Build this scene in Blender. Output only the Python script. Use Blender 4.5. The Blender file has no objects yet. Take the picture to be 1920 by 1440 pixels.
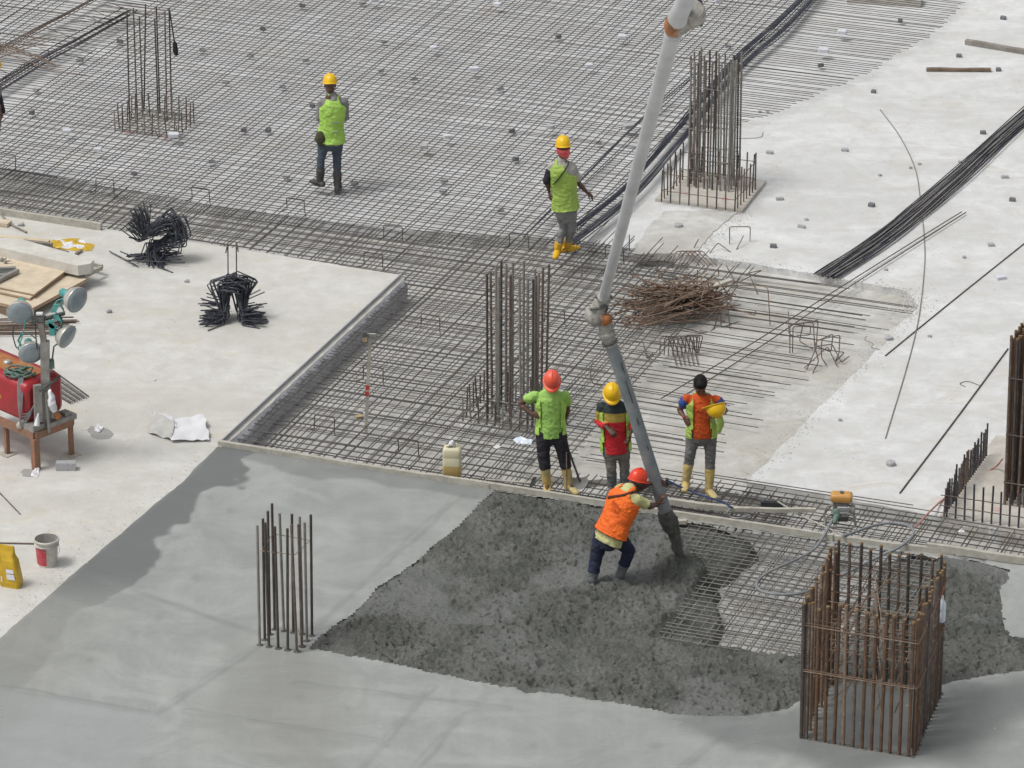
import bpy, bmesh, math, random
import numpy as np
from mathutils import Vector, Matrix, noise as mnoise

random.seed(7)
R = math.radians
SC = bpy.context.scene
COL = SC.collection

# ------------------------------------------------------------------ camera, sky, sun
FPX = 8800.0                      # focal length in photo pixels (1920 wide)
PITCH = R(23.2)
DIST = 61.5
CAM = Vector((0, -DIST * math.cos(PITCH), DIST * math.sin(PITCH)))
cd = bpy.data.cameras.new("camera")
cd.sensor_width = 36.0
cd.lens = 36.0 * FPX / 1920.0
cd.clip_start = 1.0
cd.clip_end = 2000.0
cam = bpy.data.objects.new("camera", cd)
cam.location = CAM
cam.rotation_euler = (R(90) - PITCH, 0, 0)
COL.objects.link(cam)
SC.camera = cam

SUN_EL, SUN_ROT = R(62), R(250)
w = bpy.data.worlds.new("World")
SC.world = w
w.use_nodes = True
wn = w.node_tree
wn.nodes.clear()
sky = wn.nodes.new("ShaderNodeTexSky")
sky.sky_type = 'NISHITA'
sky.sun_disc = False
sky.sun_elevation = SUN_EL
sky.sun_rotation = SUN_ROT
sky.dust_density = 4.0
sky.air_density = 1.0
hsv = wn.nodes.new("ShaderNodeHueSaturation")
hsv.inputs['Saturation'].default_value = 0.18      # an overcast sky has almost no colour
bg = wn.nodes.new("ShaderNodeBackground")
bg.inputs['Strength'].default_value = 0.122
wo = wn.nodes.new("ShaderNodeOutputWorld")
wn.links.new(sky.outputs[0], hsv.inputs['Color'])
wn.links.new(hsv.outputs[0], bg.inputs['Color'])
wn.links.new(bg.outputs[0], wo.inputs['Surface'])

sd = bpy.data.lights.new("sun", 'SUN')
sd.energy = 1.55
sd.angle = R(17)
sd.color = (1.0, 0.975, 0.94)
sun = bpy.data.objects.new("sun", sd)
az = SUN_ROT
sdir = Vector((math.sin(az) * math.cos(SUN_EL), math.cos(az) * math.cos(SUN_EL), math.sin(SUN_EL)))
sun.rotation_euler = sdir.to_track_quat('Z', 'Y').to_euler()
COL.objects.link(sun)
SC.view_settings.view_transform = 'Standard'
SC.view_settings.look = 'None'
SC.view_settings.gamma = 1
SC.view_settings.exposure = 0.0

# ------------------------------------------------------------------ placing helpers
cF = Vector((0, math.cos(PITCH), -math.sin(PITCH)))
cU = Vector((0, math.sin(PITCH), math.cos(PITCH)))
def ray(px, py):
    return cF + Vector((1, 0, 0)) * ((px - 960) / FPX) + cU * ((720 - py) / FPX)
def G(px, py, z=0.0):
    d = ray(px, py)
    return CAM + d * ((z - CAM.z) / d.z)
def V(px, py, Y):
    d = ray(px, py)
    return CAM + d * ((Y - CAM.y) / d.y)
A_DIR = Vector((0.935, -0.355, 0)).normalized()     # bar directions on site
B_DIR = Vector((0.355, 0.935, 0)).normalized()
def AB(a, b, z=0.0):
    return A_DIR * a + B_DIR * b + Vector((0, 0, z))
def toab(p):
    return (p.dot(A_DIR), p.dot(B_DIR))

# ------------------------------------------------------------------ materials
def lin(r, g, b):
    f = lambda c: (c / 255 / 12.92) if c / 255 <= 0.04045 else ((c / 255 + 0.055) / 1.055) ** 2.4
    return (f(r), f(g), f(b), 1)
class NT:
    def __init__(s, name):
        s.m = bpy.data.materials.new(name)
        s.m.use_nodes = True
        s.t = s.m.node_tree
        s.b = s.t.nodes['Principled BSDF']
    def n(s, ty, **kw):
        n = s.t.nodes.new(ty)
        for k, v in kw.items():
            if k.startswith('i_'):
                n.inputs[k[2:].replace('_', ' ')].default_value = v
            else:
                setattr(n, k, v)
        return n
    def l(s, a, b):
        s.t.links.new(a, b)
    def coord(s, world=True, scale=(1, 1, 1)):
        if world:
            c = s.n('ShaderNodeNewGeometry').outputs['Position']
        else:
            c = s.n('ShaderNodeTexCoord').outputs['Object']
        if scale != (1, 1, 1):
            mp = s.n('ShaderNodeMapping')
            mp.inputs['Scale'].default_value = scale
            s.l(c, mp.inputs[0])
            c = mp.outputs[0]
        return c
    def noise(s, c, scale, detail=4, rough=0.6, dist=0.0):
        n = s.n('ShaderNodeTexNoise')
        n.inputs['Scale'].default_value = scale
        n.inputs['Detail'].default_value = detail
        n.inputs['Roughness'].default_value = rough
        n.inputs['Distortion'].default_value = dist
        s.l(c, n.inputs['Vector'])
        return n.outputs['Fac']
    def ramp(s, fac, lo, hi):
        n = s.n('ShaderNodeMapRange')
        n.inputs['From Min'].default_value = lo
        n.inputs['From Max'].default_value = hi
        s.l(fac, n.inputs['Value'])
        return n.outputs[0]
    def mix(s, f, a, b):
        n = s.n('ShaderNodeMix', data_type='RGBA')
        for sock, v in ((n.inputs[0], f), (n.inputs[6], a), (n.inputs[7], b)):
            if isinstance(v, (int, float, tuple)):
                sock.default_value = v
            else:
                s.l(v, sock)
        return n.outputs[2]
    def math(s, op, a, b=0.0):
        n = s.n('ShaderNodeMath', operation=op)
        for sock, v in ((n.inputs[0], a), (n.inputs[1], b)):
            if isinstance(v, (int, float)):
                sock.default_value = v
            else:
                s.l(v, sock)
        return n.outputs[0]
    def bump(s, h, strength, dist=0.01):
        n = s.n('ShaderNodeBump')
        n.inputs['Strength'].default_value = strength
        n.inputs['Distance'].default_value = dist
        s.l(h, n.inputs['Height'])
        s.l(n.outputs[0], s.b.inputs['Normal'])
    def attr(s, name):
        return s.n('ShaderNodeAttribute', attribute_name=name).outputs['Fac']
    def col(s, c):
        if isinstance(c, tuple):
            s.b.inputs['Base Color'].default_value = c
        else:
            s.l(c, s.b.inputs['Base Color'])
    def rough(s, v):
        if isinstance(v, (int, float)):
            s.b.inputs['Roughness'].default_value = v
        else:
            s.l(v, s.b.inputs['Roughness'])

def simple(name, c1, c2=None, scale=12, rough=0.7, metal=0.0, bump=0.0, bscale=60, world=False, lo=0.35, hi=0.65,
           alpha=None, trans=0.0):
    t = NT(name)
    c2 = c2 or tuple(min(1, x * 0.72) for x in c1[:3]) + (1,)
    c = t.coord(world)
    f = t.ramp(t.noise(c, scale, 5, 0.65), lo, hi)
    t.col(t.mix(f, c1, c2))
    t.rough(rough)
    t.b.inputs['Metallic'].default_value = metal
    if bump:
        t.bump(t.noise(c, bscale, 4), bump, 0.004)
    if trans:
        t.b.inputs['Transmission Weight'].default_value = trans
    if alpha is not None:
        t.b.inputs['Alpha'].default_value = alpha
    return t.m

def concrete(name, base, light, dark, stain, speck=0.5, bscale=1.0):
    t = NT(name)
    c = t.coord(True)
    st = t.coord(True, (0.45, 1.3, 1))
    big = t.ramp(t.noise(st, 0.7, 7, 0.68, 0.8), 0.40, 0.62)
    mid = t.ramp(t.noise(c, 3.2, 6, 0.68, 0.3), 0.38, 0.66)
    fine = t.ramp(t.noise(c, 38, 4, 0.7), 0.3, 0.72)
    x = t.mix(big, base, light)
    x = t.mix(t.math('MULTIPLY', mid, 0.6), x, dark)
    clou = t.ramp(t.noise(c, 1.1, 8, 0.75, 0.5), 0.50, 0.60)
    x = t.mix(t.math('MULTIPLY', clou, 0.35), x, dark)
    # stains with a shape of their own
    s1 = t.ramp(t.noise(t.coord(True, (1.0, 1.6, 1)), 0.9, 7, 0.72, 1.0), 0.57, 0.70)
    x = t.mix(t.math('MULTIPLY', s1, 0.6), x, stain)
    s2 = t.math('MULTIPLY', t.ramp(t.noise(t.coord(True, (1.5, 1.0, 1)), 2.3, 8, 0.8, 1.5), 0.60, 0.70), t.ramp(t.noise(c, 0.35, 3), 0.48, 0.60))
    x = t.mix(t.math('MULTIPLY', s2, 0.55), x, (0.33, 0.31, 0.27, 1))
    x = t.mix(t.math('MULTIPLY', fine, 0.16), x, dark)
    # scattered specks of dirt
    v = t.n('ShaderNodeTexVoronoi')
    v.inputs['Scale'].default_value = 7.0
    t.l(c, v.inputs['Vector'])
    sp = t.ramp(v.outputs['Distance'], 0.13, 0.04)
    gate = t.ramp(t.noise(c, 1.7, 3), 0.52, 0.62)
    x = t.mix(t.math('MULTIPLY', t.math('MULTIPLY', sp, gate), speck), x, (0.16, 0.155, 0.145, 1))
    t.col(x)
    t.rough(0.92)
    t.bump(t.noise(c, 26 * bscale, 6, 0.7), 0.35, 0.012)
    return t.m

M = {}
M['left'] = concrete("trowelled_concrete", (0.565, 0.555, 0.51, 1), (0.655, 0.65, 0.615, 1), (0.47, 0.46, 0.42, 1), (0.56, 0.49, 0.35, 1), 0.4)
M['white'] = concrete("lime_white_concrete", (0.60, 0.605, 0.60, 1), (0.73, 0.74, 0.745, 1), (0.50, 0.495, 0.47, 1), (0.54, 0.48, 0.38, 1), 0.6)
M['rubble'] = concrete("chalky_rough_concrete", (0.50, 0.485, 0.44, 1), (0.64, 0.64, 0.62, 1), (0.36, 0.35, 0.32, 1), (0.42, 0.38, 0.30, 1), 0.8)
M['pitfloor'] = concrete("pit_concrete", (0.56, 0.555, 0.53, 1), (0.64, 0.635, 0.615, 1), (0.46, 0.45, 0.42, 1), (0.50, 0.45, 0.36, 1), 0.5)
M['tan'] = concrete("tan_mortar", (0.52, 0.49, 0.43, 1), (0.62, 0.60, 0.55, 1), (0.38, 0.355, 0.31, 1), (0.46, 0.37, 0.29, 1), 0.6)
M['edge'] = concrete("cast_edge_concrete", (0.52, 0.53, 0.56, 1), (0.66, 0.67, 0.70, 1), (0.30, 0.305, 0.32, 1), (0.2, 0.2, 0.2, 1), 0.6, 2)

def wet_smooth():
    t = NT("floated_wet_concrete")
    c = t.coord(True)
    streak = t.coord(True, (0.35, 1.4, 1))
    base = t.mix(t.ramp(t.noise(c, 0.9, 9, 0.72, 0.8), 0.40, 0.62), (0.290, 0.303, 0.290, 1), (0.385, 0.397, 0.380, 1))
    m = t.n('ShaderNodeMapping')
    m.inputs['Rotation'].default_value = (0, 0, R(20))
    m.inputs['Scale'].default_value = (3.2, 0.28, 1)
    t.l(c, m.inputs[0])
    tr = t.ramp(t.noise(m.outputs[0], 1.0, 4, 0.6), 0.42, 0.62)
    base = t.mix(t.math('MULTIPLY', tr, 0.34), base, (0.26, 0.272, 0.262, 1))
    wv = t.n('ShaderNodeTexWave', wave_type='RINGS', rings_direction='Z')
    wv.inputs['Scale'].default_value = 0.55; wv.inputs['Distortion'].default_value = 5.0; wv.inputs['Detail'].default_value = 4; wv.inputs['Detail Scale'].default_value = 1.5
    t.l(c, wv.inputs['Vector'])
    arcs = t.math('MULTIPLY', t.ramp(wv.outputs['Fac'], 0.62, 1.0), t.ramp(t.noise(c, 0.5, 3), 0.45, 0.6))
    base = t.mix(t.math('MULTIPLY', arcs, 0.4), base, (0.45, 0.46, 0.445, 1))
    m2 = t.n('ShaderNodeMapping')
    m2.inputs['Rotation'].default_value = (0, 0, R(-8))
    m2.inputs['Scale'].default_value = (0.5, 5.5, 1)
    t.l(c, m2.inputs[0])
    tr2 = t.ramp(t.noise(m2.outputs[0], 1.0, 6, 0.7, 0.5), 0.45, 0.70)
    base = t.mix(t.math('MULTIPLY', tr2, 0.14), base, (0.43, 0.44, 0.42, 1))
    base = t.mix(t.math('MULTIPLY', t.ramp(t.noise(c, 42, 5, 0.75), 0.35, 0.65), 0.30), base, (0.26, 0.27, 0.258, 1))
    wet = t.attr('wet')  # damp areas, plus the painted shade inside the big cage
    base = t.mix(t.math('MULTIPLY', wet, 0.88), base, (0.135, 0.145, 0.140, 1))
    blue = t.attr('old')
    base = t.mix(t.math('MULTIPLY', blue, 0.55), base, (0.31, 0.325, 0.332, 1))
    tn = t.attr('tan')
    base = t.mix(t.math('MULTIPLY', tn, 0.6), base, (0.27, 0.27, 0.238, 1))
    base = t.mix(t.math('MULTIPLY', t.attr('seam'), 0.42), base, (0.155, 0.165, 0.16, 1))
    # pale specks and hairline splashes
    v = t.n('ShaderNodeTexVoronoi'); v.inputs['Scale'].default_value = 3.0
    t.l(c, v.inputs['Vector'])
    sp = t.math('MULTIPLY', t.ramp(v.outputs['Distance'], 0.09, 0.03), t.ramp(t.noise(c, 0.9, 2), 0.5, 0.6))
    base = t.mix(t.math('MULTIPLY', sp, 0.55), base, (0.45, 0.46, 0.45, 1))
    t.col(base)
    sheen = t.attr('sheen')
    r = t.math('SUBTRACT', t.ramp(t.noise(streak, 1.4, 4), -0.9, 1.0), t.math('MULTIPLY', sheen, 0.55))
    t.rough(t.math('MAXIMUM', t.math('MULTIPLY', r, 0.80), 0.22))
    t.b.inputs['Specular IOR Level'].default_value = 0.4
    t.bump(t.noise(t.coord(True, (1, 2.2, 1)), 5, 8, 0.7), 0.28, 0.02)
    return t.m
M['smooth'] = wet_smooth()

def rough_fresh():
    t = NT("fresh_lumpy_concrete")
    c = t.coord(True)
    n1 = t.ramp(t.noise(c, 24, 6, 0.85), 0.44, 0.62)
    n2 = t.ramp(t.noise(c, 1.3, 5, 0.6, 0.7), 0.36, 0.64)
    base = t.mix(n2, (0.088, 0.094, 0.084, 1), (0.175, 0.180, 0.166, 1))
    base = t.mix(t.math('MULTIPLY', n1, 0.42), base, (0.050, 0.053, 0.046, 1))  # noise paints the dark of shadowed pores into the colour
    # aggregate stones
    v = t.n('ShaderNodeTexVoronoi'); v.inputs['Scale'].default_value = 30.0
    t.l(c, v.inputs['Vector'])
    st = t.math('MULTIPLY', t.ramp(v.outputs['Distance'], 0.34, 0.2), t.ramp(t.noise(c, 9, 3), 0.5, 0.6))
    base = t.mix(t.math('MULTIPLY', st, 0.35), base, (0.27, 0.275, 0.25, 1))
    flat = t.attr('flat')
    base = t.mix(t.math('MULTIPLY', flat, 0.6), base, (0.19, 0.198, 0.190, 1))
    t.col(base)
    t.rough(0.8)
    t.b.inputs['Specular IOR Level'].default_value = 0.3
    h = t.math('ADD', t.noise(c, 22, 7, 0.75), t.math('MULTIPLY', v.outputs['Distance'], 0.35))
    t.bump(h, 0.7, 0.04)
    return t.m
M['fresh'] = rough_fresh()
M['aggregate_stone'] = simple('wet_aggregate', (0.20, 0.205, 0.19, 1), (0.05, 0.055, 0.05, 1), 3, .6, world=True)

def rebar(name, c1, c2, c3, rib=True, metal=0.25):
    t = NT(name)
    c = t.coord(True)
    f = t.ramp(t.noise(c, 5, 5, 0.7), 0.35, 0.65)
    x = t.mix(f, c1, c2)
    g = t.ramp(t.noise(t.coord(True, (1, 1, 0.5)), 22, 4, 0.7), 0.5, 0.68)
    x = t.mix(t.math('MULTIPLY', g, 0.7), x, c3)
    t.col(x)
    t.rough(0.62)
    t.b.inputs['Metallic'].default_value = metal
    if rib:
        wv = t.n('ShaderNodeTexWave', wave_type='BANDS', bands_direction='Z')
        wv.inputs['Scale'].default_value = 12
        wv.inputs['Distortion'].default_value = 0.4
        t.l(c, wv.inputs['Vector'])
        t.bump(wv.outputs['Fac'], 0.7, 0.006)
    return t.m
M['meshbar'] = rebar("mat_rebar", (0.050, 0.049, 0.056, 1), (0.085, 0.08, 0.082, 1), (0.11, 0.085, 0.065, 1), False)
M['bluebar'] = rebar("mill_blue_rebar", (0.040, 0.044, 0.060, 1), (0.085, 0.092, 0.115, 1), (0.17, 0.175, 0.18, 1), False, 0.4)
M['bandbar'] = rebar("band_rebar", (0.075, 0.071, 0.070, 1), (0.135, 0.127, 0.118, 1), (0.11, 0.085, 0.068, 1), False, 0.1)
M['splashbar'] = rebar("cement_splashed_rebar", (0.19, 0.185, 0.17, 1), (0.30, 0.29, 0.27, 1), (0.09, 0.085, 0.08, 1), False, 0.0)
M['rust'] = rebar("rusty_rebar", (0.17, 0.090, 0.050, 1), (0.095, 0.062, 0.045, 1), (0.22, 0.15, 0.095, 1), True)
M['palerust'] = rebar("pale_rusty_rebar", (0.27, 0.19, 0.135, 1), (0.17, 0.115, 0.08, 1), (0.40, 0.33, 0.26, 1), False, 0.1)
M['darkbar'] = rebar("dark_column_rebar", (0.06, 0.052, 0.05, 1), (0.10, 0.085, 0.075, 1), (0.16, 0.12, 0.085, 1), True)
M['cement'] = rebar("cement_coated_rebar", (0.27, 0.26, 0.235, 1), (0.19, 0.175, 0.155, 1), (0.36, 0.35, 0.33, 1), True, 0.0)
M['brownbar'] = rebar("brown_column_rebar", (0.12, 0.072, 0.052, 1), (0.16, 0.13, 0.11, 1), (0.28, 0.26, 0.23, 1), True, 0.1)
M['tip'] = simple("cut_rust_tip", (0.30, 0.19, 0.09, 1), (0.16, 0.10, 0.05, 1), 40, 0.8)
M['timber'] = simple("weathered_timber", (0.50, 0.48, 0.42, 1), (0.36, 0.34, 0.29, 1), 9, 0.85, bump=0.3)
M['greytimber'] = simple("grey_timber", (0.30, 0.28, 0.25, 1), (0.20, 0.18, 0.155, 1), 9, 0.85, bump=0.3)
M['browntimber'] = simple("brown_timber", (0.24, 0.18, 0.13, 1), (0.15, 0.11, 0.08, 1), 9, 0.85, bump=0.3)
M['ply'] = simple("bare_plywood", (0.66, 0.56, 0.42, 1), (0.50, 0.42, 0.31, 1), 5, 0.8, lo=0.4, hi=0.75, bump=0.2)
M['plyedge'] = simple("plywood_edge", (0.46, 0.33, 0.22, 1), (0.36, 0.26, 0.18, 1), 20, 0.85)
M['plaster'] = simple("chalked_panel", (0.66, 0.65, 0.60, 1), (0.52, 0.50, 0.45, 1), 4, 0.85, bump=0.2)
M['block'] = simple("grey_spacer_mortar", (0.46, 0.46, 0.47, 1), (0.34, 0.34, 0.35, 1), 30, 0.9, world=True)
M['blockw'] = simple("pale_spacer_mortar", (0.66, 0.67, 0.72, 1), (0.55, 0.56, 0.60, 1), 30, 0.9, world=True)
M['blockd'] = simple("dark_spacer_mortar", (0.21, 0.21, 0.225, 1), (0.14, 0.14, 0.15, 1), 30, 0.9, world=True)
M['red'] = simple("faded_red_paint", (0.40, 0.018, 0.028, 1), (0.27, 0.022, 0.026, 1), 6, 0.38, bump=0.1)
M['rustpaint'] = simple("rusty_painted_steel", (0.34, 0.16, 0.10, 1), (0.20, 0.13, 0.09, 1), 7, 0.75, bump=0.2)
M['rustyellow'] = simple("rust_stained_top", (0.42, 0.22, 0.06, 1), (0.34, 0.08, 0.04, 1), 6, 0.7)
M['galv'] = simple("dusty_galvanised_steel", (0.36, 0.35, 0.33, 1), (0.24, 0.23, 0.21, 1), 8, 0.6, metal=0.3)
M['lampmetal'] = simple("dull_aluminium_reflector", (0.62, 0.60, 0.55, 1), (0.45, 0.43, 0.40, 1), 8, 0.4, metal=0.5)
M['lampglass'] = simple("grey_lamp_glass", (0.30, 0.35, 0.375, 1), (0.22, 0.265, 0.29, 1), 8, 0.25)
M['teal'] = simple("teal_enamel", (0.12, 0.40, 0.37, 1), (0.06, 0.28, 0.27, 1), 9, 0.45)
M['green'] = simple("dull_green_paint", (0.14, 0.21, 0.17, 1), (0.09, 0.14, 0.12, 1), 9, 0.6)
M['cable'] = simple("dark_cable", (0.045, 0.05, 0.055, 1), None, 9, 0.5)
M['bluecable'] = simple("blue_hose_rubber", (0.03, 0.055, 0.16, 1), None, 9, 0.5)
M['redcable'] = simple("pale_red_hose_rubber", (0.55, 0.26, 0.21, 1), None, 9, 0.6)
M['greyhose'] = simple("grey_vibrator_hose", (0.27, 0.285, 0.29, 1), (0.19, 0.20, 0.205, 1), 9, 0.55)
M['pipe'] = simple("cement_dusted_white_pipe", (0.52, 0.535, 0.55, 1), (0.40, 0.41, 0.415, 1), 1.6, 0.5, lo=.40, hi=.7)
M['hose'] = simple("rubber_delivery_hose", (0.16, 0.185, 0.20, 1), (0.24, 0.26, 0.265, 1), 5, 0.6, bump=0.3)
M['hosewet'] = simple("mortar_caked_hose_end", (0.045, 0.05, 0.045, 1), (0.11, 0.115, 0.10, 1), 20, 0.6, bump=0.9, bscale=40)
M['mortar'] = simple("splashed_mortar", (0.42, 0.41, 0.37, 1), (0.22, 0.21, 0.19, 1), 18, 0.9, bump=0.8)
M['orange'] = simple("orange_coupling_paint", (0.44, 0.16, 0.04, 1), (0.16, 0.08, 0.04, 1), 12, 0.6, lo=.42, hi=.62)
M['plastic'] = simple("thin_white_plastic", (0.78, 0.78, 0.80, 1), (0.66, 0.66, 0.68, 1), 5, 0.35)
M['bagyellow'] = simple("yellow_bag_plastic", (0.62, 0.40, 0.02, 1), (0.50, 0.32, 0.02, 1), 8, 0.4)
M['bagwhite'] = simple("white_print_panel", (0.72, 0.72, 0.76, 1), (0.62, 0.62, 0.66, 1), 20, 0.5)
M['pail'] = simple("dirty_white_pail", (0.66, 0.65, 0.60, 1), (0.45, 0.44, 0.40, 1), 8, 0.6)
M['pailin'] = simple("mortar_lined_pail", (0.22, 0.215, 0.19, 1), None, 14, 0.9)
M['pailred'] = simple("red_pail_label", (0.52, 0.05, 0.08, 1), (0.45, 0.15, 0.15, 1), 14, 0.6, lo=.45, hi=.7)
M['jerry'] = simple("translucent_cream_jerrycan", (0.70, 0.66, 0.46, 1), (0.62, 0.58, 0.40, 1), 9, 0.45)
M['jerryfuel'] = simple("fuel_seen_through_plastic", (0.63, 0.46, 0.18, 1), (0.57, 0.41, 0.16, 1), 9, 0.4)
M['bottle'] = simple("clear_bottle_plastic", (0.62, 0.70, 0.80, 1), (0.72, 0.78, 0.86, 1), 12, 0.15)
M['black'] = simple("black_webbing", (0.02, 0.02, 0.022, 1), None, 14, 0.7)
M['engineyellow'] = simple("ochre_fuel_tank", (0.62, 0.33, 0.09, 1), (0.50, 0.26, 0.07, 1), 12, 0.45)
M['enginegrey'] = simple("greasy_engine_grey", (0.13, 0.14, 0.13, 1), (0.06, 0.06, 0.06, 1), 12, 0.55)
M['yellowtop'] = simple("yellow_receiver_case", (0.52, 0.37, 0.12, 1), (0.22, 0.22, 0.24, 1), 6, 0.5)
M['redmark'] = simple("red_tape", (0.60, 0.06, 0.05, 1), None, 9, 0.6)
M['sheetgrey'] = simple('grey_sheet_plastic', (0.50, 0.50, 0.47, 1), (0.42, 0.42, 0.40, 1), 8, .7)  # darker grey than the white plastic folds
M['shovel'] = simple("cement_caked_shovel_blade", (0.30, 0.30, 0.28, 1), (0.20, 0.20, 0.19, 1), 12, 0.8)
M['chalkred'] = simple("red_marking_chalk", (0.65, 0.25, 0.22, 1), (0.60, 0.42, 0.36, 1), 10, 0.95)
M['puddle'] = simple("drying_slurry", (0.36, 0.36, 0.34, 1), (0.30, 0.30, 0.285, 1), 9, 0.75)

# ------------------------------------------------------------------ mesh builder and object bookkeeping
def world_loc(o):
    v = Vector((0, 0, 0))
    while o is not None:
        v += o.location
        o = o.parent
    return v
def tag(o, label=None, cat=None, group=None, kind=None):
    if label: o['label'] = label
    if cat: o['category'] = cat
    if group: o['group'] = group
    if kind: o['kind'] = kind
    return o
def thing(name, label, cat, loc, group=None):
    o = bpy.data.objects.new(name, None)
    o.empty_display_size = 0.1
    COL.objects.link(o)
    o.location = loc
    return tag(o, label, cat, group)

class MB:
    def __init__(s):
        s.v = []; s.f = []; s.mi = []; s.smooth = []
    def add(s, vs, fs, mi=0, sm=False):
        k = len(s.v)
        s.v += [tuple(x) for x in vs]
        s.f += [tuple(i + k for i in f) for f in fs]
        s.mi += [mi] * len(fs)
        s.smooth += [sm] * len(fs)
        return s
    def box(s, c, ex, ey, ez, mi=0):
        """centre and three half-extent vectors"""
        c, ex, ey, ez = Vector(c), Vector(ex), Vector(ey), Vector(ez)
        vs = [c + ex * a + ey * b + ez * d for a in (-1, 1) for b in (-1, 1) for d in (-1, 1)]
        return s.add(vs, [(0, 1, 3, 2), (4, 6, 7, 5), (0, 4, 5, 1), (2, 3, 7, 6), (0, 2, 6, 4), (1, 5, 7, 3)], mi)
    def bbox(s, c, sx, sy, sz, mi=0, rz=0.0):
        ca, sa = math.cos(rz), math.sin(rz)
        return s.box(c, Vector((ca, sa, 0)) * sx / 2, Vector((-sa, ca, 0)) * sy / 2, Vector((0, 0, sz / 2)), mi)
    def loft(s, pts, rad, n=8, side=None, mi=0, cap=True, sm=True, round_ends=False):
        pts = [Vector(p) for p in pts]
        rad = [(r, r) if isinstance(r, (int, float)) else r for r in (rad if isinstance(rad, list) else [rad] * len(pts))]
        if round_ends:
            def ends(p0, p1, r0):
                d = (p0 - p1).normalized()
                m = (r0[0] + r0[1]) / 2
                return [(p0 + d * m * k1, (r0[0] * k2, r0[1] * k2)) for k1, k2 in ((0.55, 0.82), (0.88, 0.45))]
            a = ends(pts[0], pts[1], rad[0])
            b = ends(pts[-1], pts[-2], rad[-1])
            pts = [a[1][0], a[0][0]] + pts + [b[0][0], b[1][0]]
            rad = [a[1][1], a[0][1]] + rad + [b[0][1], b[1][1]]
        N = len(pts)
        tang = []
        for i in range(N):
            t = (pts[min(i + 1, N - 1)] - pts[max(i - 1, 0)])
            tang.append(t.normalized() if t.length > 1e-9 else Vector((0, 0, 1)))
        if side is None:
            t0 = tang[0]
            up = Vector((0, 0, 1)) if abs(t0.z) < 0.9 else Vector((1, 0, 0))
            sd_ = t0.cross(up).normalized()
        else:
            sd_ = Vector(side)
        vs = []
        for i in range(N):
            t = tang[i]
            sd_ = (sd_ - t * sd_.dot(t))
            sd_ = sd_.normalized() if sd_.length > 1e-6 else t.orthogonal().normalized()
            d = t.cross(sd_)
            for k in range(n):
                a = 2 * math.pi * (k + 0.5) / n
                vs.append(pts[i] + sd_ * (math.cos(a) * rad[i][0]) + d * (math.sin(a) * rad[i][1]))
        fs = []
        for i in range(N - 1):
            for k in range(n):
                k2 = (k + 1) % n
                fs.append((i * n + k, i * n + k2, (i + 1) * n + k2, (i + 1) * n + k))
        s.add(vs, fs, mi, sm)
        if cap:
            s.add([vs[k] for k in range(n)], [tuple(range(n - 1, -1, -1))], mi)
            s.add([vs[(N - 1) * n + k] for k in range(n)], [tuple(range(n))], mi)
        return s
    def ell(s, c, rx, ry, rz, ax=None, n=12, m=8, mi=0, sm=True, t0=0.0, t1=math.pi):
        """ellipsoid; ax = (X, Y, Z) axes"""
        X, Y, Z = ax or (Vector((1, 0, 0)), Vector((0, 1, 0)), Vector((0, 0, 1)))
        c = Vector(c)
        vs = []
        for i in range(m + 1):
            th = t0 + (t1 - t0) * i / m
            for k in range(n):
                a = 2 * math.pi * k / n
                vs.append(c + X * (rx * math.sin(th) * math.cos(a)) + Y * (ry * math.sin(th) * math.sin(a)) + Z * (rz * math.cos(th)))
        fs = [(i * n + k, (i + 1) * n + k, (i + 1) * n + (k + 1) % n, i * n + (k + 1) % n) for i in range(m) for k in range(n)]
        return s.add(vs, fs, mi, sm)
    def prism(s, poly, zt, zb, mi_top=0, mi_side=1):
        k = len(poly)
        top = [Vector((p[0], p[1], zt)) for p in poly]
        bot = [Vector((p[0], p[1], zb)) for p in poly]
        ar = sum(poly[i][0] * poly[(i + 1) % k][1] - poly[(i + 1) % k][0] * poly[i][1] for i in range(k))
        s.add(top, [tuple(range(k)) if ar > 0 else tuple(range(k - 1, -1, -1))], mi_top)
        for i in range(k):
            j = (i + 1) % k
            q = [top[i], bot[i], bot[j], top[j]]
            if ar < 0: q.reverse()
            s.add(q, [(0, 1, 2, 3)], mi_side)
        return s
    def mesh(s, name, off=Vector((0, 0, 0))):
        me = bpy.data.meshes.new(name)
        me.from_pydata([(a - off.x, b - off.y, c - off.z) for a, b, c in s.v], [], s.f)
        me.polygons.foreach_set('material_index', s.mi)
        me.polygons.foreach_set('use_smooth', s.smooth)
        me.update()
        return me
    def build(s, name, mats, parent=None, label=None, loc=None):
        off = world_loc(parent) if parent else Vector((0, 0, 0))
        l = Vector((0, 0, 0))
        if parent is None:
            if loc is None:
                a = np.array(s.v)
                loc = Vector(((a[:, 0].min() + a[:, 0].max()) / 2, (a[:, 1].min() + a[:, 1].max()) / 2, a[:, 2].min()))
            l = Vector(loc)
            off = l
        me = s.mesh(name, off)
        for m in (mats if isinstance(mats, (list, tuple)) else [mats]):
            me.materials.append(M[m] if isinstance(m, str) else m)
        o = bpy.data.objects.new(name, me)
        COL.objects.link(o)
        o.location = l
        if parent: o.parent = parent
        if label: o['label'] = label
        return o

def curve_pts(pts, n=6):
    """Catmull-Rom through the points"""
    pts = [Vector(p) for p in pts]
    P = [pts[0] * 2 - pts[1]] + pts + [pts[-1] * 2 - pts[-2]]
    out = []
    for i in range(1, len(P) - 2):
        for k in range(n):
            t = k / n
            a, b, c, d = P[i - 1], P[i], P[i + 1], P[i + 2]
            out.append(0.5 * ((2 * b) + (c - a) * t + (2 * a - 5 * b + 4 * c - d) * t * t + (3 * b - a - 3 * c + d) * t ** 3))
    out.append(pts[-1])
    return out

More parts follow.
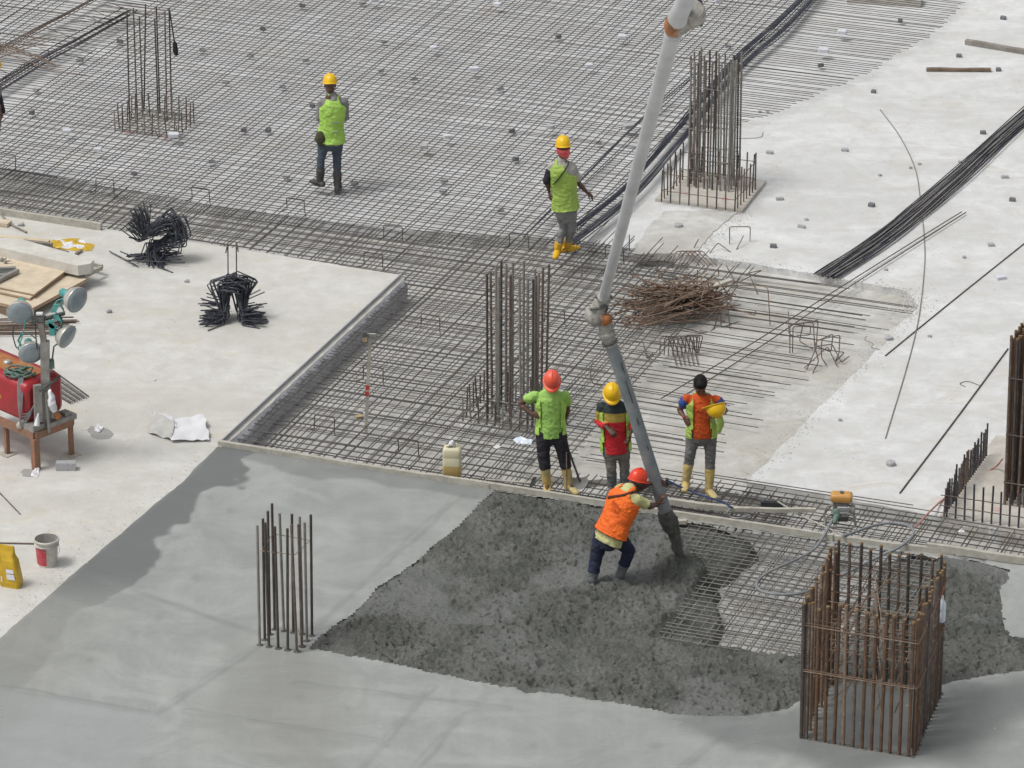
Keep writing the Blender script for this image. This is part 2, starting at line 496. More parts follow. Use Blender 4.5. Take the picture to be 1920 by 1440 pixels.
# ------------------------------------------------------------------ the setting
Z_MAT = -0.09       # top rebar layer
Z_WHITE = -0.20     # white blinding slab
Z_LOW = -0.30       # rough lower slab
Z_PIT = -0.40       # floor of the beam pit

def ragged(pxs, z, step=0.25, amp=0.02, seed=0):
    pts = [G(x, y, z) for x, y in pxs]
    out = []
    for i in range(len(pts)):
        a, b = pts[i], pts[(i + 1) % len(pts)]
        L = (b - a).length
        n = max(1, int(min(L, 60) / step)) if L < 30 else 1
        nrm = Vector((-(b - a).y, (b - a).x, 0)).normalized()
        for k in range(n):
            p = a.lerp(b, k / n)
            j = amp * mnoise.fractal(p * 3.0 + Vector((seed, 0, 0)), 0.8, 2.0, 4) if k else 0
            p = p + nrm * j
            out.append((p.x, p.y))
    return out
def structure(name, mb, mats, label=None):
    o = mb.build(name, mats, loc=(0, 0, 0))
    o['kind'] = 'structure'
    if label: o['label'] = label
    return o

p = MB(); S = 400
p.add([(-S, -S, Z_PIT), (S, -S, Z_PIT), (S, S, Z_PIT), (-S, S, Z_PIT)], [(0, 1, 2, 3)])
structure('ground', p, 'pitfloor')

left_poly = [(-500, 335), (0, 401), (190, 428), (470, 470), (752, 516), (410, 832), (425, 845), (385, 905), (290, 990), (180, 1090), (50, 1210), (-250, 1480), (-900, 1480)]
p = MB(); p.prism(ragged(left_poly, 0, 0.2, 0.006), 0, Z_PIT - 0.02)
structure('left_slab', p, ['left', 'edge'])
# white mortar lip and step along the slab's cast edge
p = MB()
for k in range(160):
    t0, t1 = k / 160, (k + 1) / 160
    a = G(752 + (410 - 752) * t0, 516 + (832 - 516) * t0, 0); b = G(752 + (410 - 752) * t1, 516 + (832 - 516) * t1, 0)
    wf = lambda q: 0.050 + 0.014 * mnoise.noise(q * 6.1)
    o_ = A_DIR * wf(a); ob_ = A_DIR * wf(b)
    z = -0.035
    dz = Vector((0, 0, z)); d2 = Vector((0, 0, z - 0.02)); d3 = Vector((0, 0, -.13)); d4 = Vector((0, 0, Z_PIT - .01))
    fl = lambda q, k: A_DIR * (k + .018 * mnoise.noise(q * 2.7))
    p.add([a + dz, b + dz, b + ob_ + d2, a + o_ + d2], [(0, 3, 2, 1)], 0)
    p.add([a + o_ + d2, b + ob_ + d2, b + fl(b, .10) + d3, a + fl(a, .10) + d3], [(0, 3, 2, 1)], 1)
    p.add([a + fl(a, .10) + d3, b + fl(b, .10) + d3, b + fl(b, .09) + d4, a + fl(a, .09) + d4], [(0, 3, 2, 1)], 1)
structure('slab_edge', p, ['plaster', 'edge'])

white_poly = [(-500, 240), (0, 312), (400, 385), (760, 432), (1010, 446), (1120, 458), (1215, 470), (1300, 478), (1400, 492), (1560, 519), (1700, 546),
              (1722, 575), (1680, 622), (1560, 742), (1400, 905), (1600, 938), (1760, 968), (1920, 1000), (2500, 1090), (2900, 200), (2600, -900), (-2500, -900)]
p = MB(); p.prism(ragged(white_poly, Z_WHITE, 0.12, 0.05, 3), Z_WHITE, Z_PIT - 0.02)
structure('upper_slab', p, ['white', 'white'])
low_poly = [(1270, 462), (1250, 560), (1170, 660), (1060, 800), (985, 885), (1000, 892), (1240, 908), (1480, 945), (1520, 900), (1700, 700), (1780, 580), (1720, 530), (1500, 490)]
p = MB(); p.prism(ragged(low_poly, Z_LOW, 0.15, 0.10, 9), Z_LOW, Z_PIT - 0.02)
structure('lower_slab', p, ['rubble', 'rubble'])
p = MB(); p.prism(ragged([(1180, 478), (1222, 418), (1260, 330), (1240, 372), (1385, 392), (1330, 440), (1290, 470)][:2] + [(1245, 395), (1385, 395), (1345, 430), (1300, 474)], Z_WHITE + .012, 0.1, 0.05, 5), Z_WHITE + 0.012, Z_WHITE - 0.1)
structure('rough_patch', p, ['rubble', 'rubble'])
for nm, q, zz in (('column_base', [(1228, 372), (1392, 394), (1436, 338), (1285, 318)], Z_WHITE + .05),
              ('column_base', [(865, 775), (1000, 808), (1010, 760), (900, 742)], Z_PIT + .05),
              ('column_base', [(1762, 966), (1960, 1000), (2000, 830), (1868, 815)], Z_WHITE + .05),
              ('column_base', [(222, 246), (336, 260), (358, 218), (266, 202)], Z_WHITE + .014)):
    p = MB(); p.prism(ragged(q, zz, 0.15, 0.012, 2), zz, Z_PIT - .02)
    structure(nm, p, ['tan', 'tan'] if zz > Z_WHITE + .03 else ['rubble', 'rubble'])

# crumbs of rubble lying along the ragged slab edges
p = MB()
def crumb(c, r):
    n = 5
    ph = random.random() * 6
    vs = [Vector(c) + Vector((math.cos(ph + k * 1.257) * r * random.uniform(.6, 1.2), math.sin(ph + k * 1.257) * r * random.uniform(.6, 1.2), 0)) for k in range(n)]
    vs.append(Vector(c) + Vector((random.uniform(-.3, .3) * r, random.uniform(-.3, .3) * r, r * random.uniform(.5, .9))))
    p.add(vs, [(k, (k + 1) % n, n) for k in range(n)], random.choice((0, 0, 1, 2)))
def along(pl, n, wdt, z, rr=(0.006, 0.018)):
    P_ = [G(x, y, z) for x, y in pl]
    L = [(P_[i + 1] - P_[i]).length for i in range(len(P_) - 1)]
    for _ in range(n):
        i = random.choices(range(len(L)), L)[0]
        q = P_[i].lerp(P_[i + 1], random.random())
        q = q + Vector((random.gauss(0, wdt), random.gauss(0, wdt), 0))
        crumb((q.x, q.y, z), random.uniform(*rr))
along([(1400, 492), (1560, 519), (1700, 546), (1722, 575), (1680, 622), (1560, 742), (1400, 905)], 900, 0.10, Z_WHITE)
along([(1700, 546), (1722, 565), (1690, 600)], 350, 0.16, Z_WHITE)
along([(1395, 395), (1345, 440), (1300, 474)], 420, 0.10, Z_WHITE)
along([(1235, 470), (1400, 492)], 150, 0.07, Z_WHITE)
along([(1400, 905), (1300, 800), (1450, 720)], 500, 0.5, Z_LOW, (0.005, 0.014))
along([(1760, 968), (1920, 998)], 300, 0.08, Z_WHITE)
along([(1770, 955), (1870, 835)], 250, 0.07, Z_WHITE)
along([(1240, 100), (1700, 300), (1850, 600)], 260, 1.8, Z_WHITE, (0.006, 0.014))
along([(390, 845), (330, 900), (230, 985), (120, 1080), (10, 1180)], 420, 0.16, 0.0, (0.005, 0.016))
along([(210, 930), (90, 1110), (330, 850)], 300, 0.5, 0.0, (0.005, 0.012))
along([(200, 560), (320, 760), (130, 850)], 160, 0.8, 0.0, (0.005, 0.012))
o = p.build('rubble', ['rubble', 'pitfloor', 'block'], loc=(0, 0, 0))
tag(o, 'small grey crumbs of mortar strewn along the ragged slab edges', 'rubble', kind='stuff')

# ---- fresh concrete as height fields
def vnoise(x, y, seed):
    xi = np.floor(x).astype(int); yi = np.floor(y).astype(int)
    xf = x - xi; yf = y - yi
    def h(a, b):
        n = (a * 374761393 + b * 668265263 + seed * 144665) & 0x7fffffff
        n = (n ^ (n >> 13)) * 1274126177 & 0x7fffffff
        return ((n ^ (n >> 16)) & 0xffff) / 65535.0
    u = xf * xf * (3 - 2 * xf); v = yf * yf * (3 - 2 * yf)
    return (h(xi, yi) * (1 - u) + h(xi + 1, yi) * u) * (1 - v) + (h(xi, yi + 1) * (1 - u) + h(xi + 1, yi + 1) * u) * v
def fbm(x, y, sc, oct=4, seed=1, g=0.55):
    s = 0; a = 1; t = 0
    for o in range(oct):
        s = s + a * (vnoise(x * sc, y * sc, seed + o) * 2 - 1); t += a
        a *= g; sc *= 2.03
    return s / t
def sdist(x, y, poly):
    """signed distance, negative inside"""
    P_ = np.array([(q[0], q[1]) for q in poly])
    d = np.full(x.shape, 1e9); ins = np.zeros(x.shape, bool)
    k = len(P_)
    for i in range(k):
        a = P_[i]; b = P_[(i + 1) % k]
        e = b - a; L2 = (e ** 2).sum() + 1e-12
        t = np.clip(((x - a[0]) * e[0] + (y - a[1]) * e[1]) / L2, 0, 1)
        d = np.minimum(d, np.hypot(x - a[0] - t * e[0], y - a[1] - t * e[1]))
        c = ((a[1] > y) != (b[1] > y)) & (x < (b[0] - a[0]) * (y - a[1]) / (b[1] - a[1] + 1e-12) + a[0])
        ins ^= c
    return np.where(ins, -d, d)
def ss(x, a, b):
    t = np.clip((x - a) / (b - a), 0, 1)
    return t * t * (3 - 2 * t)
def gp(pxs, z=0.0):
    return [G(x, y, z) for x, y in pxs]

FRESH = gp([(408, 836), (340, 905), (240, 988), (130, 1083), (0, 1195), (-350, 1490), (-350, 1640), (2300, 1640), (2300, 1110), (1920, 1060), (1560, 1016), (1180, 957), (915, 917)])
ROUGH1 = gp([(918, 914), (850, 982), (770, 1052), (700, 1100), (650, 1152), (588, 1192), (560, 1222), (640, 1235), (760, 1258), (880, 1285), (1000, 1302), (1130, 1322), (1280, 1350),
             (1400, 1352), (1490, 1335), (1560, 1290), (1640, 1280), (1760, 1300), (1790, 1285), (1900, 1268), (2200, 1260), (2200, 1215), (1905, 1190), (1890, 1150), (1888, 1110), (1905, 1070), (1850, 1052), (1560, 1014), (1180, 955)])
OPEN = gp([(1258, 968), (1560, 1016), (1770, 1045), (1740, 1130), (1700, 1200), (1560, 1235), (1500, 1250), (1380, 1234), (1228, 1210), (1252, 1168), (1285, 1118), (1322, 1086), (1316, 1068), (1296, 1050), (1276, 1020), (1262, 990)], Z_MAT)
BARE = gp([(1375, 985), (1408, 1010), (1416, 1050), (1390, 1085), (1345, 1110), (1352, 1150), (1362, 1185), (1350, 1225), (1450, 1252), (1540, 1240), (1600, 1200), (1640, 1120), (1650, 1025), (1560, 1015)], Z_PIT)

def field(name, x0, x1, y0, y1, step, fn, mat_key, attrs):
    nx = int((x1 - x0) / step) + 1; ny = int((y1 - y0) / step) + 1
    X, Y = np.meshgrid(np.linspace(x0, x1, nx), np.linspace(y0, y1, ny))
    Z, keep, at = fn(X, Y)
    idx = np.arange(nx * ny).reshape(ny, nx)
    q = np.stack([idx[:-1, :-1], idx[:-1, 1:], idx[1:, 1:], idx[1:, :-1]], -1).reshape(-1, 4)
    kf = keep.ravel()[q].all(1)
    q = q[kf]
    used = np.unique(q)
    rem = -np.ones(nx * ny, int); rem[used] = np.arange(len(used))
    q = rem[q]
    co = np.stack([X, Y, Z], -1).reshape(-1, 3)[used]
    me = bpy.data.meshes.new(name)
    me.vertices.add(len(co)); me.vertices.foreach_set('co', co.ravel())
    me.loops.add(q.size); me.loops.foreach_set('vertex_index', q.ravel())
    me.polygons.add(len(q)); me.polygons.foreach_set('loop_start', np.arange(0, q.size, 4))
    me.polygons.foreach_set('use_smooth', np.ones(len(q), bool))
    me.update(calc_edges=True)
    for k in attrs:
        a = me.attributes.new(k, 'FLOAT', 'POINT')
        a.data.foreach_set('value', at[k].ravel()[used].astype(np.float32))
    me.materials.append(M[mat_key])
    o = bpy.data.objects.new(name, me); COL.objects.link(o)
    o['kind'] = 'structure'
    return o

def smooth_fn(X, Y):
    w_ = fbm(X, Y, 3.0, 4, 11) * 0.05
    dF = sdist(X, Y, FRESH) + w_ * 0.5
    dR = sdist(X, Y, ROUGH1) + fbm(X, Y, 3.2, 2, 31) * 0.030
    Z = 0.014 + 0.004 * fbm(X, Y, 1.2, 3, 5)
    # trowel ridges
    a = X * 0.935 - Y * 0.355; b = X * 0.355 + Y * 0.935
    Z = Z + 0.0035 * np.sin(a * 5.0 + 3 * fbm(X, Y, 0.5, 2, 8)) * ss(fbm(X, Y, 0.35, 2, 12), -0.2, 0.4)
    Z = np.where(dF > -0.05, 0.014 * np.clip(-dF / 0.05, -1.6, 1), Z)
    keep = (dF < 0.11) & (dR > -0.10)
    # wet band along the old slab
    bord = gp([(408, 836), (240, 988), (0, 1195), (-350, 1490)])
    dB = np.full(X.shape, 1e9)
    for i in range(3):
        p0, p1 = bord[i], bord[i + 1]
        e = np.array([p1.x - p0.x, p1.y - p0.y]); L2 = (e ** 2).sum()
        t = np.clip(((X - p0.x) * e[0] + (Y - p0.y) * e[1]) / L2, 0, 1)
        dB = np.minimum(dB, np.hypot(X - p0.x - t * e[0], Y - p0.y - t * e[1]))
    lobes = fbm(X, Y, 1.6, 3, 21) * 0.38 + fbm(X, Y, 5, 2, 22) * 0.06
    G0 = G(110, 1130, 0)
    fade = ss(Y, G0.y - 0.5, G0.y + 0.9)
    wet = (1 - ss(dB + lobes, 0.62, 0.70)) * (0.3 + 0.7 * fade) * ss(dB + w_ * 3, -.3, 0.08)
    # damp dark halo next to rubble pour, and along the plank
    pl = gp([(410, 832), (915, 914), (905, 925), (560, 880), (420, 850)])
    wet = np.maximum(wet, (1 - ss(sdist(X, Y, pl) + lobes * 0.4, 0.10, 0.22)) * 0.55)
    hal = gp([(1280, 1352), (1500, 1330), (1530, 1380), (1700, 1415), (1790, 1300), (1900, 1280), (2100, 1290), (1880, 1350), (1800, 1420), (1600, 1440), (1400, 1400), (1300, 1372)])
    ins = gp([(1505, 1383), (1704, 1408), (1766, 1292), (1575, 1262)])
    wet = np.maximum(wet, (1 - ss(sdist(X, Y, ins) + lobes * .3, -.1, .1)) * .8)  # shade inside the big cage, painted in through the wet mask
    wet = np.maximum(wet, (1 - ss(sdist(X, Y, hal) + lobes * 0.5, -0.1, 0.35)) * 0.75)
    oldp = gp([(-400, 1200), (0, 1290), (150, 1318), (290, 1342), (260, 1400), (200, 1640), (-400, 1640)])
    old = 1 - ss(sdist(X, Y, oldp) + fbm(X, Y, 2, 3, 41) * 0.12, -0.06, 0.06)
    tp = gp([(470, 1225), (590, 1235), (640, 1330), (600, 1440), (420, 1400), (440, 1290)])
    tan = (1 - ss(sdist(X, Y, tp) + lobes, -0.3, 0.5)) * 0.7
    tan = np.maximum(tan, 0.5 * (1 - ss(dB + lobes, 0.8, 1.6)) * (1 - fade))
    sheen = np.clip(0.25 + 0.9 * fbm(X, Y, 0.5, 3, 51) + 1.0 * tan, 0, 1)
    # joint lines left by successive pours
    seam = np.zeros(X.shape)
    for (qa, qb, amp) in (((0, 1290), (290, 1342), .006), ((290, 1342), (480, 1215), .005), ((350, 1335), (700, 1390), .004), ((680, 1440), (810, 1290), .004), ((560, 1285), (950, 1330), .004), ((250, 1110), (480, 1190), .004), ((860, 930), (600, 1170), .004), ((780, 1440), (870, 1340), .004), ((1280, 1440), (1370, 1370), .003)):
        p0, p1 = G(*qa), G(*qb)
        e = np.array([p1.x - p0.x, p1.y - p0.y]); L2 = (e ** 2).sum()
        t = np.clip(((X - p0.x) * e[0] + (Y - p0.y) * e[1]) / L2, 0, 1)
        dd = np.hypot(X - p0.x - t * e[0], Y - p0.y - t * e[1]) + 0.04 * fbm(X, Y, 2.5, 2, 77)
        Z = Z + amp * 1.6 * np.exp(-(dd / 0.045) ** 2); seam = np.maximum(seam, np.exp(-((dd - .03) / 0.035) ** 2) * (.6 + .4 * fbm(X, Y, 2, 2, 19)))
    Z = Z + 0.015 * np.exp(-(np.maximum(dR, 0) / 0.05) ** 2) * fbm(X, Y, 9, 2, 14)
    # scattered drips and boot scuffs
    for (sx_, sy_) in ((210, 1060), (300, 1160), (250, 1190), (395, 935), (365, 1085), (430, 960), (650, 1330), (720, 1400), (1000, 1400), (1230, 1400), (560, 1310), (170, 1240), (90, 1200), (330, 1010)):
        q = G(sx_, sy_); rr = np.hypot((X - q.x) + .05 * fbm(X, Y, 9, 2, 15), (Y - q.y) * .7)
        seam = np.maximum(seam, .7 * np.exp(-(rr / .06) ** 2))
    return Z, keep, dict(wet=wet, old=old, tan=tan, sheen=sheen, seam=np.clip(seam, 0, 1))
xs = [q.x for q in FRESH]; ys = [q.y for q in FRESH]
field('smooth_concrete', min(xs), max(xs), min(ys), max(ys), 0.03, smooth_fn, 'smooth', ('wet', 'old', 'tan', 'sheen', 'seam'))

TRACKS = [(1109, 1100), (1157, 1087), (1080, 1060), (1050, 1010), (1010, 985), (1060, 965), (1130, 1130), (1190, 1100), (960, 1060), (900, 1100)]
def rough_fn(X, Y):
    dR = sdist(X, Y, ROUGH1) + fbm(X, Y, 3.2, 2, 31) * 0.030
    swirl = fbm(X + 0.5 * fbm(X, Y, 1.1, 2, 61), Y + 0.4 * fbm(X, Y, 1.3, 2, 62), 1.6, 5, 63, 0.62)
    flat = ss(fbm(X, Y, 0.9, 3, 71), 0.08, 0.34)
    fine = np.abs(fbm(X, Y, 13.0, 4, 65, 0.75))
    lump = fbm(X, Y, 7, 4, 66, .68)
    gran = fbm(X, Y, 24.0, 3, 67, .8)
    pores = ss(fbm(X * .8 + Y * .3, Y, 19.0, 2, 68, .7), 0.18, 0.42) * ss(fbm(X, Y, 1.7, 3, 69), -.35, .15)
    a_ = X * 0.935 - Y * 0.355; b_ = X * 0.355 + Y * 0.935
    rake = fbm(a_ * .35 + .3 * swirl, b_ * 1.3 + .5 * swirl, 4.2, 4, 95, .65)
    Z = 0.020 + 0.060 * rake * (1 - .3 * flat) + 0.026 * swirl + (0.05 * fine + 0.034 * lump) * (1 - 0.7 * flat) + 0.020 * gran * (1 - .5 * flat) - 0.065 * pores * (1 - .3 * flat)
    # heap under the hose
    hp = G(1275, 1062)
    r = np.hypot(X - hp.x, Y - hp.y)
    Z = Z + 0.05 * np.exp(-(r / 0.2) ** 2) * (1 + .6 * lump)
    Z = Z + 0.02 * np.exp(-((r - 0.16) / 0.05) ** 2)
    for (tx, ty) in TRACKS:
        q = G(tx, ty)
        rr = np.hypot((X - q.x), (Y - q.y))
        Z = Z - 0.04 * np.exp(-(rr / 0.06) ** 2) + 0.015 * np.exp(-((rr - 0.13) / 0.04) ** 2)
    Z = np.where(dR > -0.22, np.minimum(Z, 0) + (np.maximum(Z, 0)) * ss(-dR, 0.0, 0.22) - 0.03 * ss(dR, 0, .06), Z)
    # the pit not yet filled: the surface drops below the mat, then away to the floor
    dO = sdist(X, Y, OPEN) + fbm(X, Y, 4, 3, 81) * 0.07
    dB = sdist(X, Y, BARE) + fbm(X, Y, 2.2, 3, 82) * 0.10
    under = -0.075 - 0.03 * lump + 0.03 * swirl - 0.16 * (1 - ss(dB, 0.0, 0.55))
    dO = dO + .05 * lump + .03 * gran
    dO = dO + .10 * fbm(X, Y, 1.6, 3, 88)
    k = ss(-dO, -0.06, 0.12)
    Z = Z * (1 - k) + under * k
    k2 = ss(-dB, -0.10, 0.06)
    Z = Z * (1 - k2) + (Z_PIT - 0.12) * k2
    # the far rim is held by the plank
    keep = (dR < 0.05)
    rough_fn.dO = dO; rough_fn.dR = dR
    return Z, keep, dict(flat=flat * (1 - k))
xs = [q.x for q in ROUGH1]; ys = [q.y for q in ROUGH1]
field('fresh_concrete', min(xs) - .1, min(max(xs), 7.2) + .1, min(ys) - .1, max(ys) + .1, 0.016, rough_fn, 'fresh', ('flat',))

# stones and lumps sitting in the rough pour
rs = np.random.RandomState(5)
NS = 15000
SX = rs.uniform(min(xs), min(max(xs), 7.2), NS); SY = rs.uniform(min(ys), max(ys), NS)
SZ, kp, _a = rough_fn(SX.reshape(1, -1), SY.reshape(1, -1))
okk = ((rough_fn.dR < -.05) & (rough_fn.dO > .02)).ravel() & (fbm(SX, SY, 1.3, 3, 91) > -.25)
p = MB()
for i in np.nonzero(okk)[0]:
    crumb((SX[i], SY[i], SZ.ravel()[i] - .003), rs.uniform(.006, .017))
o = p.build('aggregate', ['fresh', 'fresh', 'aggregate_stone'], loc=(0, 0, 0))
tag(o, 'small stones and clots in the rough fresh concrete', 'aggregate', kind='stuff')

# ------------------------------------------------------------------ reinforcement mats
def clip_line(poly, a_fixed, axis):
    """poly in (a,b); the intervals inside along the other axis at axis-value a_fixed"""
    hits = []
    k = len(poly)
    for i in range(k):
        p0, p1 = poly[i], poly[(i + 1) % k]
        u0, u1 = p0[axis], p1[axis]
        if (u0 > a_fixed) != (u1 > a_fixed):
            t = (a_fixed - u0) / (u1 - u0)
            o_ = 1 - axis
            hits.append(p0[o_] + (p1[o_] - p0[o_]) * t)
    hits.sort()
    return [(hits[i], hits[i + 1]) for i in range(0, len(hits) - 1, 2)]
def bars_in(poly_px, z, axis, step, jit=0.15, r=0.0065, wob=0.012, endj=0.06, phase=0.0, seg=1.1, skip=0.0):
    """axis 1: bars along A at steps of b.  axis 0: bars along B at steps of a. -> list of point lists"""
    pl = [toab(G(x, y, z)) for x, y in poly_px]
    lo = min(q[axis] for q in pl); hi = max(q[axis] for q in pl)
    out = []
    u = lo + step * (0.5 + phase)
    while u < hi:
        uu = u + random.gauss(0, step * jit * 0.5)
        slope = random.gauss(0, 0.0035)
        for (s0, s1) in clip_line(pl, uu, axis):
            if s1 - s0 < 0.12 or random.random() < skip: continue
            s0 += random.uniform(-endj, endj); s1 += random.uniform(-endj, endj)
            n = max(1, int((s1 - s0) / seg))
            pts = []
            sm = (s0 + s1) / 2
            for k in range(n + 1):
                s_ = s0 + (s1 - s0) * k / n
                v_ = uu + slope * (s_ - sm) + wob * mnoise.noise(Vector((s_ * 0.45, uu * 1.7, z * 3)))
                zz = z + 0.012 * mnoise.noise(Vector((s_ * 0.8, v_ * 0.8, 4.2)))
                pts.append(AB(s_, v_, zz) if axis == 1 else AB(v_, s_, zz))
            out.append(pts)
        u += step
    return out
def pyof(p):
    d = p - CAM
    return 720 - FPX * (d.dot(cU)) / d.dot(cF)
def add_bars(parent, bars, r, mat_key, name, singles=100, n=4):
    """the bars that show largest as parts, the rest as one part"""
    bars = sorted(bars, key=lambda q: -max(-(q[0] - q[-1]).length * 0 + pyof(q[0]), pyof(q[-1])))
    for q in bars[:singles]:
        m = MB(); m.loft(q, r, n, sm=True)
        m.build(name, mat_key, parent)
    if len(bars) > singles:
        m = MB()
        for q in bars[singles:]:
            m.loft(q, r, n, sm=True)
        o = m.build(name + 's', mat_key, parent)
        o['kind'] = 'stuff'

UA = [(-260, -60), (1830, -60), (1805, 8), (1752, 62), (1690, 98), (1642, 130), (1530, 178), (1452, 212), (1330, 250), (1235, 272), (1190, 345), (1120, 425),
      (1060, 455), (1000, 447), (752, 436), (400, 388), (0, 316), (-260, 272)]
UB = [(-260, -60), (60, -60), (-80, 40), (-260, 190), (-260, 352), (0, 392), (190, 420), (470, 462), (752, 500), (1010, 500), (1090, 425), (1180, 300), (1290, 215), (1400, 100), (1560, -60), (330, -60), (232, 40), (150, 88), (40, 160), (-60, 215), (-260, 320)]
UB = [(40, 190), (150, 112), (245, 50), (345, -60), (1560, -60), (1400, 115), (1290, 235), (1180, 330), (1090, 440), (1010, 470), (752, 452), (400, 402), (0, 332), (-260, 287), (-100, 270)]
UB2 = [(-260, -60), (200, -60), (100, 25), (0, 92), (-260, 210)]
t = thing('rebar_mat', 'wide rusty grey rebar mat the two yellow-helmet workers walk on', 'rebar mat', G(700, 250, Z_MAT))
add_bars(t, bars_in(UA, Z_MAT + 0.008, 1, 0.106, 0.28, seg=1.4), 0.0058, 'meshbar', 'long_bar')
add_bars(t, bars_in(UB, Z_MAT - 0.004, 0, 0.118, 0.24) , 0.0066, 'meshbar', 'cross_bar')
t = thing('rebar_mat', 'corner of a rebar mat beyond the dark bar bundle, top left', 'rebar mat', G(60, 20, Z_MAT))
add_bars(t, bars_in(UB2, Z_MAT - 0.004, 0, 0.11, 0.4), 0.0062, 'meshbar', 'cross_bar')

# beam band: two layers of denser bars in the pit
BAND = [(-260, 270), (0, 312), (400, 385), (760, 436), (1010, 448), (1120, 452), (1290, 492), (1420, 500), (1300, 600), (1080, 850), (1050, 885), (1240, 905), (1470, 930), (1470, 1000), (1190, 958), (915, 915), (660, 872), (415, 833), (752, 518), (470, 468), (190, 425), (0, 396), (-260, 356)]
t = thing('beam_rebar', 'dense double layer of bars in the beam pit round the left slab', 'rebar mat', G(800, 640, Z_MAT))
add_bars(t, bars_in(BAND, Z_MAT - 0.03, 0, 0.110, 0.5, wob=.02), 0.0066, 'bandbar', 'cross_bar')
LONGB = [(-260, 270), (0, 312), (400, 385), (760, 436), (1010, 448), (1120, 450), (1240, 486), (1290, 492), (1300, 560), (1260, 640), (1080, 850), (1050, 885), (1240, 905), (1470, 930), (1470, 1000), (1190, 958), (915, 915), (660, 872), (415, 833), (752, 518), (470, 468), (190, 425), (0, 396), (-260, 356)]
add_bars(t, bars_in(LONGB, Z_MAT, 1, 0.108, 0.6, wob=.025), 0.0060, 'bandbar', 'long_bar')
low = bars_in(BAND, Z_PIT + 0.06, 0, 0.17, 0.5, wob=.03) + bars_in(BAND, Z_PIT + 0.072, 1, 0.19, 0.6, wob=.03)
add_bars(t, low, 0.0055, 'bandbar', 'bottom_bar', singles=0)

# loose ended bars reaching right over the rough lower slab
FREE = [(1250, 484), (1290, 490), (1430, 505), (1712, 573), (1650, 600), (1600, 622), (1560, 650), (1500, 690), (1470, 702), (1400, 735), (1380, 790), (1330, 830), (1270, 850), (1180, 862), (1060, 868), (1090, 820), (1260, 615)]
t = thing('starter_rebar', 'thin bars with free right ends under the rusty rebar heap', 'rebar mat', G(1400, 650, Z_MAT - .05))
fb = bars_in(FREE, Z_LOW + 0.09, 1, 0.20, 0.9, wob=.05, endj=0.4) + bars_in(FREE, Z_LOW + 0.10, 1, 0.42, 0.9, wob=.03, endj=0.4, phase=.3)
add_bars(t, fb, 0.0065, 'bandbar', 'free_bar')
# short stubs at the white slab corner behind the walking worker
stub = [(1060, 440), (1130, 415), (1215, 445), (1330, 475), (1290, 510), (1060, 500)]
t = thing('starter_rebar', 'short slanting bars sticking onto white slab near yellow boots', 'rebar mat', G(1150, 450, Z_MAT))
add_bars(t, bars_in(stub, Z_MAT + .01, 0, 0.17, 0.5, endj=0.22), 0.0065, 'bandbar', 'short_bar')

# band running right beyond the plank
RB = [(1150, 896), (1250, 903), (1560, 945), (1760, 975), (1960, 1012), (2100, 1040), (2100, 1095), (1920, 1052), (1560, 1004), (1180, 946)]
t = thing('edge_rebar', 'double layered bar strip behind the long plank by the vibrator engine', 'rebar mat', G(1600, 980, Z_MAT))
add_bars(t, bars_in([(1150, 900), (1280, 893), (1480, 925), (1620, 952), (1780, 975), (2100, 1040), (2100, 1095), (1920, 1052), (1560, 1004), (1180, 946)], Z_MAT - 0.03, 0, 0.13, 0.5, wob=.02, endj=.10), 0.0065, 'bandbar', 'cross_bar')
add_bars(t, bars_in([(1240, 880), (1330, 885), (1560, 915), (1760, 958), (2100, 1022), (2100, 1095), (1920, 1052), (1560, 1004), (1180, 946)], Z_MAT, 1, 0.125, 0.7, wob=.02), 0.0065, 'bandbar', 'long_bar')
add_bars(t, bars_in(RB, Z_PIT + 0.12, 0, 0.13, 0.5) + bars_in(RB, Z_PIT + 0.135, 1, 0.14, 0.5), 0.0055, 'bandbar', 'bottom_bar', singles=0)

# mat of the bay being poured
PM = [(1040, 935), (1560, 1018), (1900, 1068), (1880, 1180), (1760, 1270), (1620, 1270), (1500, 1250), (1380, 1234), (1232, 1208), (1150, 1120), (1000, 960)]
PM = [(1262, 966), (1560, 1015), (1790, 1050), (1780, 1190), (1700, 1262), (1590, 1262), (1500, 1250), (1380, 1236), (1228, 1212), (1255, 1150), (1290, 1110), (1262, 1050), (1240, 1000)]
t = thing('rebar_mat', 'half buried rebar mat in the unpoured bay left of the rusty cage', 'rebar mat', G(1400, 1100, Z_MAT))
add_bars(t, bars_in(PM, Z_MAT + 0.05, 1, 0.105, 0.25), 0.0066, 'splashbar', 'long_bar')
add_bars(t, bars_in(PM, Z_MAT + 0.036, 0, 0.115, 0.3), 0.0066, 'splashbar', 'cross_bar')
PL = [(1380, 985), (1560, 1015), (1740, 1040), (1640, 1150), (1560, 1230), (1345, 1215)]
add_bars(t, bars_in(PL, Z_PIT + 0.12, 1, 0.12, 0.4) + bars_in(PL, Z_PIT + 0.11, 0, 0.13, 0.4), 0.0066, 'bandbar', 'bottom_bar', singles=0)

